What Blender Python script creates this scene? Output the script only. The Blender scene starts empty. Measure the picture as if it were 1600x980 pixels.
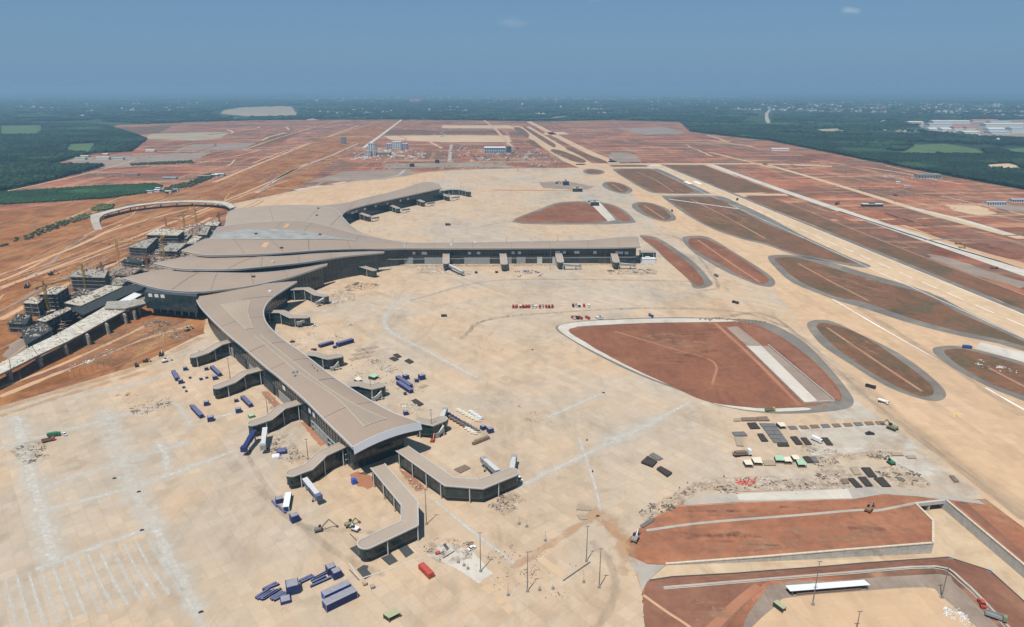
import bpy, bmesh, math, random
import numpy as np
from mathutils import Vector, Matrix
from mathutils.geometry import tessellate_polygon
from mathutils.bvhtree import BVHTree

random.seed(7)
rng = np.random.default_rng(7)
SC = bpy.context.scene
COL = SC.collection

# ------------------------------------------------------------------ camera
F_PX, CX, CY, YH, CAM_H, VPX = 1067.0, 800.0, 490.0, 138.0, 240.0, 741.0
PITCH = math.atan((CY - YH) / F_PX)
SP, CP = math.sin(PITCH), math.cos(PITCH)
YAW = math.atan((CX - VPX) / F_PX * CP)
CYAW, SYAW = math.cos(YAW), math.sin(YAW)
cam_d = bpy.data.cameras.new('camera')
cam_d.sensor_width = 36.0
cam_d.lens = F_PX / 1600.0 * 36.0
cam_d.clip_start = 1.0
cam_d.clip_end = 120000.0
cam = bpy.data.objects.new('camera', cam_d)
COL.objects.link(cam)
cam.location = (0, 0, CAM_H)
cam.rotation_euler = (math.pi / 2 - PITCH, 0, -YAW)
SC.camera = cam

# ------------------------------------------------------------------ sky, sun, exposure
SUN_EL, SUN_AZ = math.radians(66), math.atan2(-0.52, -0.85)
w = bpy.data.worlds.new('World')
SC.world = w
w.use_nodes = True
nt = w.node_tree
nt.nodes.clear()
sky = nt.nodes.new('ShaderNodeTexSky')
sky.sky_type = 'NISHITA'
sky.sun_disc = False
sky.sun_elevation = SUN_EL
sky.sun_rotation = SUN_AZ
sky.altitude = 300
sky.air_density = 1.0
sky.dust_density = 0.0
sky.ozone_density = 5.0
tint = nt.nodes.new('ShaderNodeMix'); tint.data_type = 'RGBA'; tint.blend_type = 'MULTIPLY'
tint.inputs[0].default_value = 1.0
tint.inputs[7].default_value = (0.52, 0.71, 0.87, 1)
nt.links.new(sky.outputs[0], tint.inputs[6])
# a few small thin clouds: soft broken patches in fixed directions of the sky
tc = nt.nodes.new('ShaderNodeTexCoord')
mp = nt.nodes.new('ShaderNodeMapping'); mp.inputs['Scale'].default_value = (9.0, 9.0, 34.0)
cn = nt.nodes.new('ShaderNodeTexNoise'); cn.inputs['Scale'].default_value = 2.6
cn.inputs['Detail'].default_value = 7.0; cn.inputs['Roughness'].default_value = 0.62
nt.links.new(tc.outputs['Generated'], mp.inputs[0]); nt.links.new(mp.outputs[0], cn.inputs['Vector'])
cloud = None
for az, el, wide, amt in ((27.7, 5.2, .026, .62), (3.0, 4.9, .040, .16), (9.0, 6.4, .035, .22), (-35.0, 9.5, .05, .4), (52.0, 10.5, .06, .4), (80.0, 12.0, .08, .4), (140.0, 9.0, .08, .4), (-100.0, 11.0, .08, .4)):
    a_, e_ = math.radians(az), math.radians(el)
    vs_ = nt.nodes.new('ShaderNodeVectorMath'); vs_.operation = 'SUBTRACT'
    vs_.inputs[1].default_value = (math.sin(a_) * math.cos(e_), math.cos(a_) * math.cos(e_), math.sin(e_))
    nt.links.new(tc.outputs['Generated'], vs_.inputs[0])
    vm_ = nt.nodes.new('ShaderNodeVectorMath'); vm_.operation = 'MULTIPLY'; vm_.inputs[1].default_value = (1, 1, 2.6)
    nt.links.new(vs_.outputs[0], vm_.inputs[0])
    ln_ = nt.nodes.new('ShaderNodeVectorMath'); ln_.operation = 'LENGTH'; nt.links.new(vm_.outputs[0], ln_.inputs[0])
    ad_ = nt.nodes.new('ShaderNodeMath'); ad_.operation = 'MULTIPLY_ADD'; ad_.inputs[1].default_value = -1 / wide; nt.links.new(ln_.outputs['Value'], ad_.inputs[0])
    sb_ = nt.nodes.new('ShaderNodeMath'); sb_.operation = 'MULTIPLY_ADD'; sb_.inputs[1].default_value = 2.4; sb_.inputs[2].default_value = -.45; nt.links.new(cn.outputs[0], sb_.inputs[0])
    nt.links.new(sb_.outputs[0], ad_.inputs[2])
    mr_ = nt.nodes.new('ShaderNodeMapRange'); mr_.inputs[1].default_value = .15; mr_.inputs[2].default_value = .9; mr_.inputs[4].default_value = amt; nt.links.new(ad_.outputs[0], mr_.inputs[0])
    if cloud is None: cloud = mr_.outputs[0]
    else:
        mx_ = nt.nodes.new('ShaderNodeMath'); mx_.operation = 'MAXIMUM'; nt.links.new(cloud, mx_.inputs[0]); nt.links.new(mr_.outputs[0], mx_.inputs[1]); cloud = mx_.outputs[0]
cm = nt.nodes.new('ShaderNodeMix'); cm.data_type = 'RGBA'
cm.inputs[7].default_value = (6.2, 7.2, 8.2, 1)
nt.links.new(cloud, cm.inputs[0])
even = nt.nodes.new('ShaderNodeMix'); even.data_type = 'RGBA'; even.inputs[0].default_value = 0.72   # humid, evenly blue-grey air
even.inputs[7].default_value = (2.02, 3.52, 5.38, 1)
nt.links.new(tint.outputs[2], even.inputs[6])
sz_ = nt.nodes.new('ShaderNodeSeparateXYZ'); nt.links.new(tc.outputs['Generated'], sz_.inputs[0])
low = nt.nodes.new('ShaderNodeMapRange'); low.interpolation_type = 'SMOOTHSTEP'; low.inputs[1].default_value = 0.0; low.inputs[2].default_value = .085; low.inputs[3].default_value = 1.0; low.inputs[4].default_value = .72
nt.links.new(sz_.outputs[2], low.inputs[0]); nt.links.new(low.outputs[0], even.inputs[0])   # the haze layer closes in towards the horizon
nt.links.new(even.outputs[2], cm.inputs[6])
bg = nt.nodes.new('ShaderNodeBackground'); bg.inputs[1].default_value = 0.075
wo = nt.nodes.new('ShaderNodeOutputWorld')
nt.links.new(cm.outputs[2], bg.inputs[0]); nt.links.new(bg.outputs[0], wo.inputs[0])

sun_d = bpy.data.lights.new('sun', 'SUN')
sun_d.energy = 4.8
sun_d.angle = math.radians(0.53)
sun_d.color = (1.0, 0.95, 0.87)
sun = bpy.data.objects.new('sun', sun_d)
COL.objects.link(sun)
sd = Vector((math.sin(SUN_AZ) * math.cos(SUN_EL), math.cos(SUN_AZ) * math.cos(SUN_EL), math.sin(SUN_EL)))
sun.rotation_euler = sd.to_track_quat('Z', 'Y').to_euler()
sun.location = (0, 0, 600)

SC.view_settings.view_transform = 'Standard'
SC.view_settings.look = 'None'
SC.view_settings.exposure = 0.2
SC.view_settings.gamma = 1.0
SC.view_settings.use_curve_mapping = False
SC.render.engine = 'CYCLES'
cy = SC.cycles
cy.max_bounces = 4; cy.diffuse_bounces = 2; cy.glossy_bounces = 2; cy.transmission_bounces = 2
cy.volume_bounces = 0; cy.transparent_max_bounces = 12
cy.use_denoising = True
cy.caustics_reflective = False; cy.caustics_refractive = False
HAZE_DENSITY = 9.5e-5

# ------------------------------------------------------------------ pixel <-> world
def G(px, py, z=0.0):
    """ground (or height z) point seen at photo pixel px, py"""
    u = (px - CX) / F_PX; v = (py - CY) / F_PX
    f = CP - v * SP; d = -SP - v * CP
    t = (z - CAM_H) / d
    r = u * t; fw = f * t
    return Vector((r * CYAW + fw * SYAW, -r * SYAW + fw * CYAW, z))

def ray(px, py):
    a = G(px, py, 0.0) - Vector((0, 0, CAM_H))
    return Vector((0, 0, CAM_H)), a.normalized()

def mpp(py):
    """metres per photo pixel across, on the ground at row py"""
    return CAM_H / (CP * (py - YH))

# ------------------------------------------------------------------ materials
MATS = {}
def new_mat(name):
    m = bpy.data.materials.new(name); m.use_nodes = True
    b = m.node_tree.nodes['Principled BSDF']
    MATS[name] = m
    return m, m.node_tree, b

def flat(name, col, rough=0.7, metal=0.0, spec=0.3, var=0.12, scale=0.8, emit=None):
    m, t, b = new_mat(name)
    b.inputs['Roughness'].default_value = rough
    b.inputs['Metallic'].default_value = metal
    b.inputs['Specular IOR Level'].default_value = spec
    if var > 0:
        g = t.nodes.new('ShaderNodeNewGeometry')
        n = t.nodes.new('ShaderNodeTexNoise'); n.inputs['Scale'].default_value = scale
        n.inputs['Detail'].default_value = 5.0; n.inputs['Roughness'].default_value = 0.65
        t.links.new(g.outputs['Position'], n.inputs['Vector'])
        r = t.nodes.new('ShaderNodeValToRGB')
        lo = [max(0, c * (1 - var)) for c in col]; hi = [min(1, c * (1 + var)) for c in col]
        r.color_ramp.elements[0].position = 0.3; r.color_ramp.elements[0].color = (*lo, 1)
        r.color_ramp.elements[1].position = 0.7; r.color_ramp.elements[1].color = (*hi, 1)
        t.links.new(n.outputs[0], r.inputs[0]); t.links.new(r.outputs[0], b.inputs['Base Color'])
    else:
        b.inputs['Base Color'].default_value = (*col, 1)
    return m

def noise_node(t, vec, scale, detail=6.0, rough=0.6, dist=0.0):
    n = t.nodes.new('ShaderNodeTexNoise'); n.inputs['Scale'].default_value = scale
    n.inputs['Detail'].default_value = detail; n.inputs['Roughness'].default_value = rough
    n.inputs['Distortion'].default_value = dist
    t.links.new(vec, n.inputs['Vector'])
    return n.outputs[0]

def mapped(t, vec, scale, rot=0.0, loc=(0, 0, 0)):
    m = t.nodes.new('ShaderNodeMapping')
    m.inputs['Scale'].default_value = scale; m.inputs['Rotation'].default_value = (0, 0, rot)
    m.inputs['Location'].default_value = loc
    t.links.new(vec, m.inputs[0]); return m.outputs[0]

def ramp(t, val, stops, interp='LINEAR'):
    r = t.nodes.new('ShaderNodeValToRGB'); r.color_ramp.interpolation = interp
    e = r.color_ramp.elements
    while len(e) < len(stops): e.new(0.5)
    for k, (p, c) in enumerate(stops):
        e[k].position = p; e[k].color = (*c, 1) if len(c) == 3 else c
    t.links.new(val, r.inputs[0]); return r.outputs[0]

def mixc(t, a, b, fac, mode='MIX'):
    m = t.nodes.new('ShaderNodeMix'); m.data_type = 'RGBA'; m.blend_type = mode
    for s, x in ((6, a), (7, b)):
        if isinstance(x, (tuple, list)): m.inputs[s].default_value = (*x, 1)
        else: t.links.new(x, m.inputs[s])
    if isinstance(fac, (int, float)): m.inputs[0].default_value = fac
    else: t.links.new(fac, m.inputs[0])
    return m.outputs[2]

def rng_node(t, val, a, b, c=0.0, d=1.0):
    m = t.nodes.new('ShaderNodeMapRange')
    for k, x in enumerate((a, b, c, d)): m.inputs[k + 1].default_value = x
    t.links.new(val, m.inputs[0]); return m.outputs[0]

def pos(t):
    return t.nodes.new('ShaderNodeNewGeometry').outputs['Position']

def ground_mat(name, stops, big=1 / 300, stretch=None, rot=0.0, speck=0.10, rough=0.95, patch=None, patch_scale=1 / 120,
               patch_rng=(0.55, 0.7), patch_amt=0.8, fine=1 / 9, mottle=0.0, joints=0.0, joint_rot=0.0, stripes=None, bump=0.0, stripes2=None):
    m, t, b = new_mat(name)
    b.inputs['Roughness'].default_value = rough
    b.inputs['Specular IOR Level'].default_value = 0.15
    P = pos(t)
    v = mapped(t, P, (big, big, big)) if stretch is None else mapped(t, P, (stretch[0], stretch[1], 0.01), rot)
    c = ramp(t, noise_node(t, v, 1.0, 9.0, 0.62, 0.6), stops)
    if patch is not None:
        f = noise_node(t, mapped(t, P, (patch_scale,) * 3, 0.3, (3.1, 7.7, 0)), 1.0, 7.0, 0.6, 0.8)
        c = mixc(t, c, patch, rng_node(t, f, patch_rng[0], patch_rng[1], 0.0, patch_amt))
    for stp in (stripes, stripes2):
        if stp is None: continue
        srot, sx, sy, scol, slo, shi, samt = stp
        f = noise_node(t, mapped(t, P, (sx, sy, 0.01), srot), 1.0, 6.0, 0.6, 0.3)
        c = mixc(t, c, scol, rng_node(t, f, slo, shi, 0.0, samt))
    if mottle > 0:   # dust and wear at the scale of tens of metres
        for sc_, rt in ((1 / 22, .4), (1 / 70, 1.1)):
            f = noise_node(t, mapped(t, P, (sc_, sc_ * .55, .01), rt, (5.3, 1.7, 0)), 1.0, 8.0, .68, 1.2)
            c = mixc(t, c, ramp(t, f, [(.32, (.80, .80, .80)), (.48, (.98, .98, .98)), (.56, (1, 1, 1)), (.72, (1.0, .95, .89))]), mottle, 'MULTIPLY')
    if joints > 0:
        bt = t.nodes.new('ShaderNodeTexBrick')
        bt.offset = 0.0
        bt.inputs['Color1'].default_value = (1, 1, 1, 1); bt.inputs['Color2'].default_value = (0.90, 0.895, 0.885, 1)
        bt.inputs['Mortar'].default_value = (1 - joints,) * 3 + (1,)
        bt.inputs['Scale'].default_value = 1.0
        bt.inputs['Mortar Size'].default_value = 0.26; bt.inputs['Mortar Smooth'].default_value = 0.5
        bt.inputs['Brick Width'].default_value = 7.5; bt.inputs['Row Height'].default_value = 7.5
        t.links.new(mapped(t, P, (1, 1, 0), joint_rot), bt.inputs['Vector'])
        c = mixc(t, c, bt.outputs[0], 1.0, 'MULTIPLY')
        b2 = t.nodes.new('ShaderNodeTexBrick'); b2.offset = .37   # paving lanes of slightly different pours
        b2.inputs['Color1'].default_value = (1.02, 1.02, 1.02, 1); b2.inputs['Color2'].default_value = (.93, .925, .915, 1); b2.inputs['Mortar'].default_value = (.97, .96, .95, 1)
        b2.inputs['Scale'].default_value = 1.0; b2.inputs['Mortar Size'].default_value = .3; b2.inputs['Brick Width'].default_value = 67.5; b2.inputs['Row Height'].default_value = 7.5
        t.links.new(mapped(t, P, (1, 1, 0), joint_rot), b2.inputs['Vector'])
        c = mixc(t, c, b2.outputs[0], .9, 'MULTIPLY')
    if speck > 0:
        f = noise_node(t, mapped(t, P, (fine,) * 3), 1.0, 6.0, 0.75)
        g = t.nodes.new('ShaderNodeMapRange')
        g.inputs[1].default_value = 0.25; g.inputs[2].default_value = 0.75
        g.inputs[3].default_value = 1 - speck; g.inputs[4].default_value = 1 + speck
        t.links.new(f, g.inputs[0])
        vm = t.nodes.new('ShaderNodeVectorMath'); vm.operation = 'SCALE'
        t.links.new(c, vm.inputs[0]); t.links.new(g.outputs[0], vm.inputs['Scale'])
        c = vm.outputs[0]
    t.links.new(c, b.inputs['Base Color'])
    if bump > 0:
        bp = t.nodes.new('ShaderNodeBump'); bp.inputs['Strength'].default_value = bump; bp.inputs['Distance'].default_value = 0.6
        t.links.new(noise_node(t, mapped(t, P, (0.25,) * 3), 1.0, 6.0, 0.7), bp.inputs['Height'])
        t.links.new(bp.outputs[0], b.inputs['Normal'])
    return m

def stain_mat(name, col, amt=0.8, scale=(1 / 8, 1 / 8), lo=0.42, hi=0.6, rot=0.0):
    """thin dust, tyre wear or worn paint lying on the paving: broken up by noise, clear elsewhere, fading at the strip edge (uv.y)"""
    m, t, b = new_mat(name)
    b.inputs['Base Color'].default_value = (*col, 1); b.inputs['Roughness'].default_value = 0.95
    b.inputs['Specular IOR Level'].default_value = 0.1
    f = noise_node(t, mapped(t, pos(t), (scale[0], scale[1], 0.1), rot), 1.0, 6.0, 0.65)
    a = rng_node(t, f, lo, hi, 0.0, amt)
    uv = t.nodes.new('ShaderNodeUVMap'); sx = t.nodes.new('ShaderNodeSeparateXYZ')
    t.links.new(uv.outputs[0], sx.inputs[0])
    e = t.nodes.new('ShaderNodeMath'); e.operation = 'PINGPONG'; e.inputs[1].default_value = 0.5
    t.links.new(sx.outputs[1], e.inputs[0])
    e2 = rng_node(t, e.outputs[0], 0.0, 0.28, 0.0, 1.0)
    mu = t.nodes.new('ShaderNodeMath'); mu.operation = 'MULTIPLY'
    t.links.new(a, mu.inputs[0]); t.links.new(e2, mu.inputs[1])
    t.links.new(mu.outputs[0], b.inputs['Alpha'])
    return m

# ------------------------------------------------------------------ mesh helpers
class MB:
    def __init__(s):
        s.v = []; s.f = []; s.m = []; s.uv = None
    def add(s, verts, faces, mi=0):
        o = len(s.v); s.v += [tuple(p) for p in verts]
        for f in faces:
            s.f.append(tuple(i + o for i in f)); s.m.append(mi)
        return s
    def box(s, x0, x1, y0, y1, z0, z1, mi=0):
        vs = [(x0, y0, z0), (x1, y0, z0), (x1, y1, z0), (x0, y1, z0), (x0, y0, z1), (x1, y0, z1), (x1, y1, z1), (x0, y1, z1)]
        return s.add(vs, [(3, 2, 1, 0), (4, 5, 6, 7), (0, 1, 5, 4), (1, 2, 6, 5), (2, 3, 7, 6), (3, 0, 4, 7)], mi)
    def bar(s, a, b, w, h=None, mi=0):
        """square bar from a to b"""
        a = Vector(a); b = Vector(b); h = h or w
        d = (b - a)
        if d.length < 1e-6: return s
        d.normalize()
        up = Vector((0, 0, 1)) if abs(d.z) < 0.95 else Vector((1, 0, 0))
        sx = d.cross(up).normalized() * (w / 2); sy = sx.cross(d).normalized() * (h / 2)
        vs = [a - sx - sy, a + sx - sy, a + sx + sy, a - sx + sy, b - sx - sy, b + sx - sy, b + sx + sy, b - sx + sy]
        return s.add(vs, [(3, 2, 1, 0), (4, 5, 6, 7), (0, 1, 5, 4), (1, 2, 6, 5), (2, 3, 7, 6), (3, 0, 4, 7)], mi)
    def tube(s, a, b, r0, r1=None, n=8, mi=0):
        a = Vector(a); b = Vector(b); r1 = r0 if r1 is None else r1
        d = (b - a).normalized()
        up = Vector((0, 0, 1)) if abs(d.z) < 0.95 else Vector((1, 0, 0))
        x = d.cross(up).normalized(); y = x.cross(d).normalized()
        vs = []
        for c, r in ((a, r0), (b, r1)):
            for k in range(n):
                q = 2 * math.pi * k / n
                vs.append(c + (x * math.cos(q) + y * math.sin(q)) * r)
        fs = [(k, (k + 1) % n, n + (k + 1) % n, n + k) for k in range(n)] + [tuple(range(n))[::-1], tuple(range(n, 2 * n))]
        return s.add(vs, fs, mi)
    def prism(s, poly, z0, z1, mi=0, mtop=None):
        """poly: list of (x,y), counter-clockwise"""
        n = len(poly)
        a = sum(poly[i][0] * poly[(i + 1) % n][1] - poly[(i + 1) % n][0] * poly[i][1] for i in range(n))
        if a < 0: poly = poly[::-1]
        za = z0 if callable(z0) else (lambda p: z0)
        vs = [(p[0], p[1], za(p)) for p in poly] + [(p[0], p[1], z1) for p in poly]
        s.add(vs, [(k, (k + 1) % n, n + (k + 1) % n, n + k) for k in range(n)], mi)
        top = [Vector((p[0], p[1], z1)) for p in poly]; bot = [Vector((p[0], p[1], za(p))) for p in poly]
        tri = tessellate_polygon([top])
        s.add(top, [orient(top, t) for t in tri], mi if mtop is None else mtop)
        s.add(bot, [orient(bot, t)[::-1] for t in tri], mi)
        return s
    def mesh(s, name, mats, smooth=False):
        me = bpy.data.meshes.new(name)
        me.from_pydata(s.v, [], s.f)
        for m in mats: me.materials.append(MATS[m])
        if len(mats) > 1: me.polygons.foreach_set('material_index', s.m)
        if s.uv is not None:
            ul = me.uv_layers.new(name='UVMap')
            idx = np.zeros(len(me.loops), dtype=np.int32); me.loops.foreach_get('vertex_index', idx)
            ul.data.foreach_set('uv', np.asarray(s.uv, dtype=np.float32)[idx].ravel())
        if smooth: me.polygons.foreach_set('use_smooth', [True] * len(me.polygons))
        me.update()
        return me
    def build(s, name, mats, parent=None, smooth=False):
        if isinstance(mats, str): mats = [mats]
        return link(name, s.mesh(name, mats, smooth), parent)

def orient(pts, t):
    a, b, c = (pts[i] for i in t)
    return tuple(t) if (b.x - a.x) * (c.y - a.y) - (c.x - a.x) * (b.y - a.y) > 0 else tuple(t)[::-1]

def link(name, me, parent=None, loc=None, rz=0.0):
    o = bpy.data.objects.new(name, me); COL.objects.link(o)
    if parent is not None: o.parent = parent
    if loc is not None: o.location = loc
    if rz: o.rotation_euler = (0, 0, rz)
    return o

def tag(o, label=None, cat=None, group=None, kind=None):
    if label: o['label'] = label
    if cat: o['category'] = cat
    if group: o['group'] = group
    if kind: o['kind'] = kind
    return o

def empty(name, loc=(0, 0, 0), rz=0.0, label=None, cat=None, group=None):
    o = bpy.data.objects.new(name, None); COL.objects.link(o)
    o.location = loc; o.rotation_euler = (0, 0, rz); o.empty_display_size = 1
    return tag(o, label, cat, group)

def smooth_closed(pts, sub=6):
    n = len(pts); out = []
    for i in range(n):
        p0, p1, p2, p3 = pts[i - 1], pts[i], pts[(i + 1) % n], pts[(i + 2) % n]
        for k in range(sub):
            t = k / sub
            out.append(0.5 * ((2 * p1) + (p2 - p0) * t + (2 * p0 - 5 * p1 + 4 * p2 - p3) * t * t + (3 * p1 - p0 - 3 * p2 + p3) * t ** 3))
    return out

def smooth_open(pts, sub=8):
    if len(pts) < 3: 
        return [pts[0].lerp(pts[-1], k / sub) for k in range(sub + 1)]
    q = [2 * pts[0] - pts[1]] + list(pts) + [2 * pts[-1] - pts[-2]]
    out = []
    for i in range(1, len(q) - 2):
        p0, p1, p2, p3 = q[i - 1], q[i], q[i + 1], q[i + 2]
        for k in range(sub):
            t = k / sub
            out.append(0.5 * ((2 * p1) + (p2 - p0) * t + (2 * p0 - 5 * p1 + 4 * p2 - p3) * t * t + (3 * p1 - p0 - 3 * p2 + p3) * t ** 3))
    out.append(pts[-1].copy())
    return out

def resample(pts, n):
    d = [0.0]
    for a, b in zip(pts, pts[1:]): d.append(d[-1] + (b - a).length)
    L = d[-1]; out = []; j = 0
    for k in range(n):
        t = L * k / (n - 1)
        while j < len(d) - 2 and d[j + 1] < t: j += 1
        s = (t - d[j]) / max(1e-9, d[j + 1] - d[j])
        out.append(pts[j].lerp(pts[j + 1], min(1, max(0, s))))
    return out

LEVEL = {'ground': -0.30, 'earth': -0.12, 'apron': 0.0, 'mark': 0.05, 'shoulder': 0.09, 'soil': 0.15, 'ditch': 0.21, 'top': 0.27}

def sheet(name, px, level, mat, smooth=0, holes=None, world=False, parent=None, label=None, z=None, kind='structure', jag=0.0, uvstrip=False):
    """flat sheet from photo pixels lying on the ground"""
    zz = LEVEL[level] if z is None else z
    pts = [Vector(p) for p in px] if world else [G(p[0], p[1], 0.0) for p in px]
    for p in pts: p.z = zz
    if smooth: pts = smooth_closed(pts, smooth)
    if jag:
        out = []
        for a, b in zip(pts, pts[1:] + pts[:1]):
            n = max(1, min(40, int((b - a).length / (jag * 3))))
            for k in range(n):
                q = a.lerp(b, k / n); out.append(q + Vector((random.uniform(-jag, jag), random.uniform(-jag, jag), 0)))
        pts = out
    loops = [pts] + ([[Vector((p[0], p[1], zz)) for p in h] for h in holes] if holes else [])
    tri = tessellate_polygon(loops)
    allp = [p for l in loops for p in l]
    mb = MB(); mb.add(allp, [orient(allp, t) for t in tri])
    if uvstrip: mb.uv = [(0, 0.5)] * len(mb.v)
    o = mb.build(name, mat, parent)
    if parent is None: tag(o, label or (name.replace('_', ' ') + ' of the airfield'), kind=kind)
    return o

def ribbon(name, px, width, level, mat, parent=None, label=None, world=False, sm=6, z=None, taper=None, kind='structure', wob=0.0):
    """strip of constant width in metres along a line of photo pixels on the ground; uv.y runs across it"""
    zz = LEVEL[level] if z is None else z
    pts = [Vector(p) for p in px] if world else [G(p[0], p[1], 0.0) for p in px]
    for p in pts: p.z = zz
    if sm: pts = smooth_open(pts, sm)
    mb = MB(); uv = []; d = 0
    n = len(pts)
    for i, p in enumerate(pts):
        a = pts[max(0, i - 1)]; b = pts[min(n - 1, i + 1)]
        t = (b - a); t.z = 0; t.normalize(); s = Vector((-t.y, t.x, 0))
        wd = width if taper is None else width * (taper[0] + (taper[1] - taper[0]) * i / (n - 1))
        wd *= 1 + (random.uniform(-wob, wob) if wob else 0)
        mb.v += [tuple(p + s * wd / 2), tuple(p - s * wd / 2)]
        if i: d += (p - pts[i - 1]).length
        uv += [(d, 0.0), (d, 1.0)]
    for i in range(n - 1):
        mb.f.append((2 * i, 2 * i + 1, 2 * i + 3, 2 * i + 2)); mb.m.append(0)
    mb.uv = uv
    o = mb.build(name, mat, parent)
    if parent is None: tag(o, label or (name.replace('_', ' ') + ' of the airfield'), kind=kind)
    return o
# ================================================================== materials of the setting
ground_mat('countryside', [(0.30, (.012, .030, .016)), (0.45, (.018, .042, .022)), (0.55, (.034, .062, .028)), (0.66, (.07, .09, .042)), (0.8, (.13, .105, .075))],
           big=1 / 900, patch=(.02, .045, .024), patch_scale=1 / 350, patch_rng=(.45, .6), speck=.35, fine=1 / 40)
ground_mat('red_earth', [(0.30, (.127, .046, .029)), (0.42, (.225, .077, .042)), (0.5, (.322, .113, .059)), (0.6, (.360, .155, .084)), (0.72, (.420, .237, .139))],
           big=1 / 300, patch=(.146, .089, .059), patch_scale=1 / 170, patch_rng=(.44, .55), patch_amt=.85, speck=.4, mottle=.9, fine=1 / 22,
           stripes=(0.0, 1 / 420, 1 / 45, (.429, .228, .134), .54, .62, .8), stripes2=(0.0, 1 / 25, 1 / 600, (.409, .228, .130), .56, .64, .6))
ground_mat('orange_earth', [(0.25, (.197, .069, .025)), (0.42, (.262, .104, .036)), (0.55, (.306, .130, .048)), (0.72, (.342, .166, .066))],
           big=1 / 110, patch=(.139, .060, .025), patch_scale=1 / 48, patch_rng=(.47, .62), patch_amt=.75, speck=.3, fine=1 / 7,
           stripes=(0.12, 1 / 22, 1 / 190, (.357, .194, .084), .50, .66, .6), bump=0.6, stripes2=(-.06, 1 / 13, 1 / 150, (.139, .054, .025), .55, .66, .6))
ground_mat('plateau_earth', [(0.25, (.230, .095, .052)), (0.5, (.300, .125, .068)), (0.75, (.360, .170, .095))],
           mottle=.8, big=1 / 60, patch=(.200, .090, .055), patch_scale=1 / 26, patch_rng=(.48, .64), patch_amt=.7, speck=.22, fine=1 / 5,
           stripes=(math.radians(3), 1 / 160, 1 / 7, (.350, .165, .095), .5, .7, .5), bump=0.35)
ground_mat('bank_earth', [(0.25, (.165, .075, .048)), (0.5, (.215, .10, .064)), (0.75, (.27, .135, .085))],
           mottle=.8, big=1 / 40, patch=(.15, .062, .042), patch_scale=1 / 18, patch_amt=.6, speck=.16, fine=1 / 4, bump=0.5)
ground_mat('infield_red', [(0.25, (.157, .066, .037)), (0.5, (.204, .086, .050)), (0.78, (.257, .108, .059))],
           mottle=.8, big=1 / 110, patch=(.275, .127, .067), patch_scale=1 / 50, patch_rng=(.52, .68), patch_amt=.7, speck=.24, fine=1 / 6, bump=.3, stripes=(.3, 1 / 20, 1 / 90, (.133, .060, .039), .54, .68, .6))
ground_mat('infield_brown', [(0.25, (.124, .063, .036)), (0.5, (.165, .085, .048)), (0.78, (.211, .099, .053))],
           mottle=.8, big=1 / 90, patch=(.103, .077, .043), patch_scale=1 / 38, patch_rng=(.46, .60), patch_amt=.9, speck=.28, fine=1 / 5,
           stripes=(math.radians(3), 1 / 22, 1 / 200, (.246, .093, .047), .52, .72, .6), bump=.3)
ground_mat('apron_concrete', [(0.30, (.401, .340, .274)), (0.44, (.448, .364, .278)), (0.54, (.494, .369, .254)), (0.66, (.510, .360, .235)), (0.8, (.489, .394, .298))],
           big=1 / 210, patch=(.478, .404, .326), patch_scale=1 / 120, patch_rng=(.50, .70), patch_amt=.6, speck=.06, fine=1 / 4, mottle=.9, joints=.12,
           joint_rot=math.radians(53), stripes=(math.radians(53), 1 / 12, 1 / 130, (.416, .330, .250), .52, .70, .5))
ground_mat('yard_slab', [(0.3, (.40, .35, .285)), (0.5, (.46, .41, .345)), (0.75, (.52, .475, .41))], big=1 / 40, patch=(.36, .26, .18), patch_scale=1 / 22, patch_rng=(.5, .68), patch_amt=.7,
           speck=.12, fine=1 / 3, mottle=.8, joints=.12, joint_rot=math.radians(5))
ground_mat('taxiway_concrete', [(0.25, (.482, .328, .207)), (0.5, (.530, .365, .229)), (0.8, (.572, .412, .276))],
           big=1 / 170, patch=(.509, .363, .247), patch_scale=1 / 90, patch_amt=.7, speck=.05, fine=1 / 4, mottle=.55, joints=.07, joint_rot=math.radians(90),
           stripes=(0.0, 1 / 9, 1 / 400, (.456, .314, .200), .5, .68, .5))
ground_mat('runway_concrete', [(0.25, (.515, .372, .239)), (0.5, (.551, .402, .263)), (0.8, (.587, .446, .305))],
           big=1 / 140, patch=(.494, .363, .248), patch_scale=1 / 60, patch_amt=.5, speck=.04, mottle=.4, joints=.05, joint_rot=math.radians(90),
           stripes=(0.0, 1 / 7, 1 / 500, (.464, .338, .224), .52, .7, .5))
ground_mat('shoulder_asphalt', [(0.3, (.135, .122, .108)), (0.5, (.165, .15, .132)), (0.75, (.20, .178, .155))], mottle=.8, patch=(.30, .245, .185), patch_scale=1 / 40, patch_rng=(.5, .72), patch_amt=.6, big=1 / 60, speck=.08, fine=1 / 3)
ground_mat('dust_road', [(0.3, (.397, .242, .138)), (0.5, (.454, .282, .167)), (0.75, (.510, .338, .215))], big=1 / 50, speck=.1, fine=1 / 6)
ground_mat('grey_road', [(0.3, (.30, .27, .235)), (0.5, (.36, .325, .28)), (0.75, (.42, .38, .33))], mottle=.8, big=1 / 50, speck=.07, fine=1 / 4,
           patch=(.42, .30, .20), patch_scale=1 / 30, patch_rng=(.5, .75), patch_amt=.7)
ground_mat('dirt_lane', [(0.3, (.20, .15, .12)), (0.5, (.25, .195, .155)), (0.75, (.31, .25, .20))], mottle=.8, big=1 / 30, speck=.12, fine=1 / 3,
           stripes=(math.radians(-40), 1 / 3, 1 / 80, (.34, .26, .2), .5, .7, .5))
ground_mat('pale_concrete', [(0.3, (.430, .386, .328)), (0.5, (.490, .445, .385)), (0.75, (.550, .504, .443))], mottle=.8, big=1 / 40, speck=.06, fine=1 / 3)
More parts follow.
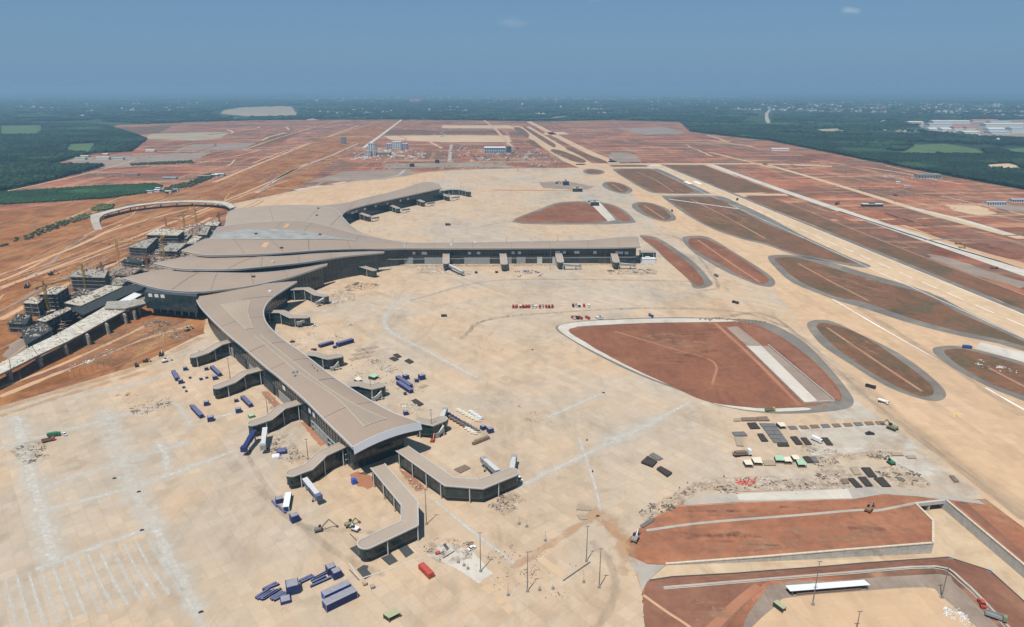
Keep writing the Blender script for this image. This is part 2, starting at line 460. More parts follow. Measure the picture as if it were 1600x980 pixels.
ground_mat('underpass_floor', [(0.3, (.42, .31, .20)), (0.5, (.48, .36, .24)), (0.75, (.53, .415, .29))], mottle=.8, big=1 / 22, speck=.08, fine=1 / 3,
           patch=(.36, .22, .13), patch_scale=1 / 14, patch_amt=.5)
ground_mat('drain_earth', [(0.3, (.26, .145, .09)), (0.6, (.33, .19, .12)), (0.8, (.37, .23, .15))], big=1 / 20, speck=.15, fine=1 / 3)
ground_mat('red_track', [(0.3, (.28, .125, .072)), (0.6, (.34, .16, .092)), (0.8, (.38, .20, .12))], big=1 / 30, speck=.08, fine=1 / 3)
ground_mat('field_green', [(0.3, (.05, .095, .035)), (0.5, (.075, .125, .045)), (0.75, (.11, .15, .06))], big=1 / 90, speck=.2, fine=1 / 12)
ground_mat('field_tan', [(0.3, (.26, .22, .14)), (0.6, (.34, .28, .19))], big=1 / 200, speck=.12, fine=1 / 20)
ground_mat('grey_waste', [(0.3, (.20, .155, .125)), (0.6, (.27, .21, .165)), (0.8, (.33, .27, .21))], big=1 / 80, speck=.15, fine=1 / 8)
ground_mat('tan_pad', [(0.3, (.430, .300, .186)), (0.6, (.500, .360, .233))], big=1 / 120, speck=.06, fine=1 / 10)
ground_mat('asphalt_and_shade', [(0.3, (.045, .05, .052)), (0.6, (.065, .068, .07))], big=1 / 8, speck=.1, fine=1 / 2)  # dark asphalt; also colours the drawn-in shade strip by the sunken road
stain_mat('chalk_dust', (.60, .57, .515), .8, (1 / 3.5, 1 / 3.5), .26, .68)
stain_mat('chalk_faint', (.60, .56, .50), .6, (1 / 7, 1 / 7), .28, .68)
stain_mat('chalk_haze', (.58, .55, .49), .6, (1 / 6, 1 / 6), .30, .66)
stain_mat('tyre_wear', (.24, .20, .16), .42, (1 / 5, 1 / 60), .34, .66)
stain_mat('tyre_wear_wide', (.33, .275, .21), .4, (1 / 6, 1 / 30), .3, .7)
stain_mat('dirt_stain', (.30, .225, .16), .5, (1 / 5, 1 / 5), .44, .68)
stain_mat('earth_dark', (.15, .075, .05), .4, (1 / 7, 1 / 7), .42, .62)
stain_mat('earth_pale', (.37, .21, .135), .6, (1 / 9, 1 / 9), .42, .62)
stain_mat('orange_dust', (.46, .28, .16), .7, (1 / 12, 1 / 12), .36, .62)
stain_mat('grey_dust', (.45, .42, .37), .75, (1 / 14, 1 / 14), .35, .6)
flat('white_paint', (.74, .73, .70), .8, var=.08, scale=.2)
flat('yellow_paint', (.62, .47, .08), .8, var=.1)

# ================================================================== the sunken underpass road is a real hole in the ground
def V2(p): return (p.x, p.y)
U_NORTH = [(1040, 883), (1200, 871), (1320, 861), (1459, 850), (1459, 815), (1432, 788)]      # wall tops, z = 0
U_EAST = [(1478, 783), (1600, 885), (1760, 1018)]
U_SOUTH = [(1640, 1060), (1570, 976), (1548, 951), (1500, 905), (1462, 886), (1325, 895), (1200, 905), (1037, 919), (1012, 908)]
hole_px = U_NORTH + U_EAST + U_SOUTH
HOLE = [V2(G(*p)) for p in hole_px]

# ================================================================== ground to the horizon, earth of the building site
R = 45000
ring = [(R * math.cos(a), R * math.sin(a) + 2000, 0) for a in np.linspace(0, 2 * math.pi, 48, endpoint=False)]
sheet('ground', ring, 'ground', 'countryside', holes=[HOLE], world=True, label='hazy green countryside stretching to the horizon')
site = [G(*p) for p in [(-200, 640), (-120, 330), (0, 301), (95, 279), (165, 260), (70, 259), (150, 240), (205, 237), (228, 219), (160, 203), (185, 195), (270, 192),
        (400, 188), (620, 187), (850, 190), (960, 188), (1062, 191), (1078, 206), (1125, 212), (1200, 220), (1300, 240), (1400, 260), (1500, 279), (1600, 297), (1760, 330)]]
site += [Vector((900, -300, 0)), Vector((-900, -300, 0))]
sheet('earth', site, 'earth', 'red_earth', holes=[HOLE], world=True, label='bare red earth of the airport building site')
sheet('earth_landside', [(-150, 690), (-140, 420), (0, 330), (150, 310), (250, 300), (330, 285), (420, 250), (520, 205), (560, 196), (640, 188), (560, 225), (470, 290), (400, 318),
      (345, 345), (260, 430), (330, 520), (215, 571), (100, 606), (0, 636)], 'apron', 'orange_earth', z=-0.07, label='rutted orange earth beside the terminal landside', jag=2.0)

# ---- paving
apron_px = [(-260, 720), (0, 635), (100, 606), (215, 571), (318, 520), (330, 440), (340, 380), (365, 318), (500, 290), (600, 277), (690, 267), (760, 264), (905, 262), (985, 300),
            (1010, 330), (1025, 352), (1110, 372), (1190, 430), (1300, 560), (1400, 650), (1540, 780), (1476, 781), (1330, 764), (1150, 768), (1075, 780), (1010, 815), (974, 850),
            (990, 885), (1003, 925), (1012, 1000), (1020, 1150), (1040, 1900), (-1100, 1900), (-420, 1150)]
sheet('apron', apron_px, 'apron', 'apron_concrete', label='beige concrete apron around the terminal piers')
taxi_px = [(905, 262), (880, 252), (800, 198), (828, 198), (925, 255), (1030, 257), (1115, 257), (1200, 301), (1165, 306), (1250, 345), (1420, 420), (1600, 493), (1760, 560), (1900, 760),
           (1900, 980), (1600, 825), (1540, 780), (1400, 650), (1300, 560), (1190, 430), (1110, 372), (1025, 352), (1010, 330), (985, 300)]
sheet('taxiway', taxi_px, 'apron', 'taxiway_concrete', z=0.02, label='beige concrete taxiways between the infield islands')
# runway in world axes: it runs along +y
RX0, RX1, RYF, RYN = 549.0, 610.0, G(1036, 257)[1], 300.0
sheet('runway', [(RX0, RYN, 0), (RX1, RYN, 0), (RX1, RYF, 0), (RX0, RYF, 0)], 'apron', 'runway_concrete', world=True, z=0.06, label='pale concrete runway with dashed white centre line')
run = bpy.data.objects['runway']
rc = (RX0 + RX1) / 2
y = RYN
dash = None
while y < RYF - 120:
    if dash is None:
        dash = MB().add([(-.6, 0, 0), (.6, 0, 0), (.6, 30, 0), (-.6, 30, 0)], [(0, 1, 2, 3)]).mesh('runway_dash', ['white_paint'])
    link('runway_dash', dash, run, (rc, y, 0.10)); y += 50
ya = G(1086, 286)[1]
for s in (-1, 1):
    MB().add([(rc + s * 13 - 5, ya - 20, .1), (rc + s * 13 + 5, ya - 20, .1), (rc + s * 13 + 5, ya + 32, .1), (rc + s * 13 - 5, ya + 32, .1)], [(0, 1, 2, 3)]).build('aiming_point_bar', 'white_paint', run)
for s in (-1, 1):
    MB().add([(rc + s * 28.6 - .4, RYN, .1), (rc + s * 28.6 + .4, RYN, .1), (rc + s * 28.6 + .4, RYF, .1), (rc + s * 28.6 - .4, RYF, .1)], [(0, 1, 2, 3)]).build('runway_edge_line', 'white_paint', run)
for k in range(12):
    x = rc + (k - 5.5) * 4.4
    MB().add([(x - .9, RYF - 40, .1), (x + .9, RYF - 40, .1), (x + .9, RYF - 10, .1), (x - .9, RYF - 10, .1)], [(0, 1, 2, 3)]).build('threshold_bar', 'white_paint', run)

# ---- infield islands: asphalt shoulder, soil, drain line
def island(label, outer, inner, soil='infield_brown', ditch=None, sm=5):
    o = sheet('taxiway_shoulder', outer, 'shoulder', 'shoulder_asphalt', smooth=sm, label='grey asphalt shoulder round ' + label)
    sheet('infield', inner, 'soil', soil, smooth=sm, label=label)
    if ditch:
        for d in ditch:
            ribbon('drain_strip', d[0], d[1], 'ditch', d[2] if len(d) > 2 else 'drain_earth', label='pale earth drain line along ' + label)
    return o

island('long brown infield island beside the pier end', [(1000, 370), (1007, 368), (1025, 371), (1050, 385), (1087, 412), (1110, 438), (1113, 445), (1100, 450), (1084, 450), (1075, 437), (1042, 407), (1024, 390)],
       [(1003, 372), (1025, 375), (1052, 394), (1082, 417), (1099, 438), (1097, 446), (1087, 445), (1060, 422), (1040, 405), (1024, 387)], 'infield_red')
island('elongated island with red drain line east of pier', [(1066, 373), (1077, 369), (1107, 371), (1150, 396), (1197, 426), (1211, 440), (1206, 448), (1190, 447), (1172, 441), (1125, 420), (1080, 391)],
       [(1076, 375), (1085, 372), (1107, 375), (1150, 399), (1195, 430), (1200, 440), (1190, 444), (1170, 437), (1125, 413), (1082, 388)], 'infield_red',
       [([(1090, 375), (1140, 410), (1187, 441)], 3.2)])
island('small oval island north of the pier end', [(987, 321), (996, 316), (1015, 317), (1040, 325), (1055, 338), (1053, 345), (1035, 346), (1012, 339), (993, 329)],
       [(996, 320), (1010, 318), (1032, 324), (1047, 336), (1046, 342), (1032, 343), (1010, 334)], 'infield_brown', [([(1006, 321), (1038, 342)], 3.5)])
island('smaller oval island past the red field', [(941, 288), (950, 284), (968, 286), (984, 293), (988, 299), (978, 303), (960, 300), (945, 294)],
       [(948, 288), (958, 285.5), (972, 289), (982, 296), (974, 301), (958, 297)], 'infield_brown', [([(957, 288), (973, 299)], 3.5)])
island('tiny far oval island', [(911, 267), (920, 264), (938, 265.5), (945, 269.5), (935, 273), (917, 272)], [(916, 267.5), (924, 265), (938, 267.5), (938, 271), (920, 271)], 'infield_brown')
island('large brown infield before the runway threshold', [(958, 266), (968, 263.5), (1020, 263.5), (1034, 266), (1070, 283), (1108, 301), (1098, 303), (1030, 302.5), (1010, 298), (985, 284)],
       [(963, 266), (1015, 265), (1030, 270), (1085, 299), (1030, 301), (1013, 296), (990, 284)], 'infield_brown', [([(993, 268), (1025, 282), (1052, 300)], 3.5)], sm=3)
island('thin infield sliver at the far taxiway', [(950, 257.5), (1017, 257.5), (1012, 261), (957, 261)], [(955, 258.2), (1012, 258.2), (1009, 260.3), (959, 260.3)], sm=0)
island('long brown infield crossed by a white pipe', [(1035, 308), (1050, 306), (1120, 306), (1150, 316), (1200, 339), (1250, 366), (1325, 401), (1360, 415), (1345, 418), (1287, 408), (1237, 397), (1197, 383), (1150, 371), (1112, 357), (1075, 337)],
       [(1045, 310), (1112, 309), (1150, 325), (1197, 350), (1250, 371), (1300, 394), (1340, 412), (1290, 405), (1237, 394), (1200, 381), (1150, 368), (1100, 349), (1065, 325)], 'infield_brown',
       [([(1079, 311), (1140, 342), (1196, 373)], 3.6)], sm=3)
island('broad brown infield beside the runway', [(1200, 404), (1206, 399), (1240, 399), (1290, 408), (1350, 426), (1450, 456), (1512, 487), (1600, 528), (1760, 610), (1800, 640), (1600, 549), (1500, 525), (1425, 506), (1350, 482), (1300, 467), (1237, 441), (1210, 417)],
       [(1211, 404), (1240, 402), (1285, 414), (1355, 436), (1440, 458), (1495, 487), (1600, 534), (1740, 606), (1600, 541), (1500, 518), (1425, 498), (1350, 472), (1307, 464), (1250, 440), (1220, 415)], 'infield_brown',
       [([(1247, 412), (1300, 441), (1357, 470)], 3.2, 'drain_earth')], sm=3)
island('dark oval infield island in the taxiway fork', [(1261, 508), (1266, 502), (1280, 500), (1302, 503), (1350, 525), (1395, 547), (1430, 569), (1462, 595), (1478, 614), (1472, 625), (1450, 626), (1412, 615), (1375, 598), (1325, 567), (1287, 542), (1267, 520)],
       [(1276, 509), (1290, 505), (1325, 515), (1362, 533), (1417, 571), (1450, 597), (1459, 611), (1452, 619), (1425, 615), (1365, 584), (1312, 548), (1284, 522)], 'infield_brown',
       [([(1292, 512), (1370, 565), (1441, 612)], 3.0)])
island('dark infield at the edge of the frame', [(1457, 548), (1465, 542), (1500, 541), (1550, 553), (1600, 567), (1750, 620), (1780, 700), (1600, 627), (1550, 607), (1500, 582), (1470, 562)],
       [(1475, 549), (1485, 546), (1512, 547), (1600, 572), (1740, 625), (1760, 680), (1600, 619), (1545, 598), (1500, 572), (1482, 558)], 'infield_brown', [([(1545, 575), (1600, 604), (1660, 632)], 3.0)])
sheet('connecting_taxiway', [(1532, 535), (1600, 551), (1740, 592), (1740, 610), (1600, 566), (1522, 545)], 'ditch', 'pale_concrete', label='fresh pale concrete taxiway link between dark infields')
# east side of the runway
sheet('runway_shoulder', [(RX1, RYN, 0), (RX1 + 11, RYN, 0), (RX1 + 11, RYF, 0), (RX1, RYF, 0)], 'shoulder', 'shoulder_asphalt', world=True, label='grey asphalt shoulder on the far side of the runway')
yc0, yc1 = G(1142, 301.5)[1], G(1160, 308)[1]
sheet('runway_verge', [(RX1 + 11, yc0, 0), (RX1 + 11, RYF - 12, 0), tuple(G(1100, 258)), tuple(G(1200, 295)), (G(1200, 295)[0], yc0, 0)], 'soil', 'infield_brown', world=True, label='brown verge beyond the runway threshold end')
sheet('runway_verge', [(RX1 + 11, 330, 0), (RX1 + 11, yc1, 0), tuple(G(1200, 307)), tuple(G(1600, 460)), tuple(G(1900, 577))], 'soil', 'infield_brown', world=True, label='long brown verge along the far side of the runway')
ribbon('drain_strip', [(1212, 310), (1400, 385), (1600, 461), (1800, 540)], 3.4, 'ditch', 'drain_earth', label='straight tan drain line past the runway verge')
ribbon('cross_taxiway', [(900, 257), (1040, 256), (1200, 256.5), (1300, 260)], 34, 'mark', 'tan_pad', label='far cross taxiway at the runway threshold')
ribbon('cross_taxiway', [(1010, 304), (1120, 304), (1230, 304.5)], 30, 'mark', 'taxiway_concrete', label='middle cross taxiway onto the runway')
# far parallel taxiways and infields between them
ribbon('parallel_taxiway', [(905, 258), (868, 235), (805, 197)], 46, 'mark', 'taxiway_concrete', label='parallel taxiway running to the far end')
ribbon('parallel_taxiway', [(962, 256), (900, 228), (826, 190)], 40, 'mark', 'taxiway_concrete', label='outer parallel taxiway running to the far end')
for lab, q in (('narrow far infield between the parallel taxiways', [(803, 200), (813, 199.5), (826, 209), (824, 215), (812, 209)]), ('far infield wedge past the curved lane', [(822, 221), (832, 219), (845, 229), (840, 231)]),
               ('grey far infield by the outer taxiway', [(817, 199), (823, 199), (862, 222), (868, 228), (858, 227)]), ('oblong far infield near the cross taxiway', [(860, 236), (872, 234), (910, 248), (914, 254), (895, 252)]),
               ('slim far infield right of the taxiways', [(886, 234), (893, 233), (940, 249), (948, 254), (934, 253)])):
    sheet('infield', q, 'soil', 'infield_brown', smooth=3, label=lab)
sheet('grey_field', [(955, 238), (985, 239), (1005, 253), (950, 254)], 'mark', 'grey_waste', label='grey gravel field beyond the threshold', jag=6)

# ---- red field behind the pier and its culvert
island('red half-moon field behind the pier', [(800, 347), (837, 329), (876, 316), (918, 315), (950, 318), (975, 328), (990, 343), (984, 349), (875, 351)], [(805, 346), (840, 331), (876, 319), (916, 318), (948, 345), (875, 348)], 'infield_red', sm=3)
sheet('infield', [(942, 319), (965, 326), (985, 341), (978, 346), (966, 342)], 'soil', 'infield_red', smooth=3, label='small red infield beside the culvert')
sheet('culvert_apron', [(918, 314), (935, 314), (962, 344), (950, 346)], 'ditch', 'pale_concrete', label='pale concrete culvert strip by the half-moon field')
sheet('culvert_apron', [(901, 303), (925, 303), (940, 316), (916, 316)], 'ditch', 'grey_road', label='grey culvert strip north of the half-moon field')
ribbon('red_trench', [(770, 297), (840, 298), (900, 298)], 9, 'soil', 'red_track', label='narrow red trench behind the pier')
sheet('work_area', [(842, 285), (885, 283), (930, 292), (915, 297), (850, 294)], 'soil', 'grey_waste', label='grey work area by the far culvert', jag=3)

# ---- big central red field
o1 = sheet('kerb_lane', [(868, 514), (880, 506), (930, 500), (1050, 496), (1130, 498), (1195, 503), (1250, 530), (1292, 570), (1322, 606), (1334, 628), (1318, 640), (1255, 646), (1190, 645), (1125, 634), (1075, 615), (1000, 587), (935, 556), (890, 530)],
      'shoulder', 'shoulder_asphalt', smooth=4, label='grey lane round the big red field')
sheet('kerb_strip', [(872, 513), (884, 506), (935, 501), (1050, 497.5), (1140, 500), (1150, 507), (1050, 504), (940, 508), (895, 514), (930, 545), (1000, 577), (1100, 622), (1180, 638), (1255, 637), (1262, 641), (1190, 643), (1120, 632), (1075, 613), (1000, 584), (935, 553), (888, 527)],
      'soil', 'pale_concrete', smooth=3, z=.12, label='white concrete kerb strip round the big red field')
sheet('infield', [(888, 516), (925, 510), (1015, 505), (1110, 503.5), (1170, 504), (1212, 522), (1250, 547), (1287, 580), (1315, 617), (1300, 628), (1255, 636), (1197, 637), (1150, 635), (1100, 626), (1050, 604), (975, 569), (920, 538)],
      'soil', 'infield_red', smooth=4, z=.17, label='big leaf-shaped red earth field in the apron')
ribbon('red_track', [(1117, 505), (1175, 558), (1250, 634)], 3.6, 'ditch', 'red_track', label='bright red track across the big field')
ribbon('red_track', [(960, 518), (1050, 545), (1115, 566), (1113, 602)], 2.2, 'ditch', 'red_track', label='faint winding track in the big field')
sheet('drain_channel', [(1135, 512), (1152, 510), (1192, 541), (1280, 627), (1257, 629.5), (1175, 548)], 'ditch', 'grey_waste', label='grey drain channel in the big field')
sheet('drain_channel', [(1166, 541), (1190, 541), (1277, 626.5), (1258, 629)], 'top', 'pale_concrete', label='white concrete channel bed in the big field')
sheet('drain_channel', [(1192, 541), (1200, 541), (1302, 626), (1279, 627.5)], 'top', 'grey_waste', label='grey gravel beside the white channel bed')
sheet('infield', [(1180, 512), (1215, 527), (1260, 560), (1310, 614), (1304, 624), (1250, 575), (1200, 535)], 'top', 'bank_earth', smooth=3, label='dark red bank along the drain channel')
def kerb_wall(label, pts, h=1.0, t=0.6, mat='wall_concrete', z0=0.1):
    mb = MB()
    q = [G(*p) for p in pts]
    for a, b in zip(q, q[1:]):
        mb.bar((a.x, a.y, z0 + h / 2), (b.x, b.y, z0 + h / 2), t, h)
    return tag(mb.build('drain_wall', mat), label, 'wall')
flat('wall_concrete', (.40, .385, .35), .85, var=.16, scale=.35)
flat('wall_cap', (.50, .43, .33), .85, var=.2)
kerb_wall('long low concrete wall on the field side of the white channel', [(1166, 541.5), (1256, 630)], 1.3, .7)
kerb_wall('low concrete wall between the grey gravel and dark red bank', [(1200, 540), (1303, 626)], 1.3, .7)
kerb_wall('short concrete end wall closing the drain channel', [(1257, 630.5), (1304, 627.5)], 1.2, .7)

# ---- east of the runway: strips under construction
ribbon('construction_strip', [(1110, 257), (1200, 290), (1300, 324), (1400, 358), (1500, 392), (1600, 426), (1750, 477)], 26, 'mark', 'pale_concrete', label='white concrete strip of the unfinished second runway', taper=(.8, 1.2))
ribbon('construction_strip', [(1400, 352), (1500, 388), (1600, 416), (1700, 446)], 34, 'apron', 'dust_road', label='dusty margin of the unfinished second runway')
ribbon('construction_strip', [(1190, 255), (1260, 275), (1350, 302), (1440, 330), (1520, 352), (1600, 373)], 24, 'mark', 'tan_pad', label='tan earth strip beyond the second runway', taper=(.7, 1.1))
ribbon('construction_strip', [(1420, 324), (1500, 343), (1580, 367)], 16, 'shoulder', 'pale_concrete', label='whitened part of the tan earth strip')
for q, w_, m_ in (([(1470, 306), (1540, 322), (1640, 345)], 5, 'tan_pad'), ([(1200, 247), (1330, 283)], 5, 'bank_earth'), ([(1310, 330), (1440, 372), (1600, 420)], 5, 'dust_road'), ([(1350, 323), (1500, 370)], 4, 'red_track')):
    ribbon('haul_road', q, w_, 'mark', m_, label='narrow haul road east of the runway')
for lab, q, m_ in (('dark burnt red patch east of the strip', [(1372, 330), (1400, 328), (1432, 342), (1434, 348), (1405, 344)], 'bank_earth'), ('dark red patch by the white strip', [(1275, 332), (1300, 331), (1331, 345), (1322, 348)], 'bank_earth'),
                   ('large dark red patch near the frame edge', [(1440, 352), (1500, 355), (1600, 388), (1700, 420), (1600, 399), (1500, 370)], 'bank_earth'), ('dark red patch past the drain line', [(1350, 355), (1395, 362), (1405, 372), (1370, 368)], 'bank_earth'),
                   ('greyish spoil beside the drain line', [(1450, 396), (1500, 408), (1600, 440), (1600, 452), (1520, 430), (1460, 408)], 'grey_waste'), ('tan yard at the far edge', [(1480, 320), (1530, 322), (1560, 334), (1530, 337), (1490, 330)], 'tan_pad'),
                   ('grey yard by the blue sheds', [(1530, 314), (1600, 322), (1640, 336), (1570, 330)], 'grey_waste')):
    sheet('earth_patch', q, 'mark', m_, label=lab, jag=5)

# ---- far site: pads and roads
for lab, q, m_ in (('long tan pad across the far site', [(600, 212.5), (690, 211.5), (795, 212), (800, 222), (700, 222.5), (610, 219)], 'tan_pad'), ('thin tan pad near the far boundary', [(690, 196), (795, 196), (812, 201), (690, 200.5)], 'tan_pad'),
                   ('tan field on the western boundary', [(235, 209), (360, 206), (345, 216), (300, 220), (225, 217)], 'field_tan'), ('grey scrub field in the west', [(300, 226), (400, 223), (380, 234), (270, 236)], 'grey_waste'),
                   ('brown field on the western boundary', [(180, 200), (270, 196), (250, 208), (200, 210)], 'infield_brown'), ('grey yard behind the far pier', [(540, 268), (640, 264), (650, 272), (600, 281), (480, 285)], 'grey_waste'),
                   ('dark field left of the far road', [(420, 210), (470, 207), (440, 222), (400, 224)], 'infield_brown'), ('grey-red field in the middle distance', [(610, 203), (780, 203), (790, 209), (600, 210)], 'infield_brown'),
                   ('pale gravel pile yard', [(600, 256), (700, 254), (790, 255), (800, 262), (690, 262), (600, 263)], 'grey_waste'), ('tan pad on the right of the taxiways', [(850, 207), (880, 206), (888, 210), (850, 211)], 'tan_pad'),
                   ('grey field at the eastern boundary', [(960, 200), (1040, 199), (1075, 208), (1010, 211)], 'grey_waste'), ('brown square field in the west', [(90, 248), (200, 243), (330, 238), (300, 252), (190, 262), (150, 262)], 'grey_waste')):
    sheet('earth_patch', q, 'mark', m_, label=lab, jag=9)
for lab, q, w_, m_ in (('straight pale road to the far boundary', [(568, 231), (600, 208), (627, 187.5)], 17, 'pale_concrete'), ('diagonal tan road past the service buildings', [(756, 188), (772, 200), (800, 230)], 18, 'dust_road'),
                       ('grey road crossing the site centre', [(702, 253), (704, 236), (705, 226)], 13, 'grey_road'), ('dusty haul road in the west', [(335, 285), (420, 250), (490, 222), (560, 196)], 13, 'dust_road'),
                       ('second dusty haul road in the west', [(395, 255), (440, 238), (520, 212), (590, 191)], 9, 'dust_road'), ('third haul road in the west', [(380, 235), (440, 214), (530, 189)], 9, 'dust_road'),
                       ('pale haul road along the viaduct', [(0, 450), (140, 398), (300, 335), (420, 285), (480, 255)], 8, 'dust_road'), ('lower haul road by the scaffold blocks', [(0, 500), (110, 442), (240, 385), (330, 340)], 9, 'dust_road'),
                       ('outer haul road by the green field', [(0, 430), (120, 385), (190, 355), (320, 320)], 7, 'dust_road'), ('tan track along the forest edge', [(0, 301), (95, 281), (170, 262), (210, 250)], 8, 'dust_road'),
                       ('white strip of lined pond bank', [(460, 297), (500, 291), (540, 284)], 14, 'pale_concrete'), ('curving grey road behind the terminal', [(400, 302), (455, 268), (520, 242), (560, 224)], 10, 'grey_road'),
                       ('grey road from the terminal to the service yard', [(480, 292), (560, 284), (618, 275), (632, 266)], 9, 'grey_road'), ('long cross track in the far site', [(240, 237), (380, 236), (520, 233), (640, 240)], 7, 'dust_road'),
                       ('red cross track behind the apron', [(560, 254), (650, 251), (830, 253), (900, 251)], 10, 'dust_road')):
    ribbon('site_road', q, w_, 'shoulder', m_, label=lab)
# fields in the forest belt
for lab, q, m_ in (('pale green field left of the forest', [(0, 197), (62, 196), (66, 204), (55, 211), (0, 211)], 'field_green'), ('small light green clearing', [(108, 226), (150, 224), (140, 240), (105, 238)], 'field_green'),
                   ('big light green field in the eastern plantation', [(1425, 226), (1480, 225), (1530, 233), (1545, 244), (1490, 241), (1415, 241)], 'field_green'), ('light green field at the frame edge', [(1550, 233), (1600, 231), (1680, 238), (1600, 243)], 'field_green'),
                   ('tan field by the plantation', [(350, 172), (400, 165), (455, 166), (465, 180), (400, 183), (345, 178)], 'field_tan'), ('tan clearing at the horizon', [(1265, 203), (1305, 201), (1325, 206), (1290, 208)], 'field_tan'),
                   ('pale clearing by the factories', [(1375, 197), (1440, 192), (1450, 200), (1380, 203)], 'grey_waste'), ('factory estate ground', [(1440, 192), (1600, 187), (1760, 192), (1760, 222), (1600, 216), (1530, 214), (1450, 204)], 'grey_waste'),
                   ('bare clearing by the farmhouses', [(1540, 258), (1580, 256), (1600, 267), (1545, 264)], 'tan_pad')):
    sheet('field', q, 'earth', m_, label=lab, jag=14)
sheet('lake', [(0, 185), (40, 186), (100, 181), (150, 179), (145, 184), (60, 189), (0, 189)], 'earth', 'pale_concrete', jag=12, label='pale glass-roofed field by the far forest')
ribbon('far_road', [(1212, 200), (1200, 190), (1198, 178), (1203, 172)], 30, 'mark', 'grey_road', label='pale road curving into the far town')

# ================================================================== worn lines, dust and tyre wear on the apron
SZ = [0.03]
def stain(lab, px, width, mat, lev='mark', **k):
    SZ[0] += .0009; k.pop('z', None)
    if 'chalk' in mat:
        ribbon('dust_line', px, width * 3.2, lev, 'chalk_haze', label='thin dust spread beside the ' + lab, wob=.3, z=SZ[0]); SZ[0] += .0009
        width *= 1.2
    ribbon('dust_line', px, width, lev, mat, label=lab, wob=.35, z=SZ[0], **k)
for lab, q, w_, m_ in (('white dust band from the near pier to the west', [(370, 703), (220, 757), (60, 800)], 3.2, 'chalk_dust'), ('white dust band crossing the western apron', [(245, 820), (150, 855), (55, 890)], 3.0, 'chalk_dust'),
                       ('wide white dust patch running downhill', [(25, 650), (35, 690), (50, 750), (70, 820), (85, 880)], 7.0, 'chalk_dust'), ('white dust trail by the apron corner', [(240, 820), (270, 880), (312, 955)], 5.0, 'chalk_dust'),
                       ('white trail to the corner of the apron', [(160, 640), (185, 700), (215, 780), (245, 825)], 7.0, 'chalk_faint'), ('faint dust band on the western apron', [(0, 700), (120, 668), (270, 628)], 4.5, 'chalk_faint'),
                       ('faint second dust band', [(60, 765), (180, 725), (300, 690)], 4.5, 'chalk_faint'), ('thin dust trail near the blue crates', [(245, 690), (258, 710), (262, 735)], 3.5, 'chalk_dust'),
                       ('faint dust band near the earthworks', [(120, 620), (220, 598), (290, 578)], 4.0, 'chalk_faint'), ('long white dust line to the red field', [(812, 760), (900, 717), (985, 678), (1080, 627)], 3.0, 'chalk_dust'),
                       ('broad white smear on the dust line', [(940, 695), (1000, 668), (1040, 650)], 7.0, 'chalk_faint'), ('short white dust line', [(855, 652), (895, 635), (940, 615)], 2.4, 'chalk_dust'),
                       ('white survey line at the big field', [(598, 500), (612, 520), (660, 545), (745, 590)], 3.0, 'chalk_dust'), ('pale bend of the survey line', [(645, 458), (612, 482), (600, 502)], 4.0, 'chalk_faint'),
                       ('long white edge line on the taxiway', [(1300, 467), (1380, 514), (1465, 562)], 1.4, 'white_paint'), ('second white edge line on the taxiway', [(1540, 606), (1600, 640), (1700, 693)], 1.6, 'white_paint'),
                       ('dust line between the bridge and the masts', [(680, 783), (745, 836), (808, 884)], 1.6, 'chalk_dust'), ('straight dust line from the mats', [(905, 685), (930, 760), (938, 800)], 1.3, 'chalk_dust'),
                       ('white trail by the blue beams', [(250, 850), (300, 950), (330, 1000)], 2.6, 'chalk_faint'), ('white patch left of the blue cubes', [(278, 630), (300, 668)], 3.0, 'chalk_faint'),
                       ('dust bands near the blue crate', [(330, 655), (385, 640)], 3.0, 'chalk_dust')):
    stain(lab, q, w_, m_)
for k in range(13):
    x0 = 8 + k * 18.5
    y0 = 905 - k * 5.5
    stain('thin pale paving joint fanning over the western apron', [(x0, y0), (x0 + 9 + k * 1.2, y0 + 40), (x0 + 20 + k * 3.0, y0 + 85)], 1.0, 'chalk_dust' if k % 3 else 'chalk_faint')
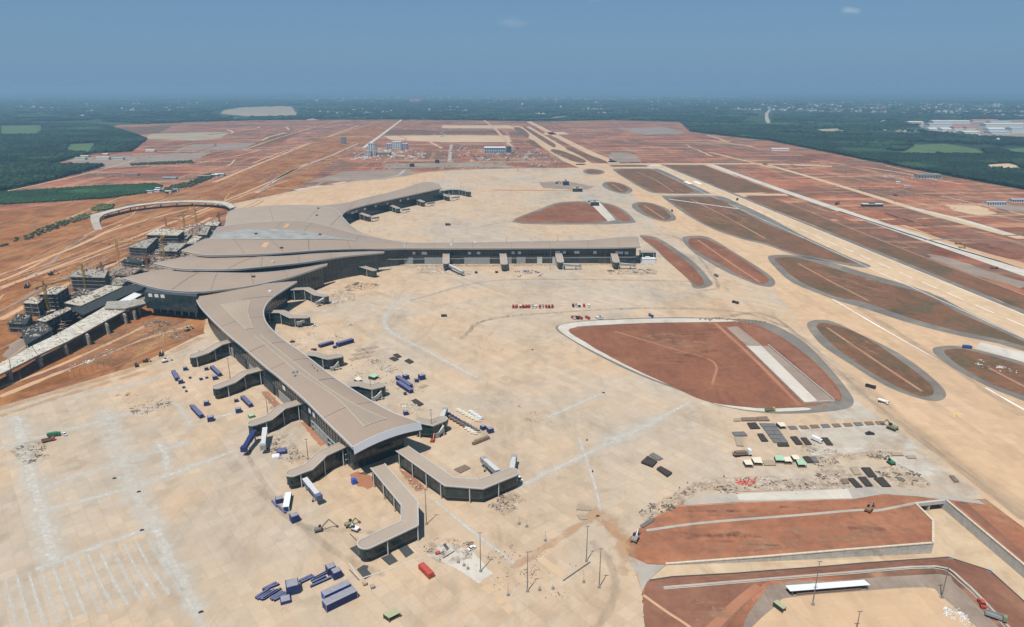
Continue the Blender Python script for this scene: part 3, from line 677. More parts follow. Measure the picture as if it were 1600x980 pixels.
for lab, q, w_, m_ in (('dark tyre wear along the taxiway edge', [(1090, 505), (1190, 490), (1265, 540), (1340, 610), (1430, 680), (1600, 812)], 9, 'tyre_wear'), ('second band of tyre wear on the taxiway', [(1330, 590), (1440, 680), (1600, 800), (1700, 880)], 16, 'tyre_wear_wide'),
                       ('tyre wear curving past the red field', [(720, 530), (760, 500), (850, 490), (1000, 482), (1150, 487), (1230, 512)], 7, 'tyre_wear'), ('tyre loop beside the red field', [(735, 520), (745, 505), (800, 494)], 6, 'tyre_wear'),
                       ('curving haul track at the bottom', [(925, 845), (955, 885), (960, 930), (930, 985), (880, 1040)], 6, 'tyre_wear_wide'), ('tyre wear across the pier apron', [(640, 470), (760, 440), (900, 437), (1080, 440)], 8, 'tyre_wear_wide'),
                       ('tyre wear by the near bridges', [(400, 760), (470, 820), (560, 830), (640, 845)], 6, 'tyre_wear_wide'), ('faint wheel track at the bottom left', [(380, 700), (430, 780), (520, 860), (600, 900)], 5, 'tyre_wear_wide'),
                       ('wheel track north of the pier', [(1000, 366), (1060, 372), (1120, 440), (1100, 455)], 6, 'tyre_wear'), ('faint tracks on the northern apron', [(720, 360), (820, 345), (960, 352)], 8, 'tyre_wear_wide'),
                       ('wheel marks near the yellow cross', [(1340, 480), (1480, 570), (1600, 650)], 10, 'tyre_wear_wide'), ('orange mud trail by the masts', [(800, 888), (860, 850), (930, 812), (975, 845)], 6, 'orange_dust'),
                       ('orange dirt drifting over the western apron edge', [(-60, 658), (0, 638), (100, 609), (215, 574), (315, 528)], 12, 'orange_dust'), ('second drift of orange dirt on the apron edge', [(0, 650), (120, 612), (230, 580)], 9, 'orange_dust'), ('orange mud by the plateau corner', [(920, 800), (950, 815), (975, 850), (985, 900)], 14, 'orange_dust'),
                       ):
    stain(lab, q, w_, m_, 'apron', z=.035 if 'sheet' in lab else .07)
# wandering wheel tracks on the bare earth
def wander(x0, y0, dx, dy, n, wob):
    pts = [Vector((x0, y0, 0))]; a = math.atan2(dy, dx); st = math.hypot(dx, dy)
    for _ in range(n):
        a += random.uniform(-wob, wob); pts.append(pts[-1] + Vector((math.cos(a) * st, math.sin(a) * st, 0)))
    return pts
TR = random.Random(5)
for k in range(80):
    y0 = TR.uniform(480, 1900); x0 = TR.uniform(-760, -430) - max(0, y0 - 1000) * .12
    ribbon('wheel_track', wander(x0, y0, TR.uniform(-2, 3), 40, TR.randint(4, 14), .13), TR.uniform(1.4, 6.5), 'mark', TR.choice(['dust_road', 'bank_earth', 'dirt_lane', 'red_track', 'dust_road', 'grey_waste']), world=True, z=-.05 + k * .002, label='winding wheel track on the landside earth', wob=.3, taper=(TR.uniform(.3, 1), TR.uniform(.2, 1)))
for k in range(150):
    y0 = TR.uniform(1750, 5000); x0 = TR.uniform(-1500, 250) if k % 3 else TR.uniform(720, 1300)
    if k % 3 == 0: y0 = TR.uniform(700, 4200)
    if k % 3 == 0 and x0 > y0 * .72 + 60: x0 = y0 * .5 + 250
    if x0 < -y0 * .42: continue
    along = TR.random() < .5
    pts = wander(x0, y0, 0 if along else 60, 70 if along else TR.uniform(-4, 4), TR.randint(3, 9), .16)
    if k % 3 and along is False and pts[-1].x > 330: continue
    if k % 3 and (pts[0].x > 240 or pts[-1].x > 240): continue
    ribbon('wheel_track', pts, TR.uniform(4, 26) * (y0 / 3000), 'mark', TR.choice(['dust_road', 'bank_earth', 'grey_waste', 'red_track', 'infield_brown', 'tan_pad', 'red_track']), world=True, z=-.05 + k * .0012, label='irregular track or bed on the red building site', wob=.5, taper=(TR.uniform(.2, 1), TR.uniform(.2, 1)))
for q, m_ in (([(0, 560), (40, 515), (110, 460), (200, 405), (250, 375), (340, 345), (345, 380), (290, 405), (240, 440), (235, 470), (160, 500), (60, 560)], 'grey_waste'), ([(20, 520), (110, 470), (190, 420), (240, 425), (180, 470), (60, 540)], 'bank_earth')):
    sheet('earth_patch', q, 'apron', m_, z=-.02, jag=3.0, label='trampled ground round the unfinished blocks')
for k, (q, w_, m_) in enumerate((([(0, 620), (110, 575), (210, 535), (300, 508)], 6, 'dust_road'), ([(40, 596), (150, 558), (240, 520), (290, 500)], 5, 'bank_earth'), ([(0, 606), (90, 572), (180, 532), (230, 508)], 5, 'dust_road'), ([(60, 615), (180, 573), (260, 540), (320, 520)], 4, 'bank_earth'))):
    ribbon('wheel_track', q, w_, 'mark', m_, z=.0 + k * .01, label='haul track between the viaduct and the apron', wob=.3)
sheet('apron_new', [(366, 323), (500, 291), (600, 278), (690, 268), (700, 275), (650, 287), (600, 302), (540, 317), (500, 321), (440, 321)], 'apron', 'taxiway_concrete', z=.02, label='warm tan apron behind the far pier')
for k in range(110):
    px_, py_ = TR.uniform(0, 1600), TR.uniform(157, 186); wd = TR.uniform(8, 34); hh = TR.uniform(.5, 1.6) * (py_ - 145) / 25; sk = TR.uniform(-8, 8)
    if px_ > 1400: py_ -= 0
    sheet('field', [(px_, py_), (px_ + wd, py_ - TR.uniform(0, .4)), (px_ + wd + sk, py_ + hh), (px_ + sk, py_ + hh)], 'earth', TR.choice(['field_green', 'field_tan', 'field_green', 'grey_waste', 'countryside']), z=-.2 + k * .0005, jag=10, label='small distant field in the wooded plain')
# yellow closed-taxiway cross
c = G(1494, 649); cross = MB()
for a in (math.radians(30), math.radians(120)):
    d = Vector((math.cos(a), math.sin(a), 0)) * 4.5
    cross.bar(c - d + Vector((0, 0, .11)), c + d + Vector((0, 0, .11)), 1.0, .03)
tag(cross.build('taxiway_marking', 'yellow_paint'), 'yellow painted cross on the beige taxiway', kind='structure')

# ================================================================== south-eastern earthworks
def UZ(px):  # depth of the sunken road along its length
    return -0.25 - 6.0 * min(1.0, max(0.0, (px - 1040) / 400.0))
sheet('plateau', [(975, 850), (1012, 815), (1060, 792), (1140, 787), (1335, 781), (1345, 790), (1330, 796), (1432, 789), (1458, 816), (1458, 849), (1320, 860), (1200, 870), (1040, 882), (1012, 881), (985, 866)], 'apron', 'plateau_earth', z=.05, label='raised red earth plateau above the sunken road', jag=.25)
ribbon('drain_pipe_bed', [(1010, 829), (1100, 817), (1250, 805), (1345, 797), (1370, 798), (1432, 786)], 2.2, 'mark', 'grey_road', z=.12, label='grey pipe bed across the red plateau')
sheet('concrete_strip', [(1150, 772), (1325, 764), (1332, 779), (1155, 782)], 'mark', 'pale_concrete', z=.12, label='long pale concrete strip above the plateau')
sheet('service_lane', [(1065, 782), (1085, 775), (1150, 770), (1328, 763), (1375, 762), (1450, 768), (1530, 782), (1541, 789), (1460, 778), (1380, 772), (1335, 780), (1150, 785), (1070, 790)], 'apron', 'grey_road', z=.08, label='grey gravel lane along the plateau')
sheet('earth_patch', [(1330, 781), (1380, 773), (1460, 779), (1476, 782), (1432, 787), (1370, 797), (1345, 797)], 'apron', 'plateau_earth', z=.06, label='orange earth beside the underpass portal')
sheet('earth_patch', [(1480, 781), (1540, 789), (1600, 826), (1760, 920), (1760, 1010), (1600, 884)], 'apron', 'plateau_earth', z=.06, label='orange earth strip behind the retaining wall', jag=.4)
sheet('earth_patch', [(1490, 784), (1510, 785), (1600, 865), (1700, 950), (1690, 955), (1600, 878)], 'apron', 'bank_earth', z=.09, label='dark red trench behind the retaining wall')
sheet('access_road', [(978, 867), (1012, 882), (1040, 883), (1012, 908), (1003, 925), (996, 900)], 'apron', 'grey_road', z=.09, label='grey access road leading down to the underpass')
sheet('earth_patch', [(1012, 908), (1037, 919), (1200, 905), (1180, 925), (1120, 1000), (1010, 1010), (1003, 930)], 'apron', 'bank_earth', z=.04, label='dark red ground below the sunken road', jag=.4)
ribbon('red_track', [(1186, 916), (1150, 945), (1105, 990), (1080, 1020)], 5, 'mark', 'red_track', z=.10, label='orange track up the dark red ground')
ribbon('red_track', [(1005, 930), (1040, 955), (1075, 978), (1100, 1000)], 1.6, 'mark', 'dust_road', z=.10, label='thin tan path over the dark red ground')
sheet('dirt_lane', [(1200, 916), (1300, 908), (1465, 897), (1490, 910), (1530, 950), (1580, 1010), (1480, 1010), (1475, 940), (1440, 920), (1300, 928), (1232, 935), (1205, 960), (1180, 1010), (1150, 1010)], 'apron', 'dirt_lane', z=.07, label='grey-brown dirt lane round the lower yard', smooth=2)
sheet('yard', [(1215, 945), (1235, 934), (1320, 926), (1445, 918), (1470, 932), (1500, 960), (1525, 1010), (1180, 1010)], 'mark', 'taxiway_concrete', z=.13, label='pale concrete yard at the bottom right', smooth=3)
# wheel ruts, washed soil and stains lying on the bare earth
ez = [.19]
def earth_streaks(lab, a, b_, n, lens, wid, seed, slope=0.0):
    r = random.Random(seed)
    for k in range(n):
        x, y = r.uniform(a[0], b_[0]), r.uniform(a[1], b_[1]); L_ = r.uniform(*lens); sl = slope / 2 + r.uniform(-.06, .06); ez[0] += .0006
        ribbon('soil_streak', [(x, y), (x + L_ * .5, y + L_ * sl + r.uniform(-1, 1)), (x + L_, y + L_ * sl * 2)], r.uniform(*wid), 'soil', r.choice(['earth_dark', 'earth_pale', 'earth_pale']), z=ez[0], label=lab, wob=.4)
earth_streaks('soil streak on the red plateau', (1010, 825), (1340, 862), 26, (30, 110), (2, 7), 3)
earth_streaks('soil streak on the upper plateau strip', (1050, 792), (1250, 806), 9, (30, 80), (1.5, 3.5), 4)
earth_streaks('soil streak on the big red field', (985, 518), (1085, 565), 22, (30, 65), (2, 7), 5)
earth_streaks('soil streak on the dark red ground', (1040, 930), (1120, 970), 12, (20, 60), (1.5, 4), 6)
earth_streaks('soil streak on the broad infield', (1285, 425), (1345, 450), 16, (30, 70), (3, 8), 7, .33)
earth_streaks('soil streak on the long infield', (1090, 320), (1150, 340), 14, (20, 45), (4, 10), 8, .45)
earth_streaks('soil streak on the half-moon field', (850, 325), (900, 343), 8, (20, 40), (4, 9), 9)
earth_streaks('soil streak on the dark oval island', (1312, 527), (1365, 555), 12, (12, 30), (2, 5), 10, .6)
# sunken road: floor, bank, walls
floor_n = [(1012, 882, 0), (1040, 883.5, UZ(1040)), (1200, 878, UZ(1200)), (1320, 872, UZ(1320)), (1460, 867, -6.25), (1474, 797, -6.25)]
def gz(p, z=None): return G(p[0], p[1], p[2] if z is None else z)
mb = MB()
nw = [G(*p) for p in U_NORTH]
south_road = [(1015, 907, -.15), (1050, 901.5, -.4), (1150, 896, -1.6), (1200, 892, -2.2), (1275, 886.5, -3.2), (1350, 880, -4.2), (1482, 871, -5.2), (1547, 892, -5.4), (1600, 940, -5.4), (1680, 1015, -5.4)]
sr = [gz(p) for p in south_road]
# floor: strip between foot of north wall and south road edge, then fan to the portal and on to the east
nf = []
for p, z in zip(U_NORTH, [UZ(1040), UZ(1200), UZ(1320), -6.25, -6.25, -6.25]):
    g = G(*p); nf.append(Vector((g.x, g.y, z)))
ef = []
for p in U_EAST:
    g = G(*p); ef.append(Vector((g.x, g.y, -6.25)))
start = G(1012, 908); start.z = -0.1
fl = [start] + nf + ef + [Vector((p.x, p.y, p.z)) for p in reversed(sr)]
flat2 = [Vector((p.x, p.y, 0)) for p in fl]
tri = tessellate_polygon([flat2])
mb.add(fl, [orient(flat2, t) for t in tri])
# extend the floor into the tunnel
a, b = nf[-1], ef[0]
dirv = Vector((-(b - a).y, (b - a).x, 0)).normalized()
if dirv.y < 0: dirv = -dirv
mb.add([a, b, b + dirv * 40, a + dirv * 40], [(0, 1, 2, 3)])
tag(mb.build('underpass_road', 'underpass_floor'), 'sunken tan road dropping to the underpass portal', kind='structure')
sb = [G(*p) for p in U_SOUTH]
bank = MB()
top = list(reversed(sb))       # from west to east
srr = [Vector((p.x, p.y, p.z + .02)) for p in sr]
A = resample(top, 40); B = resample([start] + srr, 40)
vs = []
for i, (p, q) in enumerate(zip(A, B)):
    for k in range(6):
        r = p.lerp(q, k / 5)
        if 0 < k < 5: r += Vector((random.uniform(-.3, .3), random.uniform(-.3, .3), random.uniform(-.25, .2)))
        vs.append(r)
bank.add(vs, [(i * 6 + k, i * 6 + k + 1, (i + 1) * 6 + k + 1, (i + 1) * 6 + k) for i in range(39) for k in range(5)])
bank.add([ef[-1], sr[-1], sb[0], G(*U_EAST[-1])], [(0, 1, 2, 3)])
tag(bank.build('embankment', 'bank_earth'), 'dark red earth bank sloping to the sunken road', kind='structure')
edge_ = MB()  # shade at the south road edge, drawn in as a solid dark strip
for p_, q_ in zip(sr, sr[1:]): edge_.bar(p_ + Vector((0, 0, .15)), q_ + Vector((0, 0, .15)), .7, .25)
tag(edge_.build('road_shade_strip', 'asphalt_and_shade'), 'line of shade along the sunken road edge, built as a thin black strip', kind='structure')
ribbon('drain_pipe_bed', [(1037, 918), (1200, 904.5), (1325, 894.5), (1462, 885), (1502, 905), (1550, 952), (1600, 1005)], 1.4, 'mark', 'grey_road', z=.16, label='concrete drain channel along the bank top', sm=3)
ribbon('drain_pipe_bed', [(1037, 921), (1200, 907.5), (1325, 897.5), (1458, 888), (1496, 907), (1545, 954), (1594, 1007)], .7, 'mark', 'grey_road', z=.20, label='thin grey pipe beside the drain channel', sm=3)

def retaining_wall(label, tops, bots, t=0.8, side=1):
    """vertical wall panels, each cast panel a part of its own, with a cap"""
    root = empty('retaining_wall', tops[0], label=label, cat='wall')
    inv = Vector(tops[0])
    k = 0
    capm = MB()
    for (a, b), (c, d) in zip(zip(tops, tops[1:]), zip(bots, bots[1:])):
        L = (b - a).length; n = max(1, round(L / 8.0))
        nrm = Vector((-(b - a).y, (b - a).x, 0)).normalized() * t * side
        for i in range(n):
            g = 0.06 / (L / n)
            p, q = a.lerp(b, (i + g) / n), a.lerp(b, (i + 1 - g) / n)
            r, s = c.lerp(d, (i + g) / n), c.lerp(d, (i + 1 - g) / n)
            off = nrm * random.uniform(-.04, .04)
            r = Vector((p.x, p.y, r.z - .4)); s = Vector((q.x, q.y, s.z - .4))
            vs = [x - inv + off for x in (p, q, r, s)] + [x - inv + nrm for x in (p, q, r, s)]
            MB().add(vs, [(0, 1, 3, 2), (5, 4, 6, 7), (4, 5, 1, 0), (1, 5, 7, 3), (4, 0, 2, 6)]).build('wall_panel', 'wall_concrete', root)
        capm.bar(a - inv + nrm * .5 + Vector((0, 0, .25)), b - inv + nrm * .5 + Vector((0, 0, .25)), t * 1.5, .5)
    capm.build('wall_cap', 'wall_cap', root)
    return root
def zt(pts, z): return [Vector((p.x, p.y, z)) for p in pts]
retaining_wall('long grey concrete retaining wall under the red plateau edge', zt(nw[:4], .3), nf[:4], side=1)
retaining_wall('angled concrete retaining wall from the plateau corner to the portal', zt(nw[3:6], .3), nf[3:6], side=1)
retaining_wall('tall grey retaining wall on the far side of the sunken road', zt([G(*p) for p in U_EAST], .4), ef, side=1)
pr = empty('underpass_portal', nf[-1], label='concrete underpass portal with two dark openings', cat='portal')
o = nf[-1]; e = ef[0] - o; L = e.length; e.normalize(); dn = dirv
def lp(x, y, z): return e * x + dn * y + Vector((0, 0, z))
def pbox(name, x0, x1, y0, y1, z0, z1, mat='wall_concrete'):
    vs = [lp(x, y, z) for z in (z0, z1) for x, y in ((x0, y0), (x1, y0), (x1, y1), (x0, y1))]
    return MB().add(vs, [(3, 2, 1, 0), (4, 5, 6, 7), (0, 1, 5, 4), (1, 2, 6, 5), (2, 3, 7, 6), (3, 0, 4, 7)]).build(name, mat, pr)
pbox('lintel', 0, L, 0, 1.6, 4.4, 6.7); pbox('tunnel_roof', .6, L - .6, 1.6, 40, 4.4, 5.7); pbox('pier_wall', L * .48 - .5, L * .48 + .5, .3, 40, 0, 4.4)
pbox('side_wall', 0, .6, .3, 40, 0, 4.4); pbox('side_wall', L - .6, L, .3, 40, 0, 4.4); pbox('end_wall', .6, L - .6, 39, 40, 0, 4.4)
# ================================================================== terminal building
def roof_mat(name, col, seam=0.10, w=1.1, scale=3.0):
    m, t, b = new_mat(name)
    b.inputs['Roughness'].default_value = 0.55; b.inputs['Specular IOR Level'].default_value = 0.35
    uv = t.nodes.new('ShaderNodeUVMap').outputs[0]
    v = mapped(t, uv, (1, 1, 1))
    n1 = noise_node(t, mapped(t, pos(t), (1 / 35,) * 3), 1.0, 6.0, 0.6)
    c = ramp(t, n1, [(0.3, tuple(x * .92 for x in col)), (0.7, tuple(min(1, x * 1.06) for x in col))])
    n2 = noise_node(t, mapped(t, uv, (1 / 40, 1 / 1.2, 1)), 1.0, 3.0, 0.5)
    c = mixc(t, c, tuple(x * .82 for x in col), rng_node(t, n2, .5, .75, 0, .5))
    wv = t.nodes.new('ShaderNodeTexWave'); wv.bands_direction = 'Y'; wv.inputs['Scale'].default_value = 1 / (w * 2) * .9
    t.links.new(v, wv.inputs['Vector'])
    c = mixc(t, c, tuple(x * .7 for x in col), rng_node(t, wv.outputs[1], .85, 1.0, 0, seam * 3))
    t.links.new(c, b.inputs['Base Color'])
    return m
roof_mat('roof_metal', (.315, .24, .18), .22, 1.6)
roof_mat('roof_metal_pale', (.35, .275, .205))
roof_mat('bridge_roof', (.34, .275, .215))
roof_mat('skylight_ribs', (.30, .245, .185), .25, .9)
flat('fascia_metal', (.50, .49, .47), .35, .2, .5, var=.05)
flat('fascia_light', (.60, .62, .65), .35, .1, .5, var=.04)
flat('soffit', (.16, .15, .14), .6, var=.05)
flat('membrane', (.27, .265, .25), .75, 0, .2, var=.25, scale=.09)
flat('seam_dark', (.10, .085, .07), .8, var=0)
flat('rib_light', (.42, .36, .29), .6, var=0)
def glass_mat(name, col, grid=(3.0, 4.0), line=(.05, .06, .06)):
    m, t, b = new_mat(name)
    b.inputs['Roughness'].default_value = 0.12; b.inputs['Specular IOR Level'].default_value = 0.5
    uv = t.nodes.new('ShaderNodeUVMap').outputs[0]
    bt = t.nodes.new('ShaderNodeTexBrick'); bt.offset = 0.0
    bt.inputs['Scale'].default_value = 1.0; bt.inputs['Brick Width'].default_value = grid[0]; bt.inputs['Row Height'].default_value = grid[1]
    bt.inputs['Mortar Size'].default_value = 0.07; bt.inputs['Color1'].default_value = (*col, 1); bt.inputs['Color2'].default_value = (*[c * 1.9 for c in col], 1)
    bt.inputs['Mortar'].default_value = (*line, 1); bt.inputs['Bias'].default_value = -0.2
    t.links.new(uv, bt.inputs['Vector'])
    n = noise_node(t, mapped(t, uv, (1 / 25, 1 / 8, 1)), 1.0, 4.0, .6)
    c = mixc(t, bt.outputs[0], tuple(x * .4 for x in col), rng_node(t, n, .4, .65, 0, .7))
    t.links.new(c, b.inputs['Base Color'])
    return m
glass_mat('curtain_glass', (.018, .036, .040))
glass_mat('bridge_glass', (.016, .038, .036), (2.2, 3.2), (.03, .04, .04))
flat('panel_grey', (.26, .27, .27), .6, var=.12, scale=.2)
flat('panel_dark', (.05, .055, .06), .6, var=.2, scale=.2)
flat('board_white', (.60, .61, .62), .6, var=.05)
flat('column_white', (.47, .47, .455), .6, var=.08)
flat('steel_grey', (.30, .31, .31), .5, .3, var=.1)
flat('mullion_dark', (.055, .065, .065), .4, .3, var=.1)

TERM = empty('airport_terminal', G(430, 430), label='huge airport terminal with layered tan petal roofs and long glazed piers', cat='terminal')
TO = Vector(TERM.location)

def P3(l): return [G(p[0], p[1], p[2]) for p in l]
def loft(A, B, N=40, M=11, crown=2.0, ends=(1, 1), smA=6, smB=6):
    a = resample(smooth_open(P3(A), smA), N); b = resample(smooth_open(P3(B), smB), N)
    g = np.zeros((N, M, 3))
    for i in range(N):
        wd = (a[i] - b[i]).length
        cr = crown * min(1, wd / 25)
        for j in range(M):
            s = j / (M - 1)
            p = a[i].lerp(b[i], s)
            g[i, j] = (p.x, p.y, p.z + cr * (1 - (2 * s - 1) ** 2))
    return g

def roof_from(g, name, parent, org, thick=1.8, mats=('roof_metal', 'fascia_metal', 'soffit'), edge=0.9, label=None):
    """solid roof slab: top, soffit, fascia; a raised edge trim follows the outline as a part"""
    N, M, _ = g.shape
    org = np.array(org); top = (g - org).reshape(-1, 3); bot = top.copy(); bot[:, 2] -= thick
    mb = MB(); mb.v = [tuple(p) for p in top] + [tuple(p) for p in bot]
    K = N * M
    L = np.concatenate([[0], np.cumsum(np.linalg.norm(np.diff(g[:, M // 2], axis=0), axis=1))])
    uv = []
    for i in range(N):
        for j in range(M):
            uv.append((L[i], np.linalg.norm(g[i, j] - g[i, 0])))
    uv = uv + uv
    I = lambda i, j: i * M + j
    up = np.cross(g[N // 2, M // 2 + 1] - g[N // 2, M // 2], g[N // 2 + 1, M // 2] - g[N // 2, M // 2])[2]
    def F(q, m):
        mb.f.append(q if up < 0 else q[::-1]); mb.m.append(m)
    for i in range(N - 1):
        for j in range(M - 1):
            F((I(i, j), I(i + 1, j), I(i + 1, j + 1), I(i, j + 1)), 0)
            F((K + I(i, j), K + I(i, j + 1), K + I(i + 1, j + 1), K + I(i + 1, j)), 2)
        F((I(i, 0), K + I(i, 0), K + I(i + 1, 0), I(i + 1, 0)), 1)
        F((I(i, M - 1), I(i + 1, M - 1), K + I(i + 1, M - 1), K + I(i, M - 1)), 1)
    for j in range(M - 1):
        F((I(0, j), I(0, j + 1), K + I(0, j + 1), K + I(0, j)), 1)
        F((I(N - 1, j), K + I(N - 1, j), K + I(N - 1, j + 1), I(N - 1, j + 1)), 1)
    mb.uv = uv
    ob = mb.build(name, list(mats), parent)
    if label: ob['label'] = label
    if edge:
        tr = MB()
        loop = [top[I(i, 0)] for i in range(N)] + [top[I(N - 1, j)] for j in range(1, M)] + [top[I(i, M - 1)] for i in range(N - 2, -1, -1)] + [top[I(0, j)] for j in range(M - 2, 0, -1)]
        for a, b in zip(loop, loop[1:] + loop[:1]):
            tr.bar(Vector(a) + Vector((0, 0, .1)), Vector(b) + Vector((0, 0, .1)), edge, .5)
        tr.build('edge_trim', 'fascia_metal', ob)
    return ob

def at(g, t, s):
    N, M, _ = g.shape
    x = t * (N - 1); y = s * (M - 1); i = min(N - 2, int(x)); j = min(M - 2, int(y)); a = x - i; b = y - j
    return (g[i, j] * (1 - a) * (1 - b) + g[i + 1, j] * a * (1 - b) + g[i, j + 1] * (1 - a) * b + g[i + 1, j + 1] * a * b)

def walls_from(g, parent, org, s0=.09, t0=.02, t1=.98, zb=0.0, thick=1.8, n=46, mat='curtain_glass', mull=6.0, name='glass_wall', s1=None):
    s1 = 1 - s0 if s1 is None else s1
    ts = np.linspace(t0, t1, n)
    loop = [at(g, t, s0) for t in ts] + [at(g, t1, s) for s in np.linspace(s0, s1, 8)[1:-1]] + [at(g, t, s1) for t in ts[::-1]] + [at(g, t0, s) for s in np.linspace(s1, s0, 8)[1:-1]]
    loop = [Vector(p) - Vector(org) for p in loop]
    zb = zb - org[2]
    mb = MB(); uv = []; d = 0.0
    for k, p in enumerate(loop + loop[:1]):
        if k: d += (Vector((p.x, p.y, 0)) - Vector((loop[k - 1].x, loop[k - 1].y, 0))).length
        mb.v += [(p.x, p.y, zb), (p.x, p.y, p.z - thick + .3)]; uv += [(d, 0), (d, p.z - thick + .3 - zb)]
    for k in range(len(loop)):
        mb.f.append((2 * k, 2 * k + 2, 2 * k + 3, 2 * k + 1)); mb.m.append(0)
    mb.uv = uv
    ob = mb.build(name, mat, parent)
    if mull:
        mm = MB(); acc = 0.0
        for k, p in enumerate(loop):
            q = loop[(k + 1) % len(loop)]
            L = (Vector((q.x, q.y, 0)) - Vector((p.x, p.y, 0))).length
            while acc < L and L > 0:
                r = p.lerp(q, acc / L)
                mm.bar((r.x, r.y, zb), (r.x, r.y, r.z - thick), .35)
                acc += mull
            acc -= L
        for z in (5.5, 11.0, 16.5):
            for k, p in enumerate(loop):
                q = loop[(k + 1) % len(loop)]
                if z < min(p.z, q.z) - zb - thick: mm.bar((p.x, p.y, zb + z), (q.x, q.y, zb + z), .3, .45)
        o = mm.build('mullion_grid', 'mullion_dark', ob); o['kind'] = 'stuff'
    return ob, loop

def bvh_of(ob):
    me = ob.data; mw = Matrix.Translation(sum((Vector(x.location) for x in chain(ob)), Vector()))
    return BVHTree.FromPolygons([mw @ v.co for v in me.vertices], [tuple(p.vertices) for p in me.polygons])
def chain(ob):
    out = []
    while ob is not None: out.append(ob); ob = ob.parent
    return out
def on(bvh, px, py, z=24.0):
    o, d = ray(px, py); h = bvh.ray_cast(o, d)
    return h[0] if h[0] is not None else G(px, py, z)

# ---- roofs: edge lines as photo pixels with their height in metres
L_near = [(305, 463, 24), (313, 480, 24), (345, 513, 24), (378, 541, 24), (417, 575, 24), (430, 585, 24), (471, 620, 24), (503, 652, 24), (534, 682, 24), (551, 699, 24)]
R_near = [(464, 440, 26), (443, 453, 25), (427, 464, 24.5), (417, 474, 24), (412, 486, 24), (414, 500, 24), (423, 513, 24), (443, 531, 24), (473, 552, 24), (509, 580, 24), (528, 594, 24), (577, 625, 24), (614, 645, 24), (642, 655, 24), (657, 661, 24)]
L_near_s = smooth_open(P3(L_near)); 
g_near = loft(L_near, R_near, 48, 13, 2.6)
near = roof_from(g_near, 'pier_roof', TERM, TO, 1.8)
walls_from(g_near, TERM, TO, .085, .02, .972, mull=5)
g_rp = loft([(600, 389.5, 26.5), (640, 388, 24), (740, 388, 24), (890, 387, 24), (960, 386.5, 25), (1001, 385.5, 27)], [(600, 375, 26.5), (640, 379.5, 24), (740, 379, 24), (840, 377, 24), (915, 375.5, 25), (965, 371, 29), (997, 369.5, 32)], 40, 9, 1.6)
rp = roof_from(g_rp, 'pier_roof', TERM, TO, 1.8)
walls_from(g_rp, TERM, TO, .10, .0, .985, mull=5)
g_fp = loft([(540, 344, 25), (534, 338, 25), (543, 329, 24.5), (569, 321, 24), (611, 311.4, 24), (654, 302, 25), (690, 294, 27)], [(498, 322, 28), (539, 318, 25), (569, 310, 24), (601, 303, 24), (632, 294.5, 26), (650, 288, 29), (669, 284.5, 31), (687, 288, 31)], 40, 9, 1.2)
fp = roof_from(g_fp, 'pier_roof', TERM, TO, 1.8)
walls_from(g_fp, TERM, TO, .10, .02, .985, mull=6)
# layered petals, near to far
g_n1 = loft([(192.6, 435, 31), (211, 440.5, 30.5), (239, 449, 30), (269, 454, 30), (309, 455.8, 30), (356, 451.4, 29.5), (400, 445, 29), (450, 434, 28), (511, 413.8, 26)],
            [(192.6, 434.4, 31.2), (242, 423.4, 33), (274, 423, 33), (312, 425.5, 33), (355, 426.5, 33), (400, 426.5, 32), (450, 422, 30), (511, 412.3, 26.3)], 44, 9, 1.5)
petal1 = roof_from(g_n1, 'petal_roof', TERM, TO, 2.0)
walls_from(g_n1, TERM, TO, .16, .19, .97, thick=2.0, mull=6)
g_n2 = loft([(240.4, 411.9, 38), (253.5, 415, 37.5), (275, 419, 37), (311, 420.7, 37), (360, 420.7, 36.5), (400, 418, 36), (475, 410, 33.5), (537, 400.5, 30), (600, 394.4, 27)],
            [(240.4, 411.3, 38.2), (286, 402.7, 40), (315, 401, 40), (380, 401.5, 40), (440, 400.5, 38.5), (500, 396, 35), (575, 393.3, 29), (600, 393.6, 27.2)], 44, 9, 1.5)
petal2 = roof_from(g_n2, 'petal_roof', TERM, TO, 2.0)
walls_from(g_n2, TERM, TO, .14, .19, .97, thick=2.0, mull=6)
g_c = loft([(283.7, 392.3, 44), (315, 398, 44), (343, 398.6, 44), (392, 397.5, 43.5), (440, 395.3, 42), (505, 391, 37), (569, 389.2, 30), (632, 388, 25)],
           [(283.7, 391.6, 44.2), (302, 383, 45), (327, 372, 46.5), (380, 373, 48), (440, 374, 47), (515, 373.5, 42), (560, 376, 36), (632, 379.6, 25.2)], 46, 11, 1.5)
petal3 = roof_from(g_c, 'petal_roof', TERM, TO, 2.0)
walls_from(g_c, TERM, TO, .12, .17, .97, thick=2.0, mull=6)
g_f1 = loft([(334, 366, 44), (380, 360, 46), (420, 359, 46), (473, 362, 44), (515, 371, 40.5), (560, 377, 34), (632, 381, 25)], [(341, 354.5, 42), (392, 349, 43), (440, 346, 43), (477, 346.5, 41), (511, 353, 37.5), (539, 361, 33), (569, 368, 29), (632, 379.2, 24.8)], 40, 9, 1.2)
petal4 = roof_from(g_f1, 'petal_roof', TERM, TO, 2.0)
walls_from(g_f1, TERM, TO, .1, .1, .97, thick=2.0, mull=0)
g_f2 = loft([(353, 353, 38), (392, 349.6, 39), (440, 346.6, 39), (477, 347.2, 37.5), (511, 353.8, 34), (539, 361.8, 30), (569, 368.8, 27), (600, 374.5, 26)], [(354, 338, 36), (361, 329, 35), (380, 325.5, 34.5), (440, 321, 33), (500, 321.5, 29), (523, 327, 27), (536, 340, 25.5), (548, 352.5, 25), (566, 364, 25), (600, 373.5, 25)], 44, 9, 1.2)
petal5 = roof_from(g_f2, 'petal_roof', TERM, TO, 2.0, mats=('roof_metal_pale', 'fascia_light', 'soffit'))
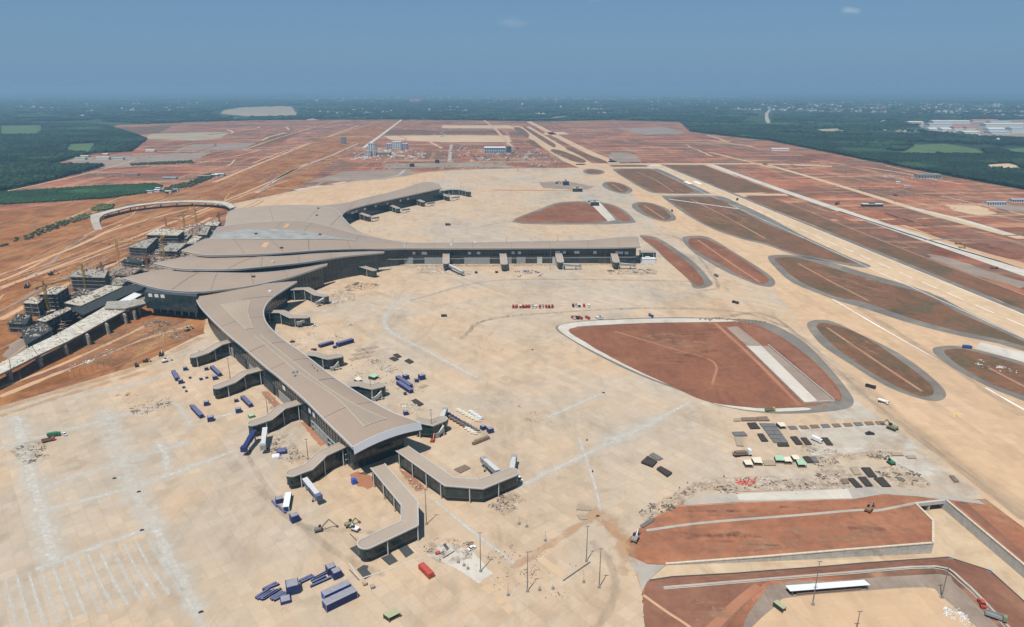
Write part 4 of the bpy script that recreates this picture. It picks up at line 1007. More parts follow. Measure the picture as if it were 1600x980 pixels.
walls_from(g_f2, TERM, TO, .08, .06, .97, thick=2.0, mull=0)
g_sk = loft([(328, 372.6, 46.6), (380, 373.3, 48.6), (440, 374.2, 47.6), (515, 373.8, 42.6), (558, 376, 36.6)], [(336, 365, 46.6), (380, 359, 49), (420, 358, 49), (473, 361.5, 47), (515, 370, 42.8), (558, 375.4, 36.8)], 36, 7, .8)
sky_l = roof_from(g_sk, 'spine_skylight', TERM, TO, .8, mats=('membrane', 'fascia_light', 'soffit'), edge=.6)
sky_l['label'] = 'pale glassy skylight along the terminal spine'
# expansion joints and dark panel rows across the petals
def joint(ob, g, t, s0=0.02, s1=.98, w_=.7, t2=None):
    mb = MB(); t2 = t if t2 is None else t2
    pts = [Vector(at(g, t + (t2 - t) * k / 10, s0 + (s1 - s0) * k / 10)) - TO + Vector((0, 0, .10)) for k in range(11)]
    for a, b in zip(pts, pts[1:]): mb.bar(a, b, w_, .08)
    mb.build('expansion_joint', 'seam_dark', ob)
joint(near, g_near, .13, .55, .98); joint(near, g_near, .50); joint(near, g_near, .745, .5, .98)
for t_ in (.30, .62, .88): joint(near, g_near, t_, w_=.3)
for t_ in (.2, .35, .5, .65, .8, .92): joint(rp, g_rp, t_, w_=.35)
for t_ in (.45, .6, .75): joint(petal1, g_n1, t_, w_=.35); joint(petal2, g_n2, t_, w_=.35)
for t_ in (.3, .45, .75): joint(petal3, g_c, t_, w_=.35); joint(petal4, g_f1, t_, w_=.35)
for t_ in (.25, .42, .8): joint(petal5, g_f2, t_, w_=.35); joint(fp, g_fp, t_, w_=.4)
joint(petal1, g_n1, .30, t2=.36); joint(petal2, g_n2, .33, t2=.42); joint(petal3, g_c, .56, t2=.60); joint(rp, g_rp, .07, t2=.10); joint(petal5, g_f2, .6)

# ribbed rooflights on the near pier: a raised panel field, ribs run along it
def rooflight(ob, left, right, nrib, h=.35, mat='skylight_ribs', n=24, rim='rib_light'):
    bv = bvh_of(ob)
    a = resample(smooth_open([on(bv, *p) for p in left]), n); b = resample(smooth_open([on(bv, *p) for p in right]), n)
    M = nrib * 2 + 1
    mb = MB(); uv = []
    org = sum((Vector(x.location) for x in chain(ob)), Vector())
    for i in range(n):
        for j in range(M):
            q = a[i].lerp(b[i], j / (M - 1))
            z = bv.ray_cast(Vector((q.x, q.y, 200)), Vector((0, 0, -1)))[0]
            zz = (z.z if z is not None else q.z) + (h if j % 2 else h * .55)
            mb.v.append(tuple(Vector((q.x, q.y, zz)) - org)); uv.append((i, (a[i] - q).length))
    mb.f = [(i * M + j, (i + 1) * M + j, (i + 1) * M + j + 1, i * M + j + 1) for i in range(n - 1) for j in range(M - 1)]; mb.m = [0] * len(mb.f)
    mb.uv = uv
    o = mb.build('rooflight', mat, ob)
    tr = MB()
    edge = [mb.v[i * M] for i in range(n)] + [mb.v[(n - 1) * M + j] for j in range(M)] + [mb.v[i * M + M - 1] for i in range(n - 1, -1, -1)] + [mb.v[j] for j in range(M - 1, -1, -1)]
    for p, q in zip(edge, edge[1:] + edge[:1]): tr.bar(p, q, .55, .55)
    tr.build('rim', rim, o)
    return o
rooflight(near, [(345, 476), (360, 492), (384, 515)], [(393, 468.5), (388, 482), (388, 492), (395, 513)], 8, mat='roof_metal_pale')
rooflight(near, [(397, 525), (430, 552), (463, 580), (523, 620), (569, 667)], [(406, 523), (446, 556), (480, 583), (521, 612.5), (565, 638), (604, 655)], 5)
# small roof hatches and stair heads
def hatch(ob, px, py, sx, sy, h, mat, name='roof_hatch'):
    p = on(bvh_of(ob), px, py) ; org = sum((Vector(x.location) for x in chain(ob)), Vector())
    p = p - org
    m = MB().box(p.x - sx, p.x + sx, p.y - sy, p.y + sy, p.z - .2, p.z + h)
    m.box(p.x - sx * .7, p.x + sx * .7, p.y - sy * 1.25, p.y - sy, p.z - .2, p.z + h * .5)
    m.build(name, mat, ob)
for ob, px, py, m_ in ((petal1, 396, 433, 'panel_dark'), (petal2, 426, 410, 'column_white'), (petal3, 440, 388, 'panel_dark'), (sky_l, 400, 366, 'panel_dark'), (petal5, 495, 337, 'panel_dark'), (petal5, 497, 326, 'panel_dark'),
                       (petal5, 476, 349, 'column_white'), (sky_l, 500, 367, 'panel_dark'), (near, 422, 456, 'board_white'), (rp, 705, 383, 'board_white'), (rp, 742, 379.5, 'board_white'), (rp, 830, 378.5, 'column_white')):
    hatch(ob, px, py, 1.8, 1.3, 1.6, m_)
for px, py in ((458, 583), (464, 582), (461, 588)): hatch(near, px, py, .7, .9, 1.5, 'steel_grey')
for px, py in ((488, 572), (491, 576), (496, 580)): hatch(near, px, py, .3, .3, .9, 'panel_dark')
# orange skylight strips on the petals
flat('orange_sheet', (.52, .30, .17), .6, var=.05)
for ob, q in ((petal3, [(408, 386), (413, 379), (421, 379), (416, 387)]), (petal4, [(442, 356), (447, 350), (453, 350), (448, 356)])):
    bv = bvh_of(ob); org = TO
    c4 = [on(bv, *p) - org + Vector((0, 0, .25)) for p in q]
    MB().add(c4 + [p - Vector((0, 0, .3)) for p in c4], [(0, 1, 2, 3), (3, 2, 1, 0), (0, 4, 5, 1), (1, 5, 6, 2), (2, 6, 7, 3), (3, 7, 4, 0)]).build('roof_sheet', 'orange_sheet', ob)

# deep end fascia of the near pier, with raked louvres below it
N_, M_ = g_near.shape[:2]
end = [Vector(g_near[N_ - 1, j]) - TO for j in range(M_)]
outw = (Vector(g_near[N_ - 1, 6]) - Vector(g_near[N_ - 5, 6])); outw.z = 0; outw.normalize()
fm = MB()
for j in range(M_): fm.v += [tuple(end[j] + outw * .5 + Vector((0, 0, .25))), tuple(end[j] + outw * 1.5 - Vector((0, 0, 4.6)))]
fm.f = [(2 * j, 2 * j + 1, 2 * j + 3, 2 * j + 2) for j in range(M_ - 1)]; fm.m = [0] * len(fm.f)
fo = fm.build('end_fascia', 'fascia_light', TERM); fo['label'] = 'deep pale curved fascia on the near pier end'
lv = MB()
for k in range(54):
    s = k / 53 * (M_ - 1) * .97 + .1
    j = min(M_ - 2, int(s)); p = end[j].lerp(end[j + 1], s - j)
    lv.bar(p + outw * 1.2 - Vector((0, 0, 4.5)), p - outw * 3.6 - Vector((0, 0, 10.5)), .35, .5)
lo_ = lv.build('louvre_row', 'panel_dark', TERM); lo_['kind'] = 'stuff'
for k in range(5):
    p = end[0].lerp(end[-1], .1 + k * .2) - outw * 3.0; zf = -TO.z
# facade pieces: grey base panels, white boards, dark bays along the right pier
def facade_point(g, t, s, off): 
    p = at(g, t, s); q = at(g, min(1, t + .02), s); d = Vector(q) - Vector(p); d.z = 0
    return Vector(p) - TO, d.normalized()
def facade_box(g, t0, t1, s, z0, z1, out, depth, mat, name, lab=None):
    a = Vector(at(g, t0, s)) - TO; b = Vector(at(g, t1, s)) - TO
    d = (b - a); d.z = 0; d.normalize(); n = Vector((d.y, -d.x, 0)) * out
    a.z = b.z = -TO.z
    vs = [a + n * .25, b + n * .25, b + n * (.25 + depth), a + n * (.25 + depth)]
    vs = [v + Vector((0, 0, z0)) for v in vs] + [v + Vector((0, 0, z1)) for v in vs]
    return MB().add(vs, [(3, 2, 1, 0), (4, 5, 6, 7), (0, 1, 5, 4), (1, 2, 6, 5), (2, 3, 7, 6), (3, 0, 4, 7)]).build(name, mat, TERM)
for t0, t1, m_ in ((.16, .235, 'panel_grey'), (.315, .415, 'panel_grey'), (.47, .50, 'panel_grey'), (.52, .555, 'panel_grey'), (.08, .115, 'panel_grey'), (.60, .62, 'column_white'), (.66, .675, 'column_white')):
    facade_box(g_rp, t0, t1, .10, 0.2, 9.5, 1, .5, m_, 'cladding_panel')
for t0, t1 in ((.24, .30), (.425, .465), (.56, .60), (.63, .655), (.70, .73), (.76, .80), (.84, .875)):
    facade_box(g_rp, t0, t1, .10, 0.2, 7.5, 1, .3, 'panel_dark', 'loading_bay')
for t0, t1 in ((.115, .125), (.15, .17), (.33, .342), (.365, .378), (.50, .512), (.525, .537), (.672, .69), (.70, .712), (.745, .765), (.82, .832), (.905, .935), (.942, .955)):
    facade_box(g_rp, t0, t1, .10, 14.2, 18.0, 1, .35, 'board_white', 'notice_board')
facade_box(g_rp, 0.0, .985, .10, 10.2, 11.0, 1, .8, 'steel_grey', 'ledge')
for t0, t1 in ((.27, .30), (.31, .33), (.38, .40), (.47, .48), (.56, .57), (.66, .675), (.72, .735)):
    facade_box(g_fp, t0, t1, .10, 13.5, 17.5, 1, .4, 'board_white', 'notice_board')
for t0, t1 in ((.40, .425), (.46, .485), (.52, .54), (.555, .575)):
    facade_box(g_n2, t0, t1, .14, 12, 16, 1, .4, 'board_white', 'notice_board')
for t0, t1 in ((.60, .655), (.615, .63)):
    facade_box(g_n2, t0, t1, .14, 0.2, 9, 1, .6, 'panel_grey', 'cladding_panel')
for t0, t1 in ((.665, .678), (.79, .80), (.81, .82)):
    facade_box(g_near, t0, t1, .085, 13, 17, 1, .4, 'board_white', 'notice_board')
for k in range(7):
    facade_box(g_near, .30 + k * .085, .36 + k * .085, .085, 0.3, 8.5, 1, .5, 'panel_grey' if k % 2 == 0 else 'panel_dark', 'cladding_panel')
# gallery with white railing frames on the left flank
for k in range(9):
    t0 = .80 + k * .018
    facade_box(g_near, t0, t0 + .003, .085, .2, 7.6, 1, .7, 'panel_grey', 'gallery_frame')
facade_box(g_near, .80, .95, .085, 7.6, 8.0, 1, .9, 'panel_grey', 'gallery_rail'); facade_box(g_near, .80, .95, .085, 3.8, 4.1, 1, .9, 'panel_grey', 'gallery_rail')
# landside front: tall dark glazed hall on white columns under the first petal
for k in range(7):
    px = 241 + k * 11
    p = G(px, 487 + k * 1.5) - TO
    MB().tube((p.x, p.y, -TO.z), (p.x, p.y, 9.6 - TO.z), .9, n=10).build('column', 'column_white', TERM)
hall = [G(232, 494.5), G(312, 502), G(322, 480), G(242, 473)]
MB().prism([(p.x - TO.x, p.y - TO.y) for p in hall], 9.6 - TO.z, 28 - TO.z, 0).build('entrance_hall', 'panel_dark', TERM)
hg = MB(); uvs = []
a, b = hall[0] - TO, hall[1] - TO; n_ = Vector(((b - a).y, -(b - a).x, 0)).normalized() * .4
for q, u in ((a, 0), (b, (b - a).length)):
    hg.v += [(q.x + n_.x, q.y + n_.y, 9.8 - TO.z), (q.x + n_.x, q.y + n_.y, 27.6 - TO.z)]; uvs += [(u, 0), (u, 18)]
hg.f = [(0, 2, 3, 1)]; hg.m = [0]; hg.uv = uvs
hg.build('hall_glazing', 'curtain_glass', TERM)
for k in range(3):
    p = a.lerp(b, .12 + k * .12) + n_ * 1.4
    d = (b - a).normalized() * 2.4
    MB().bar(Vector((p.x, p.y, 25.2 - TO.z)) - d, Vector((p.x, p.y, 25.2 - TO.z)) + d, .3, 3.6).build('notice_board', 'board_white', TERM)

# blue-white sheeting under the petal tips
for q in ([(206, 429), (216, 424), (234, 424), (222, 432)],):
    c4 = [G(p[0], p[1], 29) - TO for p in q]
    MB().add(c4 + [p - Vector((0, 0, 1)) for p in c4], [(0, 1, 2, 3), (3, 2, 1, 0), (0, 4, 5, 1), (1, 5, 6, 2), (2, 6, 7, 3), (3, 7, 4, 0)]).build('tip_canopy', 'membrane', TERM)

# ================================================================== fixed boarding bridges
def bridge(label, line, w_=9.0, pod=True, zb=3.6, cols=True, group='fixed boarding bridges of the piers', name='boarding_bridge', drop=0.0, skirt=True):
    c = [G(p[0], p[1], p[2]) for p in line]
    root = empty(name, (c[-1].x, c[-1].y, 0), label=label, cat='boarding bridge', group=group)
    O = Vector(root.location)
    pts = c if len(c) == 2 else ([c[0]] + c[1:])
    # smooth only the height profile: dense points along straight legs
    dense = []
    for a, b in zip(pts, pts[1:]):
        k = max(2, int((b - a).length / 3))
        dense += [a.lerp(b, i / k) for i in range(k)]
    dense.append(pts[-1])
    def frames(P, w):
        L = []; Rr = []
        n = len(P)
        for i, p in enumerate(P):
            a = P[max(0, i - 1)]; b = P[min(n - 1, i + 1)]
            t1 = (p - a) if i else (b - p); t2 = (b - p) if i < n - 1 else (p - a)
            t1.z = 0; t2.z = 0; t1.normalize(); t2.normalize()
            t = (t1 + t2).normalized(); s = Vector((-t.y, t.x, 0)); m = 1 / max(.6, s.dot(Vector((-t1.y, t1.x, 0))))
            L.append(p + s * w / 2 * m); Rr.append(p - s * w / 2 * m)
        return L, Rr
    L, Rr = frames(dense, w_)
    if pod:  # rounded end
        t = (dense[-1] - dense[-2]); t.z = 0; t.normalize(); s = Vector((-t.y, t.x, 0)); q = dense[-1]
        for k in range(1, 7):
            a = k / 6 * math.pi / 2 * .98
            L.append(q + t * math.sin(a) * w_ / 2 + s * math.cos(a) * w_ / 2); Rr.append(q + t * math.sin(a) * w_ / 2 - s * math.cos(a) * w_ / 2)
    def strip(Lx, Rx, up, dn, mats):
        mb = MB(); n = len(Lx); uv = []; d = 0
        for i in range(n):
            if i: d += ((Lx[i] + Rx[i]) / 2 - (Lx[i - 1] + Rx[i - 1]) / 2).length
            for q, v in ((Lx[i], 0), (Rx[i], w_)):
                mb.v.append(tuple(q - O + Vector((0, 0, up)))); uv.append((d, v))
            for q, v in ((Lx[i], 0), (Rx[i], w_)):
                mb.v.append(tuple(q - O + Vector((0, 0, dn)))); uv.append((d, v))
        for i in range(n - 1):
            b = 4 * i; e = b + 4
            for f, m in (((b, b + 1, e + 1, e), 0), ((b + 2, e + 2, e + 3, b + 3), 1), ((b, e, e + 2, b + 2), 1), ((b + 1, b + 3, e + 3, e + 1), 1)):
                mb.f.append(f); mb.m.append(m)
        mb.f += [(0, 2, 3, 1), (4 * n - 4, 4 * n - 3, 4 * n - 1, 4 * n - 2)]; mb.m += [1, 1]
        mb.uv = uv
        return mb
    r = strip(L, Rr, 0, -.7, None).build('roof', ['bridge_roof', 'fascia_metal'], root)
    tr = MB()
    for E_ in (L, Rr):
        for a, b in zip(E_, E_[1:]): tr.bar(a - O + Vector((0, 0, .15)), b - O + Vector((0, 0, .15)), .6, .5)
    tr.bar(L[-1] - O + Vector((0, 0, .15)), Rr[-1] - O + Vector((0, 0, .15)), .6, .5)
    tr.build('edge_trim', 'fascia_metal', r)
    # glass sides
    inset = 1 - 1.6 / w_
    Li = [((a + b) / 2).lerp(a, inset) for a, b in zip(L, Rr)]; Ri = [((a + b) / 2).lerp(b, inset) for a, b in zip(L, Rr)]
    Wl = Li + Ri[::-1]
    mb = MB(); uv = []; d = 0
    for k, p in enumerate(Wl + Wl[:1]):
        if k: d += (p - Wl[k - 1]).length
        mb.v += [(p.x - O.x, p.y - O.y, zb), (p.x - O.x, p.y - O.y, p.z - .6)]; uv += [(d, 0), (d, p.z - zb)]
    mb.f = [(2 * k, 2 * k + 2, 2 * k + 3, 2 * k + 1) for k in range(len(Wl))]; mb.m = [0] * len(mb.f); mb.uv = uv
    gw = mb.build('glass_wall', 'bridge_glass', root)
    fr = MB()
    for E_ in (Li, Ri):
        acc = 0
        for a, b in zip(E_, E_[1:]):
            ll = (b - a).length
            if acc <= 0: fr.bar((a.x - O.x, a.y - O.y, zb), (a.x - O.x, a.y - O.y, a.z - .7), .22); acc = 3.2
            acc -= ll
            fr.bar((a.x - O.x, a.y - O.y, zb), (b.x - O.x, b.y - O.y, zb), .35, .6)
            if min(a.z, b.z) > 8.5: fr.bar((a.x - O.x, a.y - O.y, 7.6), (b.x - O.x, b.y - O.y, 7.6), .25, .35)
    f_ = fr.build('mullion_grid', 'mullion_dark', gw); f_['kind'] = 'stuff'
    # floor slab and lower store rooms set back
    Lf = [Vector((p.x, p.y, zb)) for p in Li]; Rf = [Vector((p.x, p.y, zb)) for p in Ri]
    strip(Lf, Rf, .15, -.5, None).build('floor_slab', ['steel_grey', 'steel_grey'], root)
    if skirt:
        k0 = int(len(Li) * .25); k1 = int(len(Li) * .85)
        Lq = [((a + b) / 2).lerp(a, .72) for a, b in zip(Li[k0:k1], Ri[k0:k1])]; Rq = [((a + b) / 2).lerp(b, .72) for a, b in zip(Li[k0:k1], Ri[k0:k1])]
        strip([Vector((p.x, p.y, zb - .5)) for p in Lq], [Vector((p.x, p.y, zb - .5)) for p in Rq], 0, -zb + .5, None).build('store_room', ['panel_dark', 'panel_dark'], root)
    if cols:
        acc = 2.0; 
        for i in range(1, len(dense)):
            acc -= (dense[i] - dense[i - 1]).length
            if acc <= 0:
                acc = 14.0
                for q in (L[i].lerp(Rr[i], .04), Rr[i].lerp(L[i], .04)):
                    MB().tube((q.x - O.x, q.y - O.y, 0), (q.x - O.x, q.y - O.y, q.z - .7), .38, n=8).build('column', 'column_white', root)
    return root
bridge('tan-roofed boarding bridge nearest the viaduct on the landside flank', [(360, 533, 13), (343, 537.5, 13), (322, 550, 10.5), (304, 556, 10)], 8.5)
bridge('second boarding bridge on the landside flank, by the blue cubes', [(409, 576, 13), (381, 583, 13), (363, 596, 10.5), (341, 604, 10)], 8.5)
bridge('third boarding bridge on the landside flank, with two tunnels at its tip', [(470, 628, 13), (441, 636, 13), (420, 653, 10.5), (397, 661, 10)], 8.5)
bridge('fourth boarding bridge on the landside flank, nearest the pier end', [(536, 695, 13), (504, 709, 13), (482, 730, 10.5), (458, 739, 10)], 8.5)
bridge('bent boarding bridge reaching forward from the pier end', [(590, 728, 12.5), (640, 787, 11), (640, 818, 10.2), (573, 849, 9.6)], 9.5)
bridge('long bent boarding bridge swinging right from the pier end', [(628, 701, 12.5), (702, 753, 11.5), (752, 757, 10.8), (799, 738, 10.5)], 9.5)
bridge('boarding bridge in the inner corner of the near pier and hall', [(455, 452, 13), (479, 451, 13), (495, 460, 10.5), (508, 462, 10)], 8.5)
bridge('boarding bridge on the inner curve of the near pier', [(418, 487, 13), (440, 487, 13), (456, 495, 10.5), (478, 495, 10)], 8.5)
bridge('boarding bridge beside the blue containers on the airside flank', [(478, 552, 13), (496, 554, 13), (512, 559, 10.5), (529, 556, 10)], 8.5)
bridge('boarding bridge on the airside flank behind the green shelters', [(543, 601, 13), (561, 600, 13), (580, 605, 10.5), (594, 602, 10)], 8.5)
bridge('boarding bridge at the airside corner of the pier end', [(650, 655, 13), (674, 661, 11), (690, 655, 10)], 8.5)
bridge('boarding bridge where the hall meets the right pier', [(549, 411, 13), (558, 414, 12.5), (584, 422, 10)], 8.0)
for k, (a, b) in enumerate((((697, 393.5), (697, 411)), ((785, 393), (788, 412)), ((871, 391.5), (876, 409)), ((957.5, 391.5), (963, 409)))):
    nm = ('leftmost', 'second from the left', 'third from the left', 'rightmost')[k]
    bridge('straight boarding bridge on the right pier, ' + nm + ' of four', [(a[0], a[1], 15.5), ((a[0] + b[0]) / 2, (a[1] + b[1]) / 2 - 1, 15), (b[0], b[1], 10.5)], 9.0)
bridge('low glazed block beyond the tip of the right pier', [(1000, 393, 13), (1024, 393, 13)], 12, pod=False)
for k, q in enumerate(([(546, 329.5, 13), (560, 332, 12), (577, 338, 10)], [(594, 317, 13), (606, 319, 12), (622, 325.5, 10)], [(636, 307, 13), (648, 310, 12), (661, 315.5, 10)], [(676, 300, 13), (688, 302, 12), (700, 307, 10)])):
    nm = ('nearest the hall', 'second from the hall', 'third from the hall', 'fourth from the hall')[k]
    bridge('boarding bridge on the far pier, ' + nm, q, 9.0)
bridge('curved boarding bridge beyond the tip of the far pier', [(690, 298, 12.5), (704, 296, 12.5), (720, 296.3, 12.5), (733, 299.5, 12)], 10)
# ================================================================== forest, plantation and scrub (uncountable, far away)
def leaf_mat(name, cols, rough=.9):
    m, t, b = new_mat(name)
    b.inputs['Roughness'].default_value = rough; b.inputs['Specular IOR Level'].default_value = .1
    g = t.nodes.new('ShaderNodeNewGeometry')
    c1 = ramp(t, g.outputs['Random Per Island'], [(0.0, cols[0]), (0.5, cols[1]), (1.0, cols[2])])
    n = noise_node(t, mapped(t, g.outputs['Position'], (1 / 260,) * 3), 1.0, 5.0, .6)
    c = mixc(t, c1, tuple(x * .6 for x in cols[0]), rng_node(t, n, .42, .58, 0.0, .75))
    n2 = noise_node(t, mapped(t, g.outputs['Position'], (1 / 520, 1 / 330, .01), .5, (9, 4, 0)), 1.0, 3.0, .5)
    c = mixc(t, c, tuple(x * 1.7 for x in cols[2]), rng_node(t, n2, .58, .64, 0.0, .6))
    t.links.new(c, b.inputs['Base Color'])
    return m
leaf_mat('forest_leaf', [(.006, .020, .013), (.014, .038, .020), (.036, .072, .028)])
leaf_mat('plantation_leaf', [(.011, .028, .019), (.016, .038, .023), (.028, .058, .028)])
leaf_mat('young_leaf', [(.024, .062, .026), (.032, .078, .032), (.042, .092, .036)])
leaf_mat('scrub_leaf', [(.03, .05, .02), (.05, .075, .03), (.08, .095, .04)])

def inside(poly, x, y):
    n = len(poly); c = np.zeros(len(x), bool)
    j = n - 1
    for i in range(n):
        xi, yi = poly[i][0], poly[i][1]; xj, yj = poly[j][0], poly[j][1]
        m = ((yi > y) != (yj > y)) & (x < (xj - xi) * (y - yi) / (yj - yi + 1e-12) + xi)
        c ^= m; j = i
    return c

def crown_template(seed):
    """one broken crown: a low dome of leaf clumps"""
    r = np.random.default_rng(seed)
    V = []; Fc = []
    rings = [(0.42, 0.30), (0.55, 0.58), (0.38, 0.86)]
    n = 6
    for q, (rad, z) in enumerate(rings):
        for k in range(n):
            a = 2 * math.pi * (k + .5 * (q % 2)) / n
            rr = rad * r.uniform(.72, 1.2)
            V.append((rr * math.cos(a), rr * math.sin(a), z + r.uniform(-.08, .08)))
    V.append((r.uniform(-.08, .08), r.uniform(-.08, .08), 1.03))
    for q in range(2):
        for k in range(n):
            a, b = q * n + k, q * n + (k + 1) % n; c, d = a + n, b + n
            Fc += [(a, b, d), (a, d, c)]
    for k in range(n): Fc.append((2 * n + k, 2 * n + (k + 1) % n, 3 * n))
    return np.array(V, np.float32), np.array(Fc, np.int32)
CROWNS = [crown_template(k) for k in range(5)]

def mass_mesh(name, pts, size, mat, squash=1.0, skirt=0.0):
    """pts (n,2), size (n,2) width and height -> one mesh"""
    VV = []; FF = []; off = 0
    for k in range(5):
        sel = np.arange(k, len(pts), 5)
        if len(sel) == 0: continue
        Vt, Ft = CROWNS[k]
        a = rng.uniform(0, 2 * math.pi, len(sel)); ca, sa = np.cos(a), np.sin(a)
        w_ = size[sel, 0]; h_ = size[sel, 1]
        X = (Vt[None, :, 0] * ca[:, None] - Vt[None, :, 1] * sa[:, None]) * w_[:, None] + pts[sel, 0][:, None]
        Y = (Vt[None, :, 0] * sa[:, None] + Vt[None, :, 1] * ca[:, None]) * w_[:, None] + pts[sel, 1][:, None]
        Z = Vt[None, :, 2] * h_[:, None] - skirt
        VV.append(np.stack([X, Y, Z], -1).reshape(-1, 3))
        FF.append((Ft[None] + (np.arange(len(sel)) * len(Vt))[:, None, None] + off).reshape(-1, 3)); off += len(sel) * len(Vt)
    V = np.concatenate(VV).astype(np.float32); Fx = np.concatenate(FF).astype(np.int32)
    me = bpy.data.meshes.new(name)
    me.vertices.add(len(V)); me.vertices.foreach_set('co', V.ravel())
    me.loops.add(len(Fx) * 3); me.loops.foreach_set('vertex_index', Fx.ravel())
    me.polygons.add(len(Fx)); me.polygons.foreach_set('loop_start', np.arange(0, len(Fx) * 3, 3, dtype=np.int32)); me.polygons.foreach_set('loop_total', np.full(len(Fx), 3, np.int32))
    me.materials.append(MATS[mat]); me.update(calc_edges=True)
    return me

def forest(name, label, px, spacing, size, height, mat, holes=(), row=None, clump=0.0, maxn=60000):
    poly = [G(*p)[:2] for p in px]; hl = [[G(*p)[:2] for p in h] for h in holes]
    xs = [p[0] for p in poly]; ys = [p[1] for p in poly]
    x0, x1, y0, y1 = min(xs), max(xs), min(ys), max(ys)
    nx, ny = int((x1 - x0) / spacing) + 1, int((y1 - y0) / spacing) + 1
    gx, gy = np.meshgrid(np.arange(nx), np.arange(ny))
    jit = .45 if row is None else .12
    X = x0 + (gx + rng.uniform(-jit, jit, gx.shape)) * spacing; Y = y0 + (gy + rng.uniform(-jit, jit, gx.shape)) * spacing
    X = X.ravel(); Y = Y.ravel()
    m = inside(poly, X, Y)
    for h in hl: m &= ~inside(h, X, Y)
    if clump > 0:
        f = np.sin(X / 137 + 1.3 * np.sin(Y / 211)) + np.sin(Y / 167 + 1.1 * np.sin(X / 93 + 2)) + rng.normal(0, .5, len(X))
        m &= f > (clump * 2 - 1.2)
    X = X[m]; Y = Y[m]
    if len(X) > maxn:
        s = rng.choice(len(X), maxn, replace=False); X = X[s]; Y = Y[s]
    sz = np.stack([size * rng.uniform(.8, 1.35, len(X)), height * rng.uniform(.72, 1.2, len(X))], -1)
    o = link(name, mass_mesh(name, np.stack([X, Y], -1), sz, mat))
    tag(o, label, kind='stuff')
    return o
# west
fieldA = [(0, 195), (64, 195), (68, 204), (57, 212), (0, 212)]; clearB = [(106, 225), (152, 223), (142, 241), (103, 239)]
forest('forest', 'dark forest west of the building site', [(-60, 300), (-60, 191), (0, 190.5), (160, 196), (215, 212), (229, 219), (205, 237), (150, 239), (70, 259), (165, 259.5), (95, 278.5), (0, 300)], 11, 13, 11, 'forest_leaf', [fieldA, clearB], maxn=24000)
forest('plantation', 'strip of young green plantation on the western edge', [(-60, 322), (-60, 304), (0, 302), (60, 298), (150, 292), (240, 288), (256, 291), (228, 302), (170, 310), (60, 317), (0, 320)], 5.0, 5.4, 4.6, 'young_leaf', row=1, maxn=14000)
forest('scrub', 'dark scrub patch beside the curved ramp', [(142, 328), (160, 321), (178, 322), (176, 327), (150, 331)], 5, 6, 4.5, 'scrub_leaf', maxn=1200)
forest('scrub', 'line of bushes along the western ditch', [(0, 378), (40, 366), (100, 345), (140, 333), (146, 338), (105, 352), (50, 373), (0, 388)], 7.5, 5.5, 3.2, 'scrub_leaf', clump=.95, maxn=1500)
forest('scrub', 'row of bushes on the western terrace', [(205, 257), (300, 252), (305, 255), (205, 259)], 8, 7, 5, 'scrub_leaf', clump=.4, maxn=700)
forest('scrub', 'bushes round the workers camp', [(248, 297), (300, 284), (330, 272), (335, 277), (300, 292), (262, 304)], 6, 6.5, 5, 'scrub_leaf', clump=.6, maxn=1200)
# east plantation
greenE = [(1425, 225), (1480, 224), (1532, 232), (1547, 245), (1490, 242), (1412, 242)]; greenF = [(1548, 232), (1610, 230), (1690, 238), (1600, 244)]; clrE = [(1263, 202), (1307, 200), (1327, 206), (1290, 209)]; farm = [(1538, 257), (1582, 255), (1603, 268), (1543, 265)]
fact = [(1430, 198), (1448, 190), (1600, 186), (1760, 190), (1760, 222), (1600, 217), (1525, 214), (1445, 206)]
forest('plantation', 'dark plantation along the eastern boundary', [(1078, 205), (1125, 211), (1200, 219), (1300, 239), (1400, 259), (1500, 278), (1600, 296), (1730, 325), (1730, 262), (1600, 247), (1500, 243), (1410, 243), (1350, 231), (1260, 214), (1150, 203), (1080, 201)], 9, 11, 11, 'plantation_leaf', [greenE, greenF, farm], row=1, maxn=30000)
forest('forest', 'forest and orchards beyond the eastern plantation', [(1080, 202), (1150, 204), (1260, 215), (1350, 232), (1410, 243), (1500, 244), (1600, 248), (1730, 263), (1730, 200), (1600, 183), (1400, 178), (1250, 177), (1210, 180), (1205, 195), (1150, 190), (1062, 189)], 20, 26, 12, 'forest_leaf', [greenE, greenF, clrE, farm, fact], clump=.42, maxn=26000)
forest('forest', 'broad forest belt behind the far end of the site', [(230, 194), (400, 187.5), (620, 186.5), (850, 189), (960, 187), (1062, 190), (1150, 190), (1190, 182), (1150, 172), (900, 166), (600, 166), (470, 170), (465, 182), (345, 185), (330, 178), (160, 190)], 34, 42, 14, 'forest_leaf', clump=.42, maxn=26000)
forest('forest', 'hazy woods towards the horizon', [(-60, 190), (160, 189), (330, 177), (350, 168), (470, 166), (900, 164), (1150, 170), (1400, 176), (1700, 182), (1700, 158), (-60, 156)], 85, 110, 16, 'forest_leaf', clump=.33, maxn=26000)

